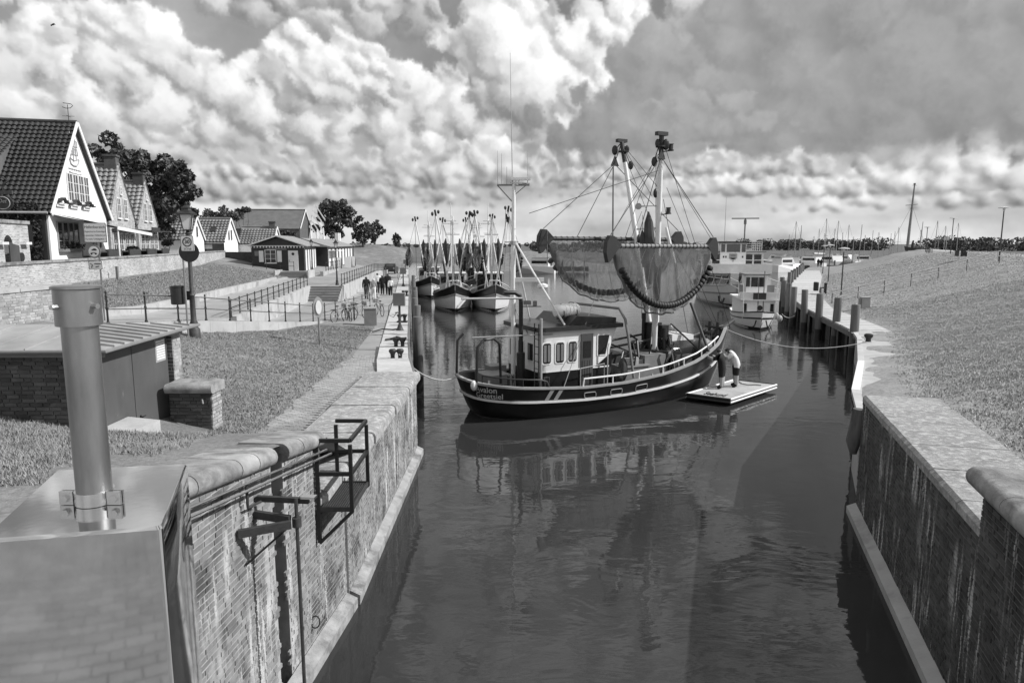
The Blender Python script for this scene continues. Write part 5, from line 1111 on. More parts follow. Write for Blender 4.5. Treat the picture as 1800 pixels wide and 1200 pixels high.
# wheelhouse
Zv = Vector((0, 0, 1)); s0, s1, hw, z0, zm, z1 = 2.6, 5.75, 1.42, .7, 1.66, 3.22
def ring(z, f=0., cr=.28, ex=0.):
    a, b, w = s0-ex, s1+f+ex, hw+ex; pts = []
    for cx_, cy_, a0 in ((b-.06, w-.06, 0), (a+cr, w-cr, PI/2), (a+cr, -w+cr, PI), (b-.06, -w+.06, 3*PI/2)):
        r = cr if cx_ < 4 else .06
        for k in range(4): t = a0+PI/2*k/3; pts.append(bp(cx_+r*math.cos(t), cy_+r*math.sin(t), z))
    return pts
q = G(); q.grid([ring(z0), ring(zm)], True); wh = q.build('wheelhouse', 'hull_black', AV, True)
q = G(); q.grid([ring(zm-.01, 0, .28, .03), ring(zm+.05, 0, .28, .03)], True); q.build('trim_band', 'white_paint', wh)
q = G(); q.grid([ring(zm+.02), ring(2.35, .05), ring(z1, .38)], True); q.build('upper_wall', 'white_paint', wh, True)
q = G(); q.prism(ring(z1, .42, .3, .16), Zv*.16); rf = q.build('roof', 'dark_paint', wh)
q = G(); q.prism([bp(3.9, 1.3, z1+.16), bp(6.15, 1.3, z1+.16), bp(6.15, 1.3, z1+.36), bp(4.3, 1.3, z1+.50)], BN*-2.6); q.build('upper_roof', 'dark_paint', rf)
def side_win(pc, py0, py1, wpx, curtain=True):
    sa, sb = s_at(pc-wpx/2, hw, 2.4), s_at(pc+wpx/2, hw, 2.4); za, zb = 1.98, 2.78; r = .09; mid = (sa+sb)/2
    def rr(e, o):
        pts = []
        for sx, sz, a0 in ((1, 1, 0), (-1, 1, PI/2), (-1, -1, PI), (1, -1, 3*PI/2)):
            for k in range(4): t = a0+PI/2*k/3; pts.append(bp(mid+sx*((sb-sa)/2+e-r)+r*math.cos(t), hw+o, (za+zb)/2+sz*((zb-za)/2+e-r)+r*math.sin(t)))
        return pts
    q = G(); q.prism(rr(.03, .004), BN*.02); w_ = q.build('window', 'white_paint', wh)
    q = G(); q.prism(rr(-.012, .02), BN*.012); q.build('pane', 'glass', w_)
    if curtain:
        for k in range(2): q = G(); u0 = sa+.04 if k == 0 else mid+.03; q.obb(bp(u0, hw+.030, za+.08), BD*((sb-sa)/2-.07), BN*.012, Zv*(zb-za-.16)); q.build('curtain', 'curtain', w_)
for pc in (961, 984, 1006): side_win(pc, 0, 0, 15)
for y in (.72, -.05, -.78):
    q = G(); q.obb(bp(s0-.035, y-.25, 2.0), BN*.5, BD*.04, Zv*.75); w_ = q.build('window', 'white_paint', wh); q = G(); q.obb(bp(s0-.05, y-.2, 2.05), BN*.4, BD*.02, Zv*.65); q.build('pane', 'glass', w_); q = G(); q.obb(bp(s0-.06, y-.19, 2.08), BN*.16, BD*.012, Zv*.58); q.build('curtain', 'curtain', w_)
sa, sb = s_at(1020, hw, 2), s_at(1041, hw, 2)
q = G(); q.obb(bp(sa, hw+.005, .95), BD*(sb-sa), BN*.05, Zv*2.08); dr = q.build('door', 'wood_dark', wh)
q = G(); q.obb(bp(sa+.1, hw+.056, 2.1), BD*(sb-sa-.2), BN*.01, Zv*.65); q.build('door_pane', 'glass', dr)
for k in range(4): q = G(); q.obb(bp(sa+.06+k*(sb-sa-.1)/4, hw+.056, 1.05), BD*((sb-sa)/4-.05), BN*.015, Zv*.95); q.build('plank', 'wood_dark', dr)
sa, sb = s_at(1049, hw, 2.4), s_at(1071, hw, 2.4); q = G(); q.prism([bp(sa, hw+.004, 2.12), bp(sb-.16, hw+.004, 2.12), bp(sb+.05, hw+.004, 2.98), bp(sa, hw+.004, 2.98)], BN*.02); w_ = q.build('window', 'white_paint', wh)
q = G(); q.prism([bp(sa+.05, hw+.02, 2.17), bp(sb-.20, hw+.02, 2.17), bp(sb-.02, hw+.02, 2.93), bp(sa+.05, hw+.02, 2.93)], BN*.012); q.build('pane', 'glass', w_)
for y in (-.95, -.32, .32, .95): q = G(); q.prism([bp(s1+.08, y-.24, 2.15), bp(s1+.08, y+.24, 2.15), bp(s1+.345, y+.24, 3.0), bp(s1+.345, y-.24, 3.0)], BD*.03); w_ = q.build('window', 'glass', wh)
# dark swept wedge below the front window
q = G(); q.prism([bp(s_at(1041, hw, 1.7), hw+.012, 1.62), bp(s1+.1, hw+.012, 1.62), bp(s1+.14, hw+.012, 2.25)], BN*.012); q.build('wedge', 'hull_black', wh)
def part(fn, nm, m_, par=AV, sm=True):
    q = G(); fn(q); return q.build(nm, m_, par, sm)
W = aty
# life raft canister on the roof
a, b = bp(3.75, .55, 3.86), bp(4.85, .55, 3.90); ax = (b-a).normalized()
lr = part(lambda q: q.lathe(a, [(.02, -.02), (.20, 0), (.27, .1), (.27, .95), (.20, 1.07), (.02, 1.1)], 16, ax), 'life_raft', 'white_paint')
for f_ in (.35, .5, .65, .8): part(lambda q: q.lathe(a+ax*(1.1*f_), [(.275, 0), (.29, .01), (.29, .05), (.275, .06)], 16, ax), 'raft_band', 'white_paint', lr)
for f_ in (.25, .85): part(lambda q: (q.bar(a+ax*f_-Zv*.25+BN*.25, a+ax*f_-Zv*.25-BN*.25, .05, .2), q.tube([a+ax*f_+BN*.28-Zv*.35, a+ax*f_+BN*.29, a+ax*f_+Zv*.29], .015, 5)), 'cradle', 'iron', lr)
# stern mast with radar platform
mb = bp(2.35, -.3, 0); mx, my = mb.x, mb.y
def wm(dx, z, dy=0.): return Vector((mx+dx, my+dy, z))
ms = part(lambda q: q.tube([wm(0, .8), wm(.0, 6.4), wm(.02, 8.75)], [.10, .09, .075], 10), 'stern_mast', 'white_paint')
part(lambda q: (q.bar(wm(-.62, 8.72), wm(.62, 8.72), .1, .06), q.bar(wm(-.62, 8.72), wm(-.05, 8.1), .04, .04), q.bar(wm(.62, 8.78, .1), wm(-.1, 8.78, -.3), .04, .04), q.bar(wm(.5, 8.72), wm(.05, 8.35), .03, .03)), 'platform', 'grey_mid', ms)
part(lambda q: (q.box(wm(.28, 8.95), (.75, .16, .1)), q.lathe(wm(.15, 8.72), [(.08, 0), (.08, .2)], 8)), 'radar', 'white_paint', ms)
part(lambda q: (q.tube([wm(-.03, 8.7), wm(-.12, 13.55)], [.02, .008], 5),), 'whip_antenna', 'grey_paint', ms)
for dx, h_ in ((-.6, 10.0), (-.45, 9.9), (.55, 10.0), (-.25, 9.4)): part(lambda q: q.tube([wm(dx, 8.7), wm(dx, h_)], [.012, .006], 4), 'antenna', 'grey_paint', ms)
part(lambda q: (q.bar(wm(-.35, 6.55), wm(.2, 6.55), .05, .04), q.lathe(wm(0, 6.45), [(.12, 0), (.12, .15)], 8)), 'crosstree', 'grey_paint', ms)
part(lambda q: (q.bar(wm(.0, 5.1), wm(1.2, 5.1), .12, .16),), 'horn_bar', 'white_paint', ms)
part(lambda q: q.lathe(wm(1.15, 4.75), [(.03, 0), (.2, .06), (.2, .16), (.03, .22)], 10), 'floodlight', 'white_paint', ms)
part(lambda q: (q.bar(wm(.25, 4.05), wm(1.1, 4.05), .04, .04), q.box(wm(.55, 4.2), (.3, .2, .16)), q.box(wm(.85, 4.18), (.16, .2, .2))), 'deck_lights', 'grey_mid', ms)
for p, r_ in ((wm(.05, 6.6), bp(3.8, 1.2, 3.4)), (wm(.05, 6.4), bp(3.6, -1.2, 3.4))): part(lambda q: q.tube([p, r_], .04, 6), 'mast_stay', 'white_paint', ms)
part(lambda q: q.tube([wm(.05, 4.0), bp(2.6, .5, 3.0)], .02, 5), 'mast_brace', 'grey_paint', ms)
# exhausts, ladder, aft rails
part(lambda q: (q.lathe(bp(2.2, .62, .9), [(.16, 0), (.16, 1.45), (.09, 1.5)], 12),), 'silencer', 'iron')
part(lambda q: q.tube([bp(2.2, .62, 2.3), bp(2.2, .62, 4.35), bp(2.15, .62, 4.55), bp(1.95, .6, 4.66), bp(1.5, .55, 4.68)], .085, 10), 'exhaust_pipe', 'iron')
lad = bp(2.42, 1.3, 0)
part(lambda q: (q.tube([lad+Zv*.8, lad+Zv*3.55], .025, 5), q.tube([lad+BN*.32+Zv*.8, lad+BN*.32+Zv*3.55], .025, 5), [q.tube([lad+Zv*(1+.28*k), lad+BN*.32+Zv*(1+.28*k)], .015, 4) for k in range(9)]), 'ladder', 'iron')
part(lambda q: q.tube([bp(2.52, 1.62, .9), bp(2.52, 1.62, 3.75)], .055, 8), 'corner_post', 'grey_paint')
part(lambda q: q.tube([bp(.15, 1.0, 1.4), bp(.2, 1.0, 2.75), bp(.45, 1.0, 3.0), bp(.9, .9, 3.02), bp(1.15, .9, 2.8), bp(1.2, .9, 1.3)], .05, 8), 'stern_gallows', 'iron')
part(lambda q: q.tube([bp(.2, -1.0, 1.4), bp(.25, -1.0, 2.75), bp(.5, -1.0, 3.0)], .05, 8), 'stern_davit', 'iron')
part(lambda q: (q.tube([bp(.0, 1.0, 3.12), bp(3.1, 1.5, 3.12)], .025, 6), q.tube([bp(-.2, .5, 4.5), bp(2.2, .7, 4.45)], .045, 6)), 'spar', 'grey_paint')
for side in (1,): part(lambda q: (q.tube([bq(tau_of(a), 1., -.08)+Zv*.32 for a in (1.2, 1.8, 2.4, 3.0, 3.5)]+[bq(tau_of(3.75), 1., -.08)+Zv*.25, bq(tau_of(3.85), 1., -.08)], .032, 6), [q.tube([bq(tau_of(a), 1., -.08), bq(tau_of(a), 1., -.08)+Zv*.32], .02, 5) for a in (1.2, 2.0, 2.8)]), 'stern_rail', 'iron')
ra = [5.3+.42*k for k in range(20)]
part(lambda q: (q.tube([bq(tau_of(5.25), 1., -.06)]+[bq(tau_of(a), 1., -.06)+Zv*.34 for a in ra], .035, 6), [q.tube([bq(tau_of(a), 1., -.06), bq(tau_of(a), 1., -.06)+Zv*.34], .025, 5) for a in ra[3::3]]), 'side_rail', 'white_paint')
part(lambda q: (q.tube([bp(4.2, 1.75, .7), bp(4.2, 1.75, 1.75), bp(5.3, 1.75, 1.85), bp(5.3, 1.75, .7)], .025, 6), q.tube([bp(5.55, 1.62, .7), bp(5.55, 1.62, 2.45), bp(5.7, 1.5, 2.6)], .025, 6)), 'hand_rail', 'grey_paint')
part(lambda q: q.tube([bp(3.35, 1.9, 1.1), bp(5.4, 1.0, 4.6)], .016, 5), 'wire_stay', 'grey_paint')
part(lambda q: q.ball(bq(tau_of(.95), .95, .12), (.13, .13, .2), 8, 6), 'fender', 'white_paint')
for s_, y, n_ in ((1.35, 1.15, 6), (2.55, 1.75, 5), (11.4, .5, 6), (11.9, .3, 5)):
    part(lambda q: [q.tube([bp(s_+.05*k, y+random.uniform(-.1, .1), interp(s_, ZS)+.35), bp(s_+.05*k+.03, y+random.uniform(-.1, .1), interp(s_, ZS)-.15), bp(s_+.05*k+.06, y, interp(s_, ZS)+.3)], .03, 5) for k in range(n_)], 'rope_coil', 'net_dark')
part(lambda q: (q.box(bp(1.4, -.2, 1.15), (1.0, 1.2, .7), BA), q.box(bp(1.9, -1.0, 1.2), (.7, .6, .9), BA)), 'stern_locker', 'grey_mid')
# arch over the wheelhouse front
part(lambda q: q.tube([W(1114, 664, 26.9), W(1104, 590, 26.9), W(1099, 561, 26.9), W(1088, 542, 27.2), W(1002, 532, 29.4), W(993, 540, 29.5), W(988, 556, 29.5), W(986, 610, 29.5)], .055, 8), 'arch_frame', 'grey_mid')
# masts, booms, beams
mt = bp(s_at(1157, 0, 6), 0, 0); mtx, mty = mt.x, mt.y
mast = part(lambda q: q.tube([Vector((mtx, mty, .8)), Vector((mtx, mty, 6)), W(1155, 266, mty)], [.13, .11, .09], 10), 'main_mast', 'white_paint')
piv = bp(s_at(1150, .4, 2.2), .4, 2.0); tipS = W(1163, 238, 27.4); pivP = bp(s_at(1146, -.4, 2.2), -.4, 2.2); tipP = W(1093, 250, 31.2)
for nm, a, b in (('starboard', piv, tipS), ('port', pivP, tipP)):
    bm_ = part(lambda q: q.tube([a, a.lerp(b, .5), b], [.12, .115, .085], 10), 'boom', 'white_paint')
    up_ = (b-a).normalized()
    part(lambda q: (q.tube([b-up_*.9, b+up_*.05], .10, 8), q.box(b+up_*.06, (.5, .2, .14), BA), q.lathe(b-up_*.45, [(.22, 0), (.22, .06)], 8)), 'boom_head', 'iron', bm_)
    for k, (dx, dz, r_) in enumerate(((-.30, -.35, .17), (.24, -.30, .13), (.42, -1.0, .15))): part(lambda q: (q.ball(b+Vector((dx*(1 if nm == 'port' else -.6), 0, dz)), (r_*.8, r_*.5, r_*1.3), 8, 6), q.tube([b, b+Vector((dx*(1 if nm == 'port' else -.6), 0, dz))], .02, 4)), 'pulley_block', 'iron', bm_)
    if nm == 'starboard':
        for z_ in (.12, .42): part(lambda q: (q.lathe(b-up_*(8.2*z_-.4)+Vector((.38, 0, 0)), [(.11, 0), (.13, .03), (.09, .06), (.09, .24), (.12, .26)], 8), q.bar(b-up_*(8.2*z_-.36), b-up_*(8.2*z_-.4)+Vector((.45, 0, .02)), .05, .04)), 'deck_lamp', 'iron', bm_)
part(lambda q: q.bar(Vector((mtx-1.0, mty-.3, 7.1)), Vector((mtx, mty, 7.15)), .06, .08), 'mast_arm', 'grey_paint', mast)
part(lambda q: (q.bar(Vector((mtx-.95, mty-.3, 8.05)), Vector((mtx, mty, 8.1)), .05, .05), q.lathe(Vector((mtx-.98, mty-.35, 8.05)), [(.14, 0), (.14, .05)], 10, (0, -1, 0))), 'mast_arm', 'grey_paint', mast)
for dx, z_ in ((-.9, 6.7), (-.1, 6.6), (-.25, 8.6)): part(lambda q: q.ball(Vector((mtx+dx, mty-.3, z_)), (.11, .09, .2), 7, 5), 'pulley_block', 'iron', mast)
part(lambda q: q.tube([W(1171, 400, mty), W(1188, 470, mty-.2), W(1192, 540, mty-.3)], .07, 8), 'mast_strut', 'white_paint', mast)
nearL, nearR = W(1073, 432, 25.7), W(1253, 433, 29.9); farL, farR = W(955, 419, 28.4), W(1192, 421, 32.4)
def shoe(p, d, sgn, par):                           # rounded steel shoe plate at a beam end
    x = d*sgn; q = G(); pts = [p+x*a+Zv*b for a, b in ((-.50, .02), (-.12, .36), (.10, .38), (.26, .12), (.30, -.25), (.18, -.62), (.05, -.55), (-.25, -.22))]; n_ = Vector((-d.y, d.x, 0)); q.prism([a-n_*.09 for a in pts], n_*.18); return q.build('trawl_shoe', 'iron', par)
def net(par, L_, R_, depth, out, seed, nu=64, nv=44, m_='net', th=.0052, lo=0.):
    rnd = random.Random(seed); d = R_-L_; Ln = d.length; d.normalize(); n_ = Vector((-d.y, d.x, 0))
    def P(u, v, k=1.):
        w = 2*u-1; e = max(0, 1-w*w)**.62; x = (u-.5)*Ln*(1-.10*v*(1-e)-.05*v); fold = .09*math.sin(u*37+seed)*v*(1-.4*v)+.05*math.sin(u*83)*v
        return (L_+R_)/2+d*x+n_*(k*out*math.sin(PI*min(v*1.05, 1))*.6*e+fold)-Zv*(depth*e*v+.18*v*(1-e)*3.2+lo+.03*math.sin(u*51+v*9))
    for k in (1., -1.):
        pts = np.array([[P(i/nu, j/nv, k) for i in range(nu+1)] for j in range(nv+1)]); segs = []
        for j in range(nv+1):
            for i in range(nu+1):
                if i < nu and j < nv:
                    segs.append((pts[j, i], pts[j+1, i+1])); segs.append((pts[j, i+1], pts[j+1, i]))
        A_ = np.array([s_[0] for s_ in segs]); B_ = np.array([s_[1] for s_ in segs]); dd = B_-A_; dd /= np.linalg.norm(dd, axis=1)[:, None]+1e-9
        x = np.cross(dd, [0.3, .8, .52]); x /= np.linalg.norm(x, axis=1)[:, None]+1e-9; y = np.cross(dd, x); Vs = []
        for t in range(3): o_ = (x*math.cos(2*PI*t/3)+y*math.sin(2*PI*t/3))*th; Vs += [A_+o_, B_+o_]
        Vs = np.stack(Vs, 1).reshape(-1, 3); b0 = np.arange(len(segs))[:, None]*6; F = np.concatenate([b0+np.array([[2*t, 2*t+1, (2*t+3) % 6, (2*t+2) % 6]]) for t in range(3)])
        link('net', npmesh('net', Vs-np.array(OFF[par]), F, MATS[m_]), par)
    return P
for nm, L_, R_, tip, dep, sd in (('near', nearL, nearR, tipS, 2.75, 1), ('far', farL, farR, tipP, 2.75, 5)):
    d = (R_-L_).normalized()
    beam = part(lambda q: q.tube([L_, R_], .085, 10), 'trawl_beam', 'grey_mid' if nm == 'near' else 'iron_worn')
    shoe(L_, d, -1, beam); shoe(R_, d, 1, beam)
    part(lambda q: [q.lathe(L_.lerp(R_, k/26), [(.1, 0), (.1, .05)], 8, d) for k in range(1, 26)], 'net_lashings', 'iron', beam)
    Pn = net(beam, L_, R_, dep, .75 if nm == 'near' else .9, sd, 70 if nm == 'near' else 80)
    part(lambda q: q.tube([Pn(u, 1., 0)+Zv*.0 for u in [k/40 for k in range(41)]], .035, 5), 'foot_rope', 'net', beam)
    for k in range(9): u = .1+.8*k/8+.02*math.sin(k*7); part(lambda q: q.tube([Pn(u, v, 1)-BN*-.03 for v in (0, .25, .5, .75, 1)], .014, 4), 'net_rope', 'rope', beam)
    nb = 34 if nm == 'near' else 26
    for k in range(nb):                              # bobbins strung in a sagging line
        u = .04+.92*k/(nb-1); w = 2*u-1; fr = BN*(.25 if nm == 'near' else -.25); c = L_.lerp(R_, .5)+d*((u-.5)*(R_-L_).length*.93)+fr-Zv*(.45+(dep*.70)*max(0, 1-w*w)**.75); e = L_.lerp(R_, .5)+d*((u+.01-.5)*(R_-L_).length*.93)+fr-Zv*(.45+(dep*.70)*max(0, 1-(2*(u+.01)-1)**2)**.75)
        part(lambda q: q.lathe(c, [(.06, -.09), (.135, -.065), (.15, 0), (.135, .065), (.06, .09)], 10, (e-c).normalized()), 'bobbin', 'rubber' if nm == 'near' else 'net_dark', beam)
    pl = tip-Zv*1.1 if nm == 'far' else tip-Zv*.8
    if nm == 'far': pl = W(1080, 288, 31)
    for a in (L_+Zv*.4, R_+Zv*.4, L_.lerp(R_, .22)): part(lambda q: q.tube([pl, a], .016, 5), 'bridle', 'iron_worn', beam)
    part(lambda q: q.prism([pl+Zv*.35, pl-d*.22-Zv*.1, pl+d*.22-Zv*.1], BN*.06), 'bridle_plate', 'iron', beam)
    part(lambda q: q.tube([tip, pl], .02, 5), 'hoist_wire', 'iron_worn', beam)
# hoisted cod ends hanging by the mast
for x, y0, y1, w in ((1140, 372, 500, .26), (1129, 405, 470, .15), (1152, 420, 530, .2)):
    t, b = W(x, y0, 28.5), W(x+3, y1, 28.5); part(lambda q: q.tube([t, t.lerp(b, .15), t.lerp(b, .5), t.lerp(b, .85), b], [.03, w*.7, w, w*.75, .05], 9), 'cod_end', 'net_dark')
part(lambda q: q.tube([W(1078, 290, 28.2), W(1077, 440, 27.6)], .028, 4), 'chain', 'iron_worn')
for a, b in (((1165, 245, 27.4), (1223, 432, 29.2)), ((1168, 285, 27.5), (1250, 420, 29.9)), ((1095, 255, 31.2), (1157, 330, 29.5)), ((1098, 262, 31), (1146, 345, 29.5)), ((1093, 262, 31), (1157, 420, 29.5)), ((1163, 262, 28), (1113, 345, 29)), ((1113, 345, 29), (1072, 418, 25.8)), ((1160, 255, 28), (1124, 345, 30)), ((1124, 345, 30), (1095, 430, 32)), ((1166, 350, 29.5), (1212, 600, 31)), ((1172, 330, 29.5), (1213, 430, 31)), ((1128, 372, 29), (1107, 425, 28.5)), ((1130, 378, 29), (1128, 560, 29)), ((930, 375, 26.5), (1157, 300, 29.5)), ((962, 405, 28.4), (962, 465, 27.6)), ((1250, 470, 29.5), (1283, 575, 31.4)), ((1218, 470, 29.5), (1265, 580, 31.4)), ((1175, 420, 30), (1262, 585, 31))):
    part(lambda q: q.tube([W(*a), W(*b)], .012, 4), 'rigging_wire', 'iron_worn')
part(lambda q: q.tube([W(1214, 532, 29.6), W(1246, 618, 29.0)], .065, 8), 'derrick_leg', 'iron_worn')
# deck gear
for k in range(9):
    sA = 6.5+.55*k; part(lambda q: q.tube([bp(sA, 1.2+.3*math.sin(k*3), .75), bp(sA+.15, .9+.4*math.sin(k*2), 1.5+.5*(k % 3)), bp(sA+.7*math.cos(k*2.3), .4, 2.0+.35*(k % 4))], .028+.012*(k % 3), 5), 'deck_stanchion', 'iron' if k % 3 else 'grey_paint')
def dz_(s_): return interp(s_, [(0, .80), (6, .62), (9, .75), (12, 1.25), (13.4, 1.9)])
part(lambda q: (q.box(bp(9.05, -.1, 1.35), (.7, 1.6, 1.2), BA), q.lathe(bp(9.0, -1.2, 1.9), [(.3, 0), (.3, .1), (.18, .12), (.18, 1.0), (.3, 1.02), (.3, 1.1)], 12, BN), q.box(bp(9.1, 0, 2.5), (.5, .5, 1.2), BA), q.box(bp(9.35, .35, 2.75), (.35, .3, .5), BA), q.tube([bp(8.8, -.3, 1.9), bp(8.8, -.3, 3.5)], .09, 8), q.tube([bp(9.3, .5, 1.9), bp(9.3, .5, 2.9)], .08, 8)), 'winch', 'iron')
part(lambda q: (q.box(bp(8.35, .3, 1.35), (1.1, 1.6, 1.05), BA),), 'catch_hopper', 'grey_mid')
part(lambda q: (q.obb(bp(8.9, .5, 1.2), BD*.55+Zv*.85, BN*.5, Zv*.14), q.tube([bp(9.4, 1.05, 2.05), bp(9.65, 1.05, 2.05), bp(9.8, 1.05, 1.8), bp(9.8, 1.05, 1.0)], .04, 6)), 'chute', 'steel_bright')
bx = part(lambda q: (q.box(bp(10.15, .15, 2.02), (1.25, 1.1, .60), BA),), 'sorting_machine', 'steel_bright', AV, False)
for k in range(2): part(lambda q: q.prism([bp(9.55+.62*k, .72, 2.33), bp(10.13+.62*k, .72, 2.33), bp(10.13+.62*k, .72, 2.55), bp(9.55+.62*k, .72, 2.62)], BN*-1.1), 'machine_lid', 'white_paint', bx, False)
part(lambda q: (q.box(bp(10.1, .3, 1.45), (1.3, .9, .5), BA), q.box(bp(10.3, -.9, 2.5), (1.0, .15, .7), BA), q.ball(bp(10.75, -.9, 2.55), (.25, .1, .32), 8, 6)), 'machine_frame', 'steel_pipe')
part(lambda q: (q.box(bp(7.15, .95, 1.05), (1.3, .8, .85), BA), q.box(bp(7.2, .95, 1.52), (1.45, .9, .05), BA)), 'sorting_table', 'grey_mid')
for k in range(5): part(lambda q: q.box(bp(6.8+.22*k, 1.0+.1*math.sin(k*4), 1.63+.05*(k % 2)), (.15, .2, .18+.1*(k % 2)), BA+k), 'crate', 'concrete_pale' if k % 2 else 'grey_mid')
part(lambda q: (q.box(bp(7.0, -.6, 1.25), (1.3, 1.3, 1.2), BA), q.tube([bp(6.4, .4, 2.2), bp(9.6, .3, 2.5)], .05, 6), q.tube([bp(6.4, -.4, 2.3), bp(9.6, -.5, 2.6)], .05, 6), q.tube([bp(6.5, .2, 1.1), bp(6.5, .2, 2.6), bp(6.8, .2, 2.8)], .09, 8)), 'deck_machinery', 'iron_worn')
part(lambda q: [q.tube([bp(7.3+.5*k, 1.2-.4*(k % 3), .9), bp(7.1+.6*k, .9-.5*(k % 2), 2.3)], .035, 5) for k in range(6)], 'deck_pipe', 'iron')
part(lambda q: (q.ball(bp(6.35, 1.55, 1.5), (.2, .2, .5), 8, 6), q.ball(bp(6.2, 1.5, 1.25), (.22, .2, .35), 8, 6)), 'hanging_nets', 'net_dark')
part(lambda q: (q.tube([bp(12.55, .25, 2.2), bp(12.6, .25, 2.95)], .08, 8), q.tube([bp(12.55, -.25, 2.2), bp(12.6, -.25, 2.95)], .08, 8), q.tube([bp(12.6, -.5, 2.7), bp(12.6, .5, 2.7)], .07, 8), q.lathe(bp(12.3, -.4, 2.45), [(.16, 0), (.16, .1), (.09, .12), (.09, .6), (.16, .62), (.16, .72)], 10, BN)), 'bow_windlass', 'iron')
part(lambda q: (q.tube([bp(13.0, .1, 2.6), bp(13.75, .05, 2.98)], .10, 8),), 'bow_roller', 'wood_dark')
part(lambda q: (q.box(bp(11.7, -.1, 1.75), (.9, 1.2, .8), BA), q.ball(bp(11.45, .55, 1.95), (.45, .4, .4), 9, 6)), 'covered_gear', 'grey_mid')
part(lambda q: q.tube([bq(1, t, .03) for t in (0, .3, .6, .85, 1., 1.06)], .05, 6), 'stem_bar', 'grey_paint', hull)
# ------------------------------------------------------------------ mooring piles and boardwalk
ORD = 'first second third fourth fifth sixth seventh eighth ninth tenth eleventh twelfth thirteenth fourteenth fifteenth'.split()
def pile_thing(label, loc, top, r=.2, group=None, lean=0.):
    T = thing('mooring_pile', label, 'pile', loc, group); x, y, _ = loc; k = lean
    q = G(); q.tube([(x-k*.3, y, .75), (x, y, 1.6), (x+k*.5, y, top-.03), (x+k*.5, y, top)], [r, r*.98, r*.95, r*.86], 12); q.build('shaft', 'wood_pile', T, True)
    q = G(); q.tube([(x-k*.6, y, -1.2), (x-k*.3, y, .75)], [r*1.01, r*1.005], 12); q.build('wet_foot', 'wood_wet', T, True)
    return T
for k, Y in enumerate([29.6, 35, 40.3, 45.6, 51, 56.4, 61.8, 67]):
    pile_thing('thick weathered pile rising beside the near double bollards' if k == 0 else ORD[k]+' weathered mooring pile along the trawler quay counting from the lock wall', (qedge(Y)+.52, Y, 0), 3.35+.1*math.sin(k*3), .22 if k == 0 else .19, 'piles along the trawler quay', .1*math.sin(k*2.1))
RPX = [(1505, 535), (1473, 523), (1442, 516), (1416, 509), (1396, 504), (1387, 498), (1380, 493), (1376, 487), (1388, 478), (1393, 475), (1398, 472), (1402, 469), (1406, 466), (1409, 464), (1412, 462)]
for k, (x, y) in enumerate(RPX):
    p = atz(x, y, 3.15); pile_thing('stout wooden pile beside the bank wall bollard' if k == 0 else ORD[k]+' wooden pile of the boardwalk row counting from the bank wall bollard', (p.x, p.y, 0), 3.15, .24, 'piles along the boardwalk', .08*math.sin(k*1.7))
Bw = thing('boardwalk', 'pale plank boardwalk with dark timber front along the dike', 'boardwalk', (22, 50, 1.5)); pk = None
def bwx(Y): return interp(Y, [(36.5, 18.9), (40.7, 19.9), (51.5, 22.4), (66.7, 26.9), (100, 41.5), (125, 52.8)]), interp(Y, [(36.5, 20.8), (40.7, 21.9), (51.5, 24.2), (66.7, 29.9), (100, 45.2), (125, 56)])
Y = 36.6
while Y < 124:
    w = .24 if Y < 70 else .6
    a, b = bwx(Y); q = G(); z = 1.58+random.uniform(-.006, .006); q.obb((a-.1, Y, z), (b-a+.15, 0, 0), (bwx(Y+w)[0]-a, w-.015, 0), (0, 0, .07)); q.build('plank', 'wood_deck', Bw); Y += w
fr = [(bwx(y)[0]-.12, y) for y in (36.5, 40.7, 51.5, 66.7, 100, 124)]
for (a, b), (c, d) in zip(fr, fr[1:]): q = G(); q.bar((a, b, 1.42), (c, d, 1.42), .16, .30); q.build('edge_beam', 'wood_pile', Bw)
q = G()
for (a, b), (c, d) in zip(fr, fr[1:]): q.add([(a+.5, b, -1), (c+.5, d, -1), (c+.5, d, 1.5), (a+.5, b, 1.5)], [(0, 1, 2, 3)])
q.build('back_wall', 'wood_wet', Bw)
for k in range(24): y = 37.4+2.2*k; q = G(); q.box((bwx(y)[0]+.05, y, .6), (.22, .22, 1.6)); q.build('support', 'wood_wet', Bw)

# ------------------------------------------------------------------ dike furniture
T = thing('handrail', 'thin steel handrail climbing the dike from the boardwalk', 'railing', (25.8, 55, 1.7)); hp = []
for x, y, Y in ((1462, 534, 56), (1508, 521, 57.5), (1554, 510, 59), (1601, 497, 60.5), (1649, 486, 62), (1699, 472, 63.5), (1757, 457, 65)):
    p = aty(x, y, Y); hp.append(p)
    q = G(); q.tube([p-Vector((0, 0, .5)), p+Vector((0, 0, .88))], .03, 6); q.build('post', 'iron_worn', T, True)
for f_ in (.86, .38): q = G(); q.tube([p+Vector((0, 0, f_)) for p in hp], .04, 6); q.build('rail', 'iron', T, True)
def plamp(label, px_, py, Y, h, group=None):
    p = aty(px_, py, Y); T = thing('path_lamp', label, 'street lamp', p, group)
    q = G(); q.tube([p-Vector((0, 0, .6)), p+Vector((0, 0, h))], [.07, .05], 8); q.build('pole', 'iron_worn', T, True)
    q = G(); q.lathe(p+Vector((0, 0, h)), [(.08, 0), (.12, .25), (.16, .27)], 10); q.build('glass', 'glass_lamp', T, True)
    q = G(); q.lathe(p+Vector((0, 0, h+.27)), [(.5, 0), (.48, .05), (.1, .14), (.02, .15)], 14); q.build('hood', 'concrete_pale', T, True)
plamp('path lamp with flat pale hood beside the handrail', 1478, 522, 62.6, 4.1); plamp('dark path lamp along the boardwalk beyond the handrail', 1455.5, 496, 86, 4.3); plamp('distant path lamp near the yachts', 1446, 481, 112, 4.2)
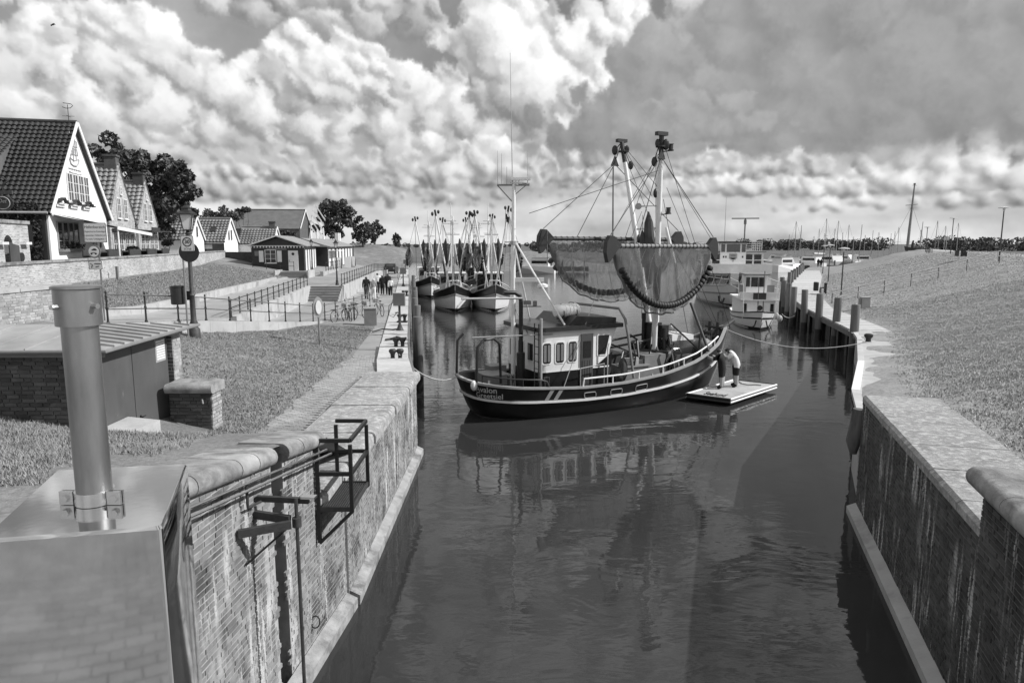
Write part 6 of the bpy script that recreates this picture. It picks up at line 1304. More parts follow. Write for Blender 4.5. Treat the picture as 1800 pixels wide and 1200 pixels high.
plamp('leaning path lamp at the top of the handrail', 1757, 448, 67, 4.2); plamp('path lamp on the dike crest by the bench', 1671, 443, 101, 4.6); plamp('slim dark path lamp beside the signal mast', 1627, 441, 115, 3.6)
def bench(label, p, rz, s=1.):
    T = thing('bench', label, 'bench', p); ca, sa = math.cos(rz), math.sin(rz); X, Yv, Zq = Vector((ca, sa, 0)), Vector((-sa, ca, 0)), Vector((0, 0, 1)); p = V3(p)
    for k in range(3): q = G(); q.obb(p-X*.85+Yv*(.02+.14*k)+Zq*.44, X*1.7, Yv*.11, Zq*.04); q.build('seat_slat', 'iron_worn', T)
    for k in range(3): q = G(); q.obb(p-X*.85+Yv*(.45+.04*k)+Zq*(.56+.14*k), X*1.7, Yv*.03, Zq*.10); q.build('back_slat', 'iron_worn', T)
    for s_ in (-.65, .65): q = G(); q.obb(p+X*s_-Zq*.05, X*.06, Yv*.08, Zq*.48); q.obb(p+X*s_+Yv*.4-Zq*.05, X*.06, Yv*.14, Zq*.95); q.build('leg', 'iron', T)
bench('dark bench facing the harbour on the dike crest near the handrail', aty(1699, 450, 78), R(60)); bench('far dark bench beside the dike path', aty(1637, 444, 108), R(70)); bench('bench on the boardwalk below the path lamp', aty(1441, 514, 66), R(250))
T = thing('litter_bin', 'dark litter bin next to the boardwalk bench', 'bin', aty(1434, 511, 66)); p = aty(1434, 511, 66); q = G(); q.lathe(p, [(.22, 0), (.24, .1), (.24, .8), (.2, .85)], 12); q.build('body', 'iron', T)
T = thing('picnic_table', 'low dark picnic table beside the crest bench', 'table', aty(1690, 449, 79)); p = aty(1688, 449, 79); q = G(); q.box(p+Vector((0, 0, .55)), (1.2, .8, .06)); q.build('top', 'iron_worn', T)
for s_ in (-.4, .4): q = G(); q.box(p+Vector((s_, 0, .22)), (.1, .6, .6)); q.build('leg', 'iron_worn', T)
p = atz(1517, 541, 1.85); T = thing('power_cabinet', 'pale electric cabinet at the foot of the dike', 'cabinet', p); q = G(); q.box(p+Vector((.1, 0, .35)), (.6, .4, .85)); q.build('body', 'grey_paint', T); q = G(); q.box(p+Vector((.1, 0, .79)), (.66, .46, .05)); q.build('lid', 'concrete_pale', T); q = G(); q.box(p+Vector((-.25, 0, .35)), (.1, .3, .7)); q.build('side_panel', 'grey_mid', T)
# signal mast on the dike
p = aty(1594, 441, 128); T = thing('signal_mast', 'tall signal mast with crosstree on the dike crest', 'mast', p); Zv = Vector((0, 0, 1)); sm = Vector((.45, 0, 0))
q = G(); q.tube([p-Zv, p+Zv*4+sm*.35, p+Zv*8.3+sm*.7, p+Zv*12+sm], [.28, .24, .17, .12], 8); q.build('pole', 'grey_mid', T, True)
q = G(); q.bar(p+Zv*8.4+sm*.7-Vector((1.2, 0, .1)), p+Zv*8.4+sm*.7+Vector((1.0, 0, .1)), .1, .1); q.build('crosstree', 'grey_mid', T)
q = G(); q.bar(p+Zv*11.9+sm-Vector((.4, 0, 0)), p+Zv*11.9+sm+Vector((.4, 0, 0)), .06, .06); q.lathe(p+Zv*12+sm, [(.2, 0), (.2, .3)], 8); q.build('mast_head', 'grey_mid', T)
for dx in (-3.4, 3.6): q = G(); q.tube([p+Zv*8.3+sm*.7, p+Vector((dx, 0, .3))], .02, 4); q.build('stay', 'iron_worn', T)
p = aty(1606, 441, 126); T = thing('boat_monument', 'small old boat with dark figure displayed beside the signal mast', 'monument', p); q = G(); rows = []
for k in range(9):
    t = k/8*2-1; w = .6*(1-t*t)**.6+.03; rows.append([p+Vector((t*1.8, -w, .55+.35*t*t)), p+Vector((t*1.6, -w*.5, .1)), p+Vector((t*1.6, w*.5, .1)), p+Vector((t*1.8, w, .55+.35*t*t))])
q.grid(rows); q.build('hull', 'iron_worn', T, True)
q = G(); q.tube([p+Vector((-.3, 0, .3)), p+Vector((-.3, 0, 1.2)), p+Vector((-.2, 0, 1.9))], [.25, .22, .12], 8); q.build('figure', 'iron', T, True)
p = aty(1697, 405+30, 95)
T = thing('notice_board', 'small pale notice board on the dike crest', 'sign', aty(1662, 441, 112)); p = aty(1662, 441, 112); q = G(); q.tube([p-Zv*.4, p+Zv*2.2], .05, 6); q.build('post', 'grey_mid', T); q = G(); q.box(p+Zv*2.0, (.9, .06, .5)); q.build('board', 'concrete_pale', T)

# ------------------------------------------------------------------ other boats
def boat_root(name, label, cat, group=None): return thing(name, label, cat, (0, 0, 0), group)
def generic_hull(T, L, hb, zs, lower='white_paint', upper='hull_black', band=.62, stern=.8, deckz=None, strake='grey_paint'):
    k = L/13.4; sh = [(a*k, b*hb/2.3) for a, b in SH]; wl = [(a*k, b*hb/2.3) for a, b in WL]; zz = [(a*k, z) for a, z in zs]; h_ = make_hull(sh, wl, zz); c = L/2
    def P(a, t, o, sd): p = h_(a, t, o, sd); return Vector((p.x-c, -p.y, p.z))
    tt = [i/26 for i in range(27)]
    q = G(); [q.grid([[P(a, t, 0, sd) for a in tt] for t in (-.6, 0, .15, .3, band)]) for sd in (1, -1)]; q.build('hull', lower, T, 'all')
    q = G(); [q.grid([[P(a, t, .0, sd) for a in tt] for t in (band, .8, 1.)]) for sd in (1, -1)]; up_ = q.build('bulwark', upper, T, 'all')
    q = G(); [q.grid([[P(a, t, .03, sd) for a in tt] for t in (band-.02, band+.06)]) for sd in (1, -1)]; q.build('strake', strake, up_)
    q = G(); [q.grid([[P(a, t, .004, sd) for a in tt] for t in (-.05, .12)]) for sd in (1, -1)]; q.build('boot_top', 'iron', up_)
    q = G(); [q.tube([P(a, 1., 0, sd) for a in tt], .05, 5) for sd in (1, -1)]; q.build('cap_rail', strake, up_)
    q = G(); q.grid([[P(a, band, -.05, sd) for sd in (1, -1)] for a in tt]); q.build('deck', 'wood_dark', T)
    return P
def bg_trawler(label, seed, house='white_paint', L=13.5):
    rnd = random.Random(seed); T = boat_root('fishing_trawler', label, 'trawler'); hb = 2.05
    P = generic_hull(T, L, hb, [(0, 1.5), (4, 1.25), (6, 1.25), (9, 1.6), (12, 2.2), (13.4, 2.7)])
    def B_(x, y, z): return Vector((x, y, z))
    q = G(); q.prism([B_(-4.3, -1.3, .9), B_(-1.4, -1.3, .9), B_(-1.2, -1.3, 3.3), B_(-4.3, -1.3, 3.2)], (0, 2.6, 0)); wh = q.build('wheelhouse', house, T)
    q = G(); q.box((-2.75, 0, 3.35), (3.5, 3.0, .12)); q.build('wheelhouse_roof', 'white_paint', wh)
    for y in (-.85, 0, .85):
        q = G(); q.box((-1.26, y, 2.75), (.08, .7, .7)); q.build('window', 'glass', wh); q = G(); q.box((-4.32, y, 2.6), (.06, .6, .6)); q.build('window', 'glass', wh)
    for y in (-1.32, 1.32):
        for x in (-3.6, -2.6): q = G(); q.box((x, y, 2.6), (.6, .05, .6)); q.build('window', 'glass', wh)
    q = G(); q.tube([(-3.4, 0, 3.3), (-3.4, 0, 8.0), (-3.4, 0, 10.8)], [.09, .07, .03], 8); am = q.build('aft_mast', 'white_paint', T, True)
    q = G(); q.bar((-3.4, -.8, 8.6), (-3.4, .8, 8.6), .08, .06); q.box((-3.3, 0, 8.9), (.2, 1.1, .1)); q.bar((-3.4, -.5, 7.6), (-3.4, .5, 7.6), .05, .05); q.build('radar_platform', 'white_paint', am)
    q = G(); q.tube([(1.6, 0, .9), (1.6, 0, 9.2)], [.14, .09], 8); mm = q.build('main_mast', 'white_paint', T, True)
    q = G(); q.bar((1.6, -.7, 7.4), (1.6, .7, 7.4), .07, .07); q.bar((1.5, -.6, 6.2), (1.5, .6, 6.2), .05, .05); q.build('crosstree', 'grey_paint', mm)
    for y in (-.9, .9): q = G(); q.tube([(1.9, y*.2, 6.5), (3.6, y, 1.4)], .05, 6); q.build('strut', 'white_paint', mm)
    for sd in (-1, 1):
        tip = Vector((1.8, sd*1.75, 10.0+rnd.uniform(-.5, .4))); q = G(); q.tube([(1.7, sd*.35, 1.8), tip], [.1, .07], 8); bm_ = q.build('boom', 'white_paint', T, True)
        q = G(); q.tube([tip-Vector((0, sd*.1, .5)), tip+Vector((0, 0, .1))], .1, 6); q.ball(tip+Vector((0, sd*-.35, -.1)), (.12, .14, .2), 7, 5); q.ball(tip+Vector((0, sd*.25, -.3)), (.12, .14, .22), 7, 5); q.build('boom_head', 'iron', bm_)
        a, b = Vector((-1.6, sd*2.5, 6.15)), Vector((4.8, sd*2.5, 6.15)); q = G(); q.tube([a, b], .08, 8); be = q.build('trawl_beam', 'iron_worn', T, True)
        for e_, s_ in ((a, -1), (b, 1)): shoe(e_, Vector((1, 0, 0)), s_, be)
        for e_ in (a, b, a.lerp(b, .5)): q = G(); q.tube([tip-Vector((0, 0, .8)), e_], .016, 4); q.build('bridle', 'iron_worn', be)
        net(be, a, b, 2.6, .8, rnd.randint(1, 9), 34, 22, 'net', .012)
        q = G(); [q.ball(a.lerp(b, .06+.88*k/17)+Vector((0, sd*.3, -.4-1.9*max(0, 1-(2*(.06+.88*k/17)-1)**2)**.7)), .15, 7, 4) for k in range(18)]; q.build('bobbins', 'rubber', be, kind='stuff')
        q = G(); q.tube([(1.2, sd*.7, 7.0), (1.25, sd*.75, 6.4), (1.3, sd*.8, 4.6), (1.3, sd*.8, 3.2)], [.04, .2, .26, .05], 8); q.build('cod_end', 'net_dark', T, True)
        for x_ in (-3.4, 4.5): q = G(); q.tube([tip, (x_, sd*1.6, 2.2)], .014, 4); q.build('rigging_wire', 'iron_worn', T)
        q = G(); q.tube([P(u, 1., -.05, sd)+Vector((0, 0, .45)) for u in [.3+.65*k/12 for k in range(13)]], .03, 5); q.build('side_rail', 'white_paint', T)
    q = G(); q.tube([(-3.4, 0, 9.5), (1.6, 0, 9.0), (6.4, 0, 2.7)], .012, 4); q.build('fore_stay', 'iron_worn', T)
    q = G(); q.box((3.2, 0, 1.6), (1.6, 1.6, .9)); q.box((4.6, .3, 1.7), (.8, .9, .7)); q.build('deck_gear', 'grey_mid', T)
    q = G(); q.tube([(6.1, -.5, 2.4), (6.1, -.5, 3.0), (6.1, .5, 3.0), (6.1, .5, 2.4)], .05, 6); q.build('bow_bitts', 'white_paint', T)
    return T
t1 = bg_trawler('shrimp trawler with white lower hull moored bow out beside the quay piles', 3); ang = math.atan2(-1, .148)
p = atz(769, 549, 0); t1.location = (p.x+.95, p.y+6.2, 0); t1.rotation_euler = (0, 0, math.atan2(-1, .12))
t2 = bg_trawler('shrimp trawler with dark wheelhouse rafted outside the quayside trawler', 4, 'dark_paint', 14.5); p = atz(855, 549, 0); t2.location = (p.x+.2, p.y+6.6, 0); t2.rotation_euler = (0, 0, math.atan2(-1, .10))
dup(t1, (-10.6, 88, 0), math.atan2(-1, .15), 'trawler berthed astern of the quayside trawler, mostly masts showing'); dup(t2, (-4.4, 90, 0), math.atan2(-1, .12), 'trawler berthed astern of the dark wheelhouse trawler')
Fl = thing('flag', 'small dark flag flying from the dark wheelhouse trawler', 'flag', (.5, 66, 8)); p = aty(889, 375, 66); q = G(); q.grid([[p+Vector((.15*s_+.1*math.sin(5*s_), .05*math.sin(7*s_), -.25*s_-.55*w_)) for s_ in (0, .5, 1, 1.5, 2)] for w_ in (0, 1)]); q.build('cloth', 'iron', Fl); q = G(); q.tube([p+Vector((0, 0, .6)), p+Vector((-.1, 0, -3.2))], .02, 4); q.build('halyard', 'iron_worn', Fl)

# excursion ferry
T = boat_root('excursion_ferry', 'large white excursion ferry with upper deck and bridge moored by the boardwalk', 'ferry')
P = generic_hull(T, 24, 3.75, [(0, 1.9), (6, 1.7), (9, 1.85), (12, 2.2), (13.4, 2.5)], 'white_paint', 'white_paint', .6)
def slab(nm, x0, x1, hw_, z0_, z1_, m_='white_paint', par=T, f_=0.):
    q = G(); q.prism([(x0, -hw_, z0_), (x1, -hw_, z0_), (x1+f_, -hw_, z1_), (x0, -hw_, z1_)], (0, 2*hw_, 0)); return q.build(nm, m_, par)
slab('lower_saloon', -10, 5.2, 3.2, 1.2, 3.35); slab('saloon_glass', -9.5, 5.24, 3.22, 2.1, 3.0, 'glass')
for k in range(9):
    q = G(); q.prism([(5.30, -3.0+.72*k, 1.9), (5.30, -2.9+.72*k, 1.9), (5.30, -2.4+.72*k, 3.3), (5.30, -2.5+.72*k, 3.3)], (.05, 0, 0)); q.build('slanted_bar', 'white_paint', T)
ud_ = slab('upper_deck', -11, 7.2, 3.75, 3.35, 3.5); slab('deck_screen', 6.9, 7.2, 3.75, 3.5, 4.35, 'white_paint', ud_)
for sd in (-1, 1): q = G(); q.box((-2, sd*3.7, 3.95), (18, .08, .85)); q.build('side_screen', 'white_paint', ud_)
q = G(); q.tube([(7.1, -3.75, 4.75), (7.1, 3.75, 4.75)], .04, 6); q.build('rail', 'white_paint', ud_)
up2 = slab('upper_saloon', -9, 3.6, 3.3, 3.5, 5.55); slab('canopy', -9.6, 4.2, 3.5, 5.55, 5.68, 'grey_mid', up2)
for y in (-2.7, -1.75, 1.75, 2.7): q = G(); q.box((3.62, y, 4.75), (.06, .75, 1.1)); q.build('window', 'glass', up2)
for sd in (-1, 1):
    for k in range(6): q = G(); q.box((2.4-1.9*k, sd*3.31, 4.75), (1.4, .06, 1.0)); q.build('window', 'glass', up2)
wh = slab('wheelhouse', 1.6, 4.5, 1.35, 3.5, 6.55, 'white_paint', T, .1); slab('wheelhouse_roof', 1.3, 4.95, 1.6, 6.55, 6.72, 'iron', wh)
for y, w_ in ((-1.08, .4), (0, 1.4), (1.08, .4)): q = G(); q.box((4.60, y, 6.0), (.06, w_, .85)); q.build('window', 'glass', wh)
q = G(); q.prism([(4.55, -.42, 5.4), (4.55, .42, 5.4), (4.55, .42, 4.9), (4.55, 0, 4.5), (4.55, -.42, 4.9)], (.05, 0, 0)); sh_ = q.build('shield_emblem', 'grey_paint', wh); q = G(); q.prism([(4.61, -.3, 4.95), (4.61, .3, 4.95), (4.61, 0, 4.62)], (.02, 0, 0)); q.build('shield_charge', 'iron', sh_); q = G(); q.box((4.61, 0, 5.2), (.03, .5, .14)); q.build('shield_chief', 'grey_mid', sh_)
for y in (-1.0, -.75, 1.0): q = G(); q.box((4.56, y, 5.05), (.04, .14, .2)); q.build('bow_letter', 'iron', wh)
for sd in (-1, 1):
    for z_ in (5.95, 6.2, 6.45, 6.7): q = G(); q.tube([(1.2, sd*1.7, z_), (1.2, sd*3.4, z_), (-8, sd*3.4, z_)], .025, 5); q.build('top_rail', 'white_paint', up2)
    for k in range(6): q = G(); q.tube([(1.2-1.8*k, sd*3.4, 5.6), (1.2-1.8*k, sd*3.4, 6.72)], .03, 5); q.build('top_post', 'white_paint', up2)
    q = G(); q.tube([(10.0, sd*1.75, 1.15), (10.05, sd*1.7, .6), (10.2, sd*1.4, .45)], .1, 6); q.tube([(10.1, sd*1.2, .95), (10.15, sd*1.35, .5), (10.2, sd*1.6, .45)], .1, 6); q.build('anchor', 'iron', T)
    q = G(); q.tube([(10.8, sd*.9, 2.9), (7.2, sd*3.0, 3.0)], .03, 5); q.tube([(7.2, sd*3.2, 3.4), (7.2, sd*3.2, 2.1)], .05, 5); q.build('bow_rail', 'white_paint', T)
slab('funnel', -7.5, -6, 1.0, 5.6, 6.8, 'white_paint', up2); slab('stair', 5.3, 6.6, .4, 1.8, 3.4, 'white_paint', T, 1.2)
q = G(); q.tube([(0, 1.6, 5.6), (0, 1.6, 9.3)], .08, 6); am = q.build('radar_mast', 'grey_mid', T); q = G(); q.box((0, 1.6, 9.35), (.3, 3.0, .12)); q.lathe((0, 1.6, 8.7), [(.15, 0), (.15, .5)], 8); q.build('radar', 'grey_mid', am)
q = G(); q.tube([(0, -.6, 5.6), (0, -.6, 11.8)], [.04, .015], 5); q.build('whip_antenna', 'grey_paint', T)
p = atz(1290, 541, 0); T.location = (p.x+2.6, p.y+10.5, 0); T.rotation_euler = (0, 0, math.atan2(-1, -.22))
# small white passenger boat
T = boat_root('passenger_boat', 'small white passenger boat with railed foredeck moored at the near piles', 'boat')
P = generic_hull(T, 9.5, 1.62, [(0, 1.0), (6, .95), (10, 1.15), (13.4, 1.45)], 'white_paint', 'white_paint', .62, strake='iron')
def slab2(nm, x0, x1, hw_, z0_, z1_, m_='white_paint', par=None, f_=0.):
    q = G(); q.prism([(x0, -hw_, z0_), (x1, -hw_*.9, z0_), (x1+f_, -hw_*.9, z1_), (x0, -hw_, z1_), (x0, hw_, z1_), (x1+f_, hw_*.9, z1_), (x1, hw_*.9, z0_), (x0, hw_, z0_)][:4], (0, 2*hw_*.95, 0)); return q.build(nm, m_, par or T)
lc = slab2('lower_cabin', -3.2, 2.6, 1.3, .7, 2.1)
for y in (-1.0, 1.0): q = G(); q.box((2.62, y, 1.5), (.05, .26, .75)); q.build('window', 'glass', lc)
q = G(); q.lathe((2.62, .1, 1.55), [(.2, 0), (.2, .06)], 12, (1, 0, 0)); q.build('porthole', 'iron', lc)
dk2 = slab2('upper_deck', -3.4, 2.75, 1.5, 2.1, 2.2); slab2('deck_screen', 2.5, 2.6, 1.45, 2.2, 2.75, 'white_paint', dk2)
q = G(); q.box((2.63, .05, 2.45), (.04, .95, .5)); q.build('dark_panel', 'iron_worn', dk2)
wh = slab2('wheelhouse', -1.5, .7, .82, 2.2, 4.0, 'white_paint', T, .12); slab2('wheelhouse_roof', -1.7, 1.1, 1.0, 4.0, 4.1, 'grey_mid', wh)
for y, w_ in ((-.62, .3), (-.12, .5), (.42, .5)): q = G(); q.box((.80, y, 3.45), (.06, w_, .75)); q.build('window', 'glass', wh)
for sd in (-1, 1):
    slab_ = G(); slab_.box((.4, sd*1.2, 2.9), (.1, .55, .6)); slab_.build('wind_screen', 'grey_mid', dk2)
    q = G(); q.tube([(2.6, sd*1.5, 2.2), (2.6, sd*1.55, 3.55), (-3, sd*1.55, 3.6)], .03, 5); q.tube([(2.6, sd*1.5, 3.0), (-3, sd*1.5, 3.0)], .025, 5); q.tube([(3.1, sd*1.15, 1.0), (3.0, sd*1.25, 3.5)], .035, 5); q.build('rail', 'white_paint', dk2)
    q = G(); q.tube([(4.2, sd*.35, .75), (4.22, sd*.45, .35), (4.2, sd*.6, .2)], .05, 6); q.build('anchor', 'iron', T)
q = G(); q.tube([(2.6, .35, 1.2), (2.6, .35, 4.4)], .04, 6); q.tube([(2.65, -.05, 1.2), (2.65, -.05, 3.9)], .03, 5); q.build('bow_staff', 'grey_mid', T)
for k, y in enumerate((1.5, 1.6)): q = G(); q.ball((2.6-2*k, y+.1, .75), (.22, .22, .28), 9, 6); q.build('fender', 'concrete_pale', T)
p = atz(1341, 581, 0); T.location = (p.x+.75, p.y+4.4, 0); T.rotation_euler = (0, 0, math.atan2(-1, -.20))

# sailing yachts and motor cruisers of the marina
def yacht(h):
    T = boat_root('sailing_yacht', 'white sailing yacht with bare mast in the far marina', 'yacht', 'sailing yachts in the marina')
    q = G(); rows = []
    for k in range(9):
        t = k/8; w = 1.4*math.sin(PI*(.18+.82*t))**.7 if t < 1 else .02; x = -4.5+9*t; rows.append([(x, -w, 1.0+.25*t), (x*.93, -w*.8, 0), (x*.9, 0, -.4), (x*.93, w*.8, 0), (x, w, 1.0+.25*t)])
    q.grid(rows[::1]); q.add([r_[0] for r_ in rows]+[r_[4] for r_ in rows], [(k, k+1, 10+k, 9+k) for k in range(8)]); q.build('hull', 'white_paint', T, True)
    q = G(); q.prism([(-2.5, -.8, 1.1), (2, -.8, 1.15), (1.2, -.8, 1.6), (-2.5, -.8, 1.65)], (0, 1.6, 0)); q.build('cabin', 'white_paint', T)
    q = G(); q.tube([(.8, 0, 1), (.7, 0, h)], [.11, .08], 6); ms_ = q.build('mast', 'grey_paint', T)
    q = G(); q.tube([(.75, -.8, h*.6), (.75, .8, h*.6)], .03, 4); q.build('spreader', 'grey_mid', ms_)
    q = G(); q.tube([(.7, 0, 2.2), (-3.2, 0, 2.3)], .16, 6); q.build('boom_cover', 'dark_paint', T)
    q = G(); q.tube([(.7, 0, h), (4.4, 0, 1.3)], .02, 3); q.tube([(.7, 0, h), (-4.3, 0, 1.1)], .02, 3); q.build('stays', 'iron_worn', T)
    return T
ya = None
for k, (x, y) in enumerate([(1406, 389), (1410, 396), (1452, 384), (1455, 410), (1478, 388), (1466, 402), (1497, 395), (1515, 395), (1483, 408), (1504, 416), (1536, 405), (1546, 408), (1519, 413), (1568, 410), (1575, 407), (1580, 399), (1602, 396), (1621, 390), (1624, 404), (1645, 388), (1660, 397), (1684, 392), (1652, 415), (1667, 414), (1392, 412), (1430, 415), (1441, 402)]):
    Y = 178+7*((k*5) % 11) if x < 1560 else 190+6*((k*3) % 8); top = aty(x, y, Y); sc = top.z/12.
    if ya is None: ya = yacht(12.); o = ya
    else: o = dup(ya, (0, 0, 0))
    o.location = (top.x-.3, Y, 0); o.rotation_euler = (R(random.uniform(-2, 2)), 0, R(random.choice((20, 200, 75, 255))+random.uniform(-12, 12))); o.scale = (max(.8, sc),)*2+(sc,)
cr = boat_root('motor_cruiser', 'white motor cruiser moored among the yachts behind the ferry', 'cruiser', 'motor cruisers in the marina')
q = G(); q.prism([(-4, -1.4, 0), (3.2, -1.3, 0), (4.6, -.2, 1.5), (-4, -1.4, 1.3)], (0, 2.6, 0)); q.build('hull', 'white_paint', cr)
q = G(); q.prism([(-2.8, -1.2, 1.3), (1.6, -1.2, 1.4), (.6, -1.2, 2.7), (-2.8, -1.2, 2.7)], (0, 2.4, 0)); q.build('cabin', 'white_paint', cr)
q = G(); q.box((-1, 0, 2.1), (3.0, 2.44, .5)); q.build('window', 'glass', cr); q = G(); q.box((-1.3, 0, 2.85), (3.4, 2.5, .08)); q.build('roof', 'grey_mid', cr)
for k, (x, Y) in enumerate(((1382, 160), (1392, 172), (1420, 178), (1437, 190), (1448, 205), (1470, 186), (1490, 200), (1520, 195), (1500, 212), (1372, 190), (1362, 205))):
    p = aty(x, 450, Y); o = cr if k == 0 else dup(cr, (0, 0, 0)); o.location = (p.x, Y, 0); o.rotation_euler = (0, 0, R(30+47*k)); o.scale = (1.1, 1.1, 1.2)
Jt = thing('jetty', 'long dark marina jetty beyond the ferry', 'jetty', (60, 165, 0)); q = G(); q.box((72, 176, .7), (46, 2, .5), R(8)); q.build('deck', 'wood_dark', Jt)
for k in range(10): q = G(); q.tube([(50+4.8*k, 173+.7*k, -1), (50+4.8*k, 173+.7*k, 2.2)], .18, 6); q.build('post', 'wood_pile', Jt)

# ------------------------------------------------------------------ far shore and woods
g = G(); g.grid([[(x, 251, -.3), (x, 258, 1.4), (x, 270, 1.15)] for x in (-70, 0, 100, 262)]); struct(g, 'far_shore', 'grass_far')
g = G(); rows = []
for k in range(17):
    x = -14+3.2*k; h_ = 3.9*math.exp(-((x-4)/13)**2)+.6; rows.append([(x, 160, -.4), (x, 166, .9), (x, 176, h_), (x, 190, h_), (x, 206, -.4)])
g.grid(rows); struct(g, 'far_bank', 'grass', 'all')
Qd = thing('far_pier', 'dark piled pier in front of the grassy far bank', 'pier', (10, 158, 0)); q = G(); q.box((9, 157.5, .75), (17, 1.6, 1.0)); q.build('deck', 'wood_dark', Qd)
for k in range(7): q = G(); q.tube([(1.5+2.5*k, 156.5, -1), (1.5+2.5*k, 156.5, 2.6)], .16, 6); q.build('post', 'wood_pile', Qd)
o = dup(cr, (0, 0, 0)); o.location = (5, 150, 0); o.rotation_euler = (0, 0, R(170)); setp(o, label='lone white motor cruiser lying by the far pier')
bx = []
for x0, x1, Y, n_, hh in ((-420, 200, 900, 90, 7), (190, 300, 560, 60, 10), (300, 520, 500, 110, 11), (60, 200, 640, 45, 8), (10, 60, 420, 9, 7)):
    for k in range(n_):
        x = x0+(x1-x0)*(k+random.random())/n_; r_ = random.uniform(.5, 1.1)*hh*.55; bx.append(((x, Y+random.uniform(-20, 20), 1+hh*.42*random.uniform(.7, 1.35)), (r_*1.2, r_, r_*.9), 130))
o = leaves(bx, .95, 'leaf_haze', 'far_woods', None); setp(o, kind='stuff', label='dark line of woods along the flat horizon', category='woods')

# ------------------------------------------------------------------ people
def bone_dist(c, a, b):
    d = b-a; t = (c-a).dot(d)/max(1e-6, d.length_squared); return (c-a-d*max(0., min(1., t))).length
def person(label, loc, yaw, J, cols, h=1.75, hair='hair', group=None, bulk=1.):
    """J: joints for a 1.75 m figure facing +Y; the skin grows over the bones"""
    names = list(J); idx = {n: i for i, n in enumerate(names)}; me = bpy.data.meshes.new('person')
    E = [('pelvis', 'waist'), ('waist', 'chest'), ('chest', 'neck'), ('neck', 'head'), ('head', 'crown')]
    for s_ in 'LR': E += [('chest', 'sh'+s_), ('sh'+s_, 'el'+s_), ('el'+s_, 'wr'+s_), ('wr'+s_, 'ha'+s_), ('pelvis', 'hip'+s_), ('hip'+s_, 'kn'+s_), ('kn'+s_, 'an'+s_), ('an'+s_, 'toe'+s_)]
    me.from_pydata([J[n] for n in names], [(idx[a], idx[b]) for a, b in E], []); o = bpy.data.objects.new('person', me); COL.objects.link(o)
    md = o.modifiers.new('skin', 'SKIN'); md.use_smooth_shade = True; sv = me.skin_vertices[0].data
    rad = {'pelvis': (.19, .15), 'waist': (.18, .14), 'chest': (.205, .15), 'neck': (.075, .075), 'head': (.105, .115), 'crown': (.09, .10), 'sh': (.10, .10), 'el': (.07, .07), 'wr': (.05, .05), 'ha': (.05, .04), 'hip': (.13, .13), 'kn': (.095, .095), 'an': (.065, .065), 'toe': (.06, .05)}
    for n in names:
        r_ = rad[n] if n in rad else rad[n[:-1]]; bk_ = 1. if n in ('neck', 'head', 'crown') else bulk; sv[idx[n]].radius = (r_[0]*bk_, r_[1]*bk_); sv[idx[n]].use_root = n == 'pelvis'
    o.modifiers.new('sub', 'SUBSURF').levels = 1; dg = bpy.context.evaluated_depsgraph_get(); dg.update()
    m2 = bpy.data.meshes.new_from_object(o.evaluated_get(dg)); bpy.data.objects.remove(o)
    slots = ['top', 'leg', 'shoe', 'skin', 'hair']; m2.materials.clear()
    for s_ in slots: m2.materials.append(MATS['skin' if s_ == 'skin' else hair if s_ == 'hair' else cols[s_]])
    jv = {n: V3(J[n]) for n in names}; sleeve = cols.get('sleeve', 'short'); shorts = cols.get('shorts', False)
    for pl_ in m2.polygons:
        c = pl_.center; best = min(E, key=lambda e: bone_dist(c, jv[e[0]], jv[e[1]]))
        a = best[1][:-1] if best[1][-1] in 'LR' else best[1]
        s_ = {'waist': 0, 'chest': 0, 'neck': 0, 'head': 3, 'crown': 4, 'sh': 0, 'el': 0, 'wr': 0 if sleeve == 'long' else 3, 'ha': 3, 'hip': 1, 'kn': 1, 'an': 3 if shorts else 1, 'toe': 2}[a]
        if a == 'head' and (c-jv['head']).dot(Vector((0, 1, 0))) < .03 and (c-jv['neck']).length > .09: s_ = 4
        if a == 'hip': s_ = 0 if shorts else 1
        elif best[1] == 'waist' and not shorts and c.z < jv['pelvis'].z+.06: s_ = 1
        pl_.material_index = s_
    sc = h/1.75
    ob = link('person', m2, None, label=label, category='person', group=group); ob.location = loc; ob.rotation_euler = (0, 0, yaw); ob.scale = (sc,)*3; return ob
def stride(f=.22, sw=.18, bend=0.):
    J = {'pelvis': (0, 0, .95), 'waist': (0, .01+bend*.1, 1.12), 'chest': (0, bend*.3, 1.36), 'neck': (0, .01+bend*.45, 1.50), 'head': (0, .03+bend*.6, 1.61), 'crown': (0, .025+bend*.65, 1.70)}
    for s_, k in (('L', 1), ('R', -1)):
        J.update({'sh'+s_: (-k*.19, bend*.3, 1.41), 'el'+s_: (-k*.24, -k*sw*.5+bend*.2, 1.14), 'wr'+s_: (-k*.25, -k*sw*.9+.08, .90), 'ha'+s_: (-k*.25, -k*sw+.10, .81),
                  'hip'+s_: (-k*.10, 0, .88), 'kn'+s_: (-k*.10, k*f*.5+.03, .50), 'an'+s_: (-k*.10, k*f-.03, .09), 'toe'+s_: (-k*.11, k*f+.14, .03)})
    return J
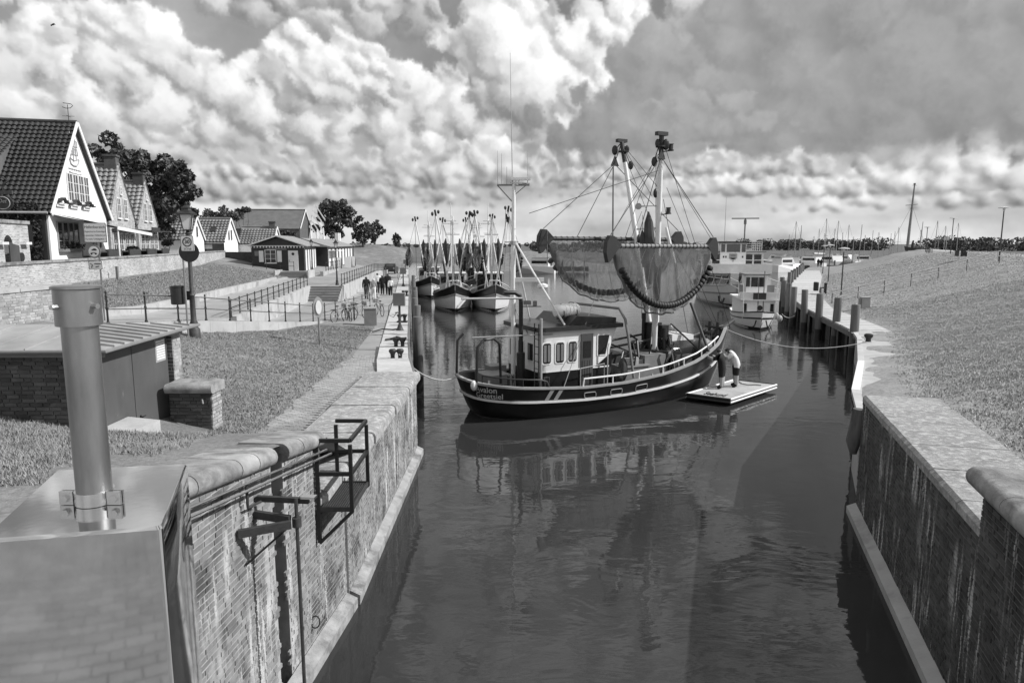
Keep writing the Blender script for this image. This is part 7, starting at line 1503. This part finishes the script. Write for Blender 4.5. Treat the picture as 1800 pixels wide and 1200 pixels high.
def lean(armL, armR, b=1.):
    J = {'pelvis': (0, -.05*b, .93), 'waist': (0, .03*b, 1.10), 'chest': (0, .17*b, 1.35-.07*b), 'neck': (0, .29*b, 1.49-.11*b), 'head': (0, .40*b, 1.59-.14*b), 'crown': (0, .45*b, 1.68-.15*b)}
    for s_, k, ar in (('L', 1, armL), ('R', -1, armR)):
        J.update({'sh'+s_: (-k*.20, .20*b, 1.40-.08*b), 'el'+s_: (-k*.24, .20*b+ar*.22, 1.20-.06*(1-ar)), 'wr'+s_: (-k*.18, .20*b+ar*.47, 1.22+.08*ar), 'ha'+s_: (-k*.16, .20*b+ar*.55, 1.23+.10*ar),
                  'hip'+s_: (-k*.11, -.05*b, .86), 'kn'+s_: (-k*.13, -.02, .48), 'an'+s_: (-k*.14, -.05, .09), 'toe'+s_: (-k*.16, .13, .03)})
    return J
ppl = [('walker in dark jacket and blue jeans at the side of the group', 644.5, 525.5, 1.78, 'cloth_black', 'cloth_denim', 'hair', .2), ('walker in grey jumper and pale trousers beside the small dog', 657, 525.5, 1.62, 'cloth_grey', 'cloth_white', 'hair_pale', .16), ('walker in white shirt and dark trousers ahead of the others', 664, 515, 1.78, 'cloth_white', 'cloth_black', 'hair', .22), ('walker in long dark coat between white shirt and tall man', 672.5, 517.5, 1.66, 'cloth_black', 'cloth_black', 'hair', .14), ('tall walker in dark jacket next to the child', 682, 518.5, 1.85, 'cloth_black', 'cloth_black', 'hair', .2), ('small walker in white top holding close to the tall man', 687, 519, 1.42, 'cloth_white', 'cloth_black', 'hair', .18)]
for lab, x, y, h_, a, b, hr, f_ in ppl: person(lab, atz(x, y, 2.25), R(6), stride(f_, f_), {'top': a, 'leg': b, 'shoe': 'cloth_black', 'sleeve': 'long'}, h_, hr, None)
D = thing('dog', 'small pale dog walking beside the grey jumper walker', 'dog', atz(664.5, 527, 2.25)); dp = atz(664.5, 527, 2.25); q = G()
q.tube([dp+Vector((0, -.22, .24)), dp+Vector((0, .02, .25)), dp+Vector((0, .2, .27)), dp+Vector((0, .27, .36)), dp+Vector((0, .36, .37)), dp+Vector((0, .43, .34))], [.06, .085, .09, .06, .065, .03], 8)
for x, y in ((-.05, -.18), (.05, -.18), (-.05, .18), (.05, .18)): q.tube([dp+Vector((x, y, .22)), dp+Vector((x, y-.02, .12)), dp+Vector((x, y+.01, 0))], [.035, .025, .022], 6)
q.tube([dp+Vector((0, -.22, .27)), dp+Vector((0, -.33, .38))], [.02, .01], 5); q.build('body', 'cloth_grey', D, True)
# floating work raft with two people leaning to the bow
rc_ = [atz(1207, 692, .30), atz(1284, 702, .30), atz(1365, 676, .30), atz(1290, 667.5, .30)]
Rf = thing('work_raft', 'flat pale work raft floating at the bow of the black trawler', 'raft', sum(rc_, Vector())/4); q = G(); q.prism([p-Vector((0, 0, .18)) for p in rc_], (0, 0, .17)); q.build('float', 'iron', Rf)
q = G(); cc = sum(rc_, Vector())/4; q.prism([cc+(p-cc)*.98-Vector((0, 0, .008)) for p in rc_], (0, 0, .012)); q.build('deck', 'concrete', Rf)
for k in range(4):
    a, b = rc_[k], rc_[(k+1) % 4]
    for dz in (.0, -.13): q = G(); q.tube([a+Vector((0, 0, dz)), b+Vector((0, 0, dz))], .045, 6); q.build('edge_tube', 'white_paint' if k in (1, 3) else 'iron', Rf, True)
u_ = (rc_[1]-rc_[0]).normalized(); v_ = (rc_[3]-rc_[0]).normalized(); text_on(Rf, 'Seehund', .42, rc_[0].lerp(rc_[1], .52)+v_*.55+Vector((0, 0, .008)), u_, Vector((0, 0, 1)).cross(u_), 'iron', lift=.008, sx=.62, sy=1.9, bold=.012)
q = G(); q.tube([atz(1296, 668, .34), atz(1304, 674, .33), atz(1316, 676.5, .33), atz(1328, 676, .33), atz(1338, 677, .33)], .018, 5); q.build('rope', 'net_dark', Rf)
bowd = (bp(12.6, .3, 0)-atz(1268, 681, .3)); yw = math.atan2(bowd.y, bowd.x)-PI/2
person('worker in black shirt and knee shorts reaching for the trawler bow from the raft', atz(1267, 682, .31), R(62), lean(1., .7, .35), {'top': 'cloth_black', 'leg': 'cloth_black', 'shoe': 'cloth_black', 'shorts': True}, 1.84, bulk=1.15)
person('worker in pale tee shirt bending over beside the trawler bow on the raft', atz(1291, 679, .31), R(80), lean(.8, .9, .85), {'top': 'cloth_white', 'leg': 'cloth_black', 'shoe': 'cloth_black', 'shorts': True}, 1.9, bulk=1.2)
for k, (x, y) in enumerate(((1438, 469), (1443, 470))): person(('stroller in dark clothes far down the boardwalk', 'second stroller in dark clothes far down the boardwalk walking close beside')[k], atz(x, y, 1.6), R(-20), stride(.15, .15), {'top': 'cloth_black', 'leg': 'cloth_black', 'shoe': 'cloth_black', 'sleeve': 'long'}, 1.75)

# ------------------------------------------------------------------ quay furniture
def bicycle(label, loc, rz, first=[None]):
    if first[0] is not None: return dup(first[0], loc, rz, label)
    T = thing('bicycle', label, 'bicycle', (0, 0, 0)); r = .33
    for x in (-.52, .52):
        q = G(); q.tube([(x+r*math.cos(t), 0, r+r*math.sin(t)) for t in [2*PI*k/20 for k in range(21)]], .022, 5); w_ = q.build('wheel', 'rubber', T, True)
        q = G(); [q.tube([(x, 0, r), (x+r*math.cos(t), 0, r+r*math.sin(t))], .005, 3) for t in [2*PI*k/10 for k in range(10)]]; q.build('spokes', 'steel_bright', w_)
    q = G()
    for a, b in (((-.52, r), (-.12, .30)), ((-.12, .30), (-.22, .82)), ((-.52, r), (-.2, .72)), ((-.12, .30), (.38, .70)), ((-.2, .70), (.36, .80))): q.tube([(a[0], 0, a[1]), (b[0], 0, b[1])], .018, 6)
    q.tube([(.52, 0, r), (.38, 0, .72), (.34, 0, .98)], .018, 6); q.build('frame', 'grey_mid', T, True)
    q = G(); q.tube([(.20, -.28, 1.02), (.34, -.2, 1.04), (.36, 0, 1.0), (.34, .2, 1.04), (.20, .28, 1.02)], .014, 5); q.build('handlebar', 'steel_bright', T, True)
    q = G(); q.ball((-.24, 0, .88), (.14, .08, .04), 8, 5); q.build('saddle', 'iron', T, True)
    q = G(); q.box((-.55, 0, .72), (.36, .14, .03)); q.build('rack', 'iron', T); q = G(); q.box((.55, 0, .85), (.26, .32, .22)); q.build('basket', 'grey_paint', T)
    T.location = loc; T.rotation_euler = (0, 0, rz); first[0] = T; return T
for k, (x, y, Y, a, lab) in enumerate(((598, 575, 37.2, 70, 'bicycle with front basket leaning at the end of the railing'), (613, 575, 37.6, 115, 'bicycle leaning right next to the basket bicycle'), (623, 575, 38.2, 105, 'bicycle standing between its neighbour and the grey cabinet'), (633, 574, 38.6, 60, 'bicycle with its wheel against the grey cabinet'), (667, 567, 40.5, 120, 'bicycle parked alone behind the grey cabinet'))):
    p = aty(x, y, Y); bicycle(lab, (p.x, Y, 2.25), R(a))
p = atz(649, 573, 2.25); T = thing('power_cabinet', 'grey metal cabinet standing among the parked bicycles', 'cabinet', p); q = G(); q.box(p+Vector((0, .3, .45)), (.62, .6, .9), R(12)); q.build('body', 'grey_mid', T); q = G(); q.box(p+Vector((0, .3, .92)), (.68, .66, .05), R(12)); q.build('lid', 'grey_paint', T); q = G(); q.box(p+Vector((.325, .37, .45)), (.02, .48, .8), R(12)); q.build('door', 'concrete_pale', T)
def pedestal(label, px_, py, s=1.):
    p = atz(px_, py, 2.34); T = thing('power_pedestal', label, 'pedestal', p)
    q = G(); q.lathe(p, [(.20, 0), (.16, .05), (.06, .32), (.055, 1.2)], 8); q.build('stand', 'iron_worn', T, True)
    q = G(); q.box(p+Vector((0, 0, 1.48)), (.56, .26, .58)); bx_ = q.build('box', 'grey_mid', T); q = G(); q.box(p+Vector((0, 0, 1.79)), (.60, .30, .04)); q.build('lid', 'grey_paint', bx_)
    q = G(); q.tube([p+Vector((-.28, 0, 1.35)), p+Vector((-.5, 0, 1.2)), p+Vector((-.55, 0, .75)), p+Vector((-.3, 0, .62)), p+Vector((-.1, 0, .9))], .016, 5); q.build('cable', 'iron', T); q = G(); q.bar(p+Vector((-.22, 0, .85)), p+Vector((.05, 0, .85)), .04, .04); q.build('hook', 'iron', T)
pedestal('grey shore power box on a stand near the pile tops', 703, 580); pedestal('shore power box beside the quayside trawler', 709, 503); pedestal('far shore power box near the parked car', 713, 478)
def bollard(label, p):
    T = thing('bollard', label, 'bollard', p); q = G(); q.box(p+Vector((0, 0, .03)), (.55, .32, .06)); q.build('base', 'iron', T)
    for s_ in (-1, 1): q = G(); q.lathe(p+Vector((s_*.13, s_*.02, .05)), [(.09, 0), (.075, .08), (.08, .2), (.13, .27), (.14, .33), (.1, .38)], 12); q.build('head', 'iron', T, True)
bollard('black double bollard holding the trawler stern rope', atz(697, 634, 2.34)); bollard('black double bollard just beyond the roped one', atz(702, 612, 2.34)); bollard('black bollard beside the shore power stand', atz(707, 566, 2.34)); bollard('far bollard next to the quayside trawler', atz(712, 520, 2.34))
T = thing('bow_bollard', 'dark mooring bollard at the end of the white edged bank wall', 'bollard', atz(1526, 602, 1.75)); p = atz(1526, 602, 1.75); q = G(); q.lathe(p, [(.16, 0), (.12, .1), (.12, .2), (.2, .3), (.2, .4), (.12, .44)], 10); q.build('head', 'iron', T, True)
def rope(label, a, b, sag, r=.022):
    q = G(); a, b = V3(a), V3(b); q.tube([a.lerp(b, k/14)-Vector((0, 0, sag*4*(k/14)*(1-k/14))) for k in range(15)], r, 5); o = q.build('mooring_rope', 'rope', None, True); setp(o, label=label, category='rope')
rope('pale mooring rope from the trawler bow to the bank wall bollard', bp(13.3, .1, 2.55), atz(1523, 601, 2.05), .55); rope('mooring rope from the trawler stern to the quay bollard', bq(tau_of(.5), 1., 0, -1), atz(701, 622, 2.6), .45)
rope('slack line between passenger boat and boardwalk pile', atz(1375, 552, 1.3), atz(1396, 555, 1.5), .2, .03)
p = atz(562, 605, lz(-7.7, 27)); T = thing('lifebuoy_post', 'lifebuoy in an oval case on a post in the grass bank', 'lifebuoy', p); zb_ = lz(p.x, p.y); p.z = zb_
q = G(); q.tube([p-Vector((0, 0, .3)), p+Vector((0, 0, 1.9))], .04, 8); q.build('post', 'grey_mid', T, True)
q = G(); pts = [p+Vector((.17*math.cos(t), -.07+.1*math.cos(t), 1.5+.40*math.sin(t))) for t in [2*PI*k/20 for k in range(20)]]; q.prism(pts, (.06, -.12, 0)); q.build('case', 'grey_paint', T, True)
q = G(); q.prism([p+Vector((.07+.10*math.cos(t), -.2+.06*math.cos(t), 1.5+.27*math.sin(t))) for t in [2*PI*k/20 for k in range(20)]], (.01, -.02, 0)); q.build('buoy_ring', 'white_paint', T)
# hose and lines lying on the quay
q = G(); p0 = atz(690, 600, 2.36); q.tube([atz(x, y, 2.37) for x, y in ((655, 583), (672, 578), (690, 579), (703, 577))], .03, 5); o = q.build('quay_hose', 'iron', None, True); setp(o, label='dark hose lying across the quay path by the power stand', category='hose')
q = G(); q.tube([atz(x, y, 2.38) for x, y in ((678, 597), (690, 595), (697, 592), (706, 595), (714, 594))], .05, 5); o = q.build('mooring_line', 'net_dark', None, True); setp(o, label='heap of dark line on the quay edge slab', category='rope')
# parked car by the end of the wall
p = atz(687, 481, 2.25); T = thing('parked_car', 'small dark car parked at the end of the concrete wall', 'car', p)
prof = [(-.95, .3), (-.98, .75), (-.9, .95), (-.62, 1.42), (.2, 1.45), (.75, 1.0), (1.75, .9), (1.85, .55), (1.8, .3)]
q = G(); rows = [[p+Vector((sx*(.8 if z < 1 else .66), a, z)) for a, z in prof] for sx in (-1, -.9, .9, 1)]; q.grid(rows, True); n_ = len(prof); q.f += [tuple(range(n_)), tuple(range(3*n_, 4*n_))]; q.mi += [0, 0]; q.build('body', 'dark_paint', T, True)
q = G(); q.obb(p+Vector((-.56, -.90, 1.0)), (1.12, 0, 0), (0, .22, .36), (0, -.03, .01)); q.build('rear_window', 'glass', T)
for sx in (-.7, .7):
    q = G(); q.box(p+Vector((sx*.85, -.97, .8)), (.2, .05, .2)); q.build('tail_light', 'grey_paint', T)
    for y_ in (-.55, 1.35): q = G(); q.lathe(p+Vector((sx-.1*(1 if sx > 0 else -1), y_, .3)), [(.3, 0), (.3, .18)], 14, (1 if sx > 0 else -1, 0, 0)); w_ = q.build('wheel', 'rubber', T); q = G(); q.lathe(p+Vector((sx+.085*(1 if sx > 0 else -1), y_, .3)), [(.17, 0), (.17, .02)], 10, (1 if sx > 0 else -1, 0, 0)); q.build('rim', 'steel_bright', w_)
# furniture of the pavement cafe
for k in range(7):
    y = 41.5+2.0*k; x = flood(y)-1.6-.4*(k % 2); z = 5.25; T = thing('cafe_table', ORD[k]+' dark cafe table behind the flood wall counting from the ivy', 'table', (x, y, z), 'cafe tables in front of the white house')
    q = G(); q.box((x, y, z+.74), (.8, 1.2, .05)); q.build('top', 'wood_dark', T)
    for s_ in (-.45, .45): q = G(); q.box((x, y+s_, z+.36), (.5, .06, .72)); q.build('leg', 'iron', T)
    for s_ in (-.75, .75): q = G(); q.box((x+s_, y, z+.62), (.08, 1.0, .5)); q.build('backrest', 'iron_worn', T)
# bird
p = aty(93, 44, 70); B_ = thing('bird', 'single dark bird gliding high above the white house', 'bird', p); q = G(); q.tube([p+Vector((-.22, 0, 0)), p, p+Vector((.25, 0, .02))], [.02, .06, .02], 6)
for s_ in (-1, 1): q.prism([p+Vector((.08, s_*.03, .03)), p+Vector((-.1, s_*.03, .03)), p+Vector((-.3*s_-.1, s_*.25, .06)), p+Vector((-.5*s_, s_*.45, -.02))], (0, 0, .02))
q.build('body', 'iron', B_)
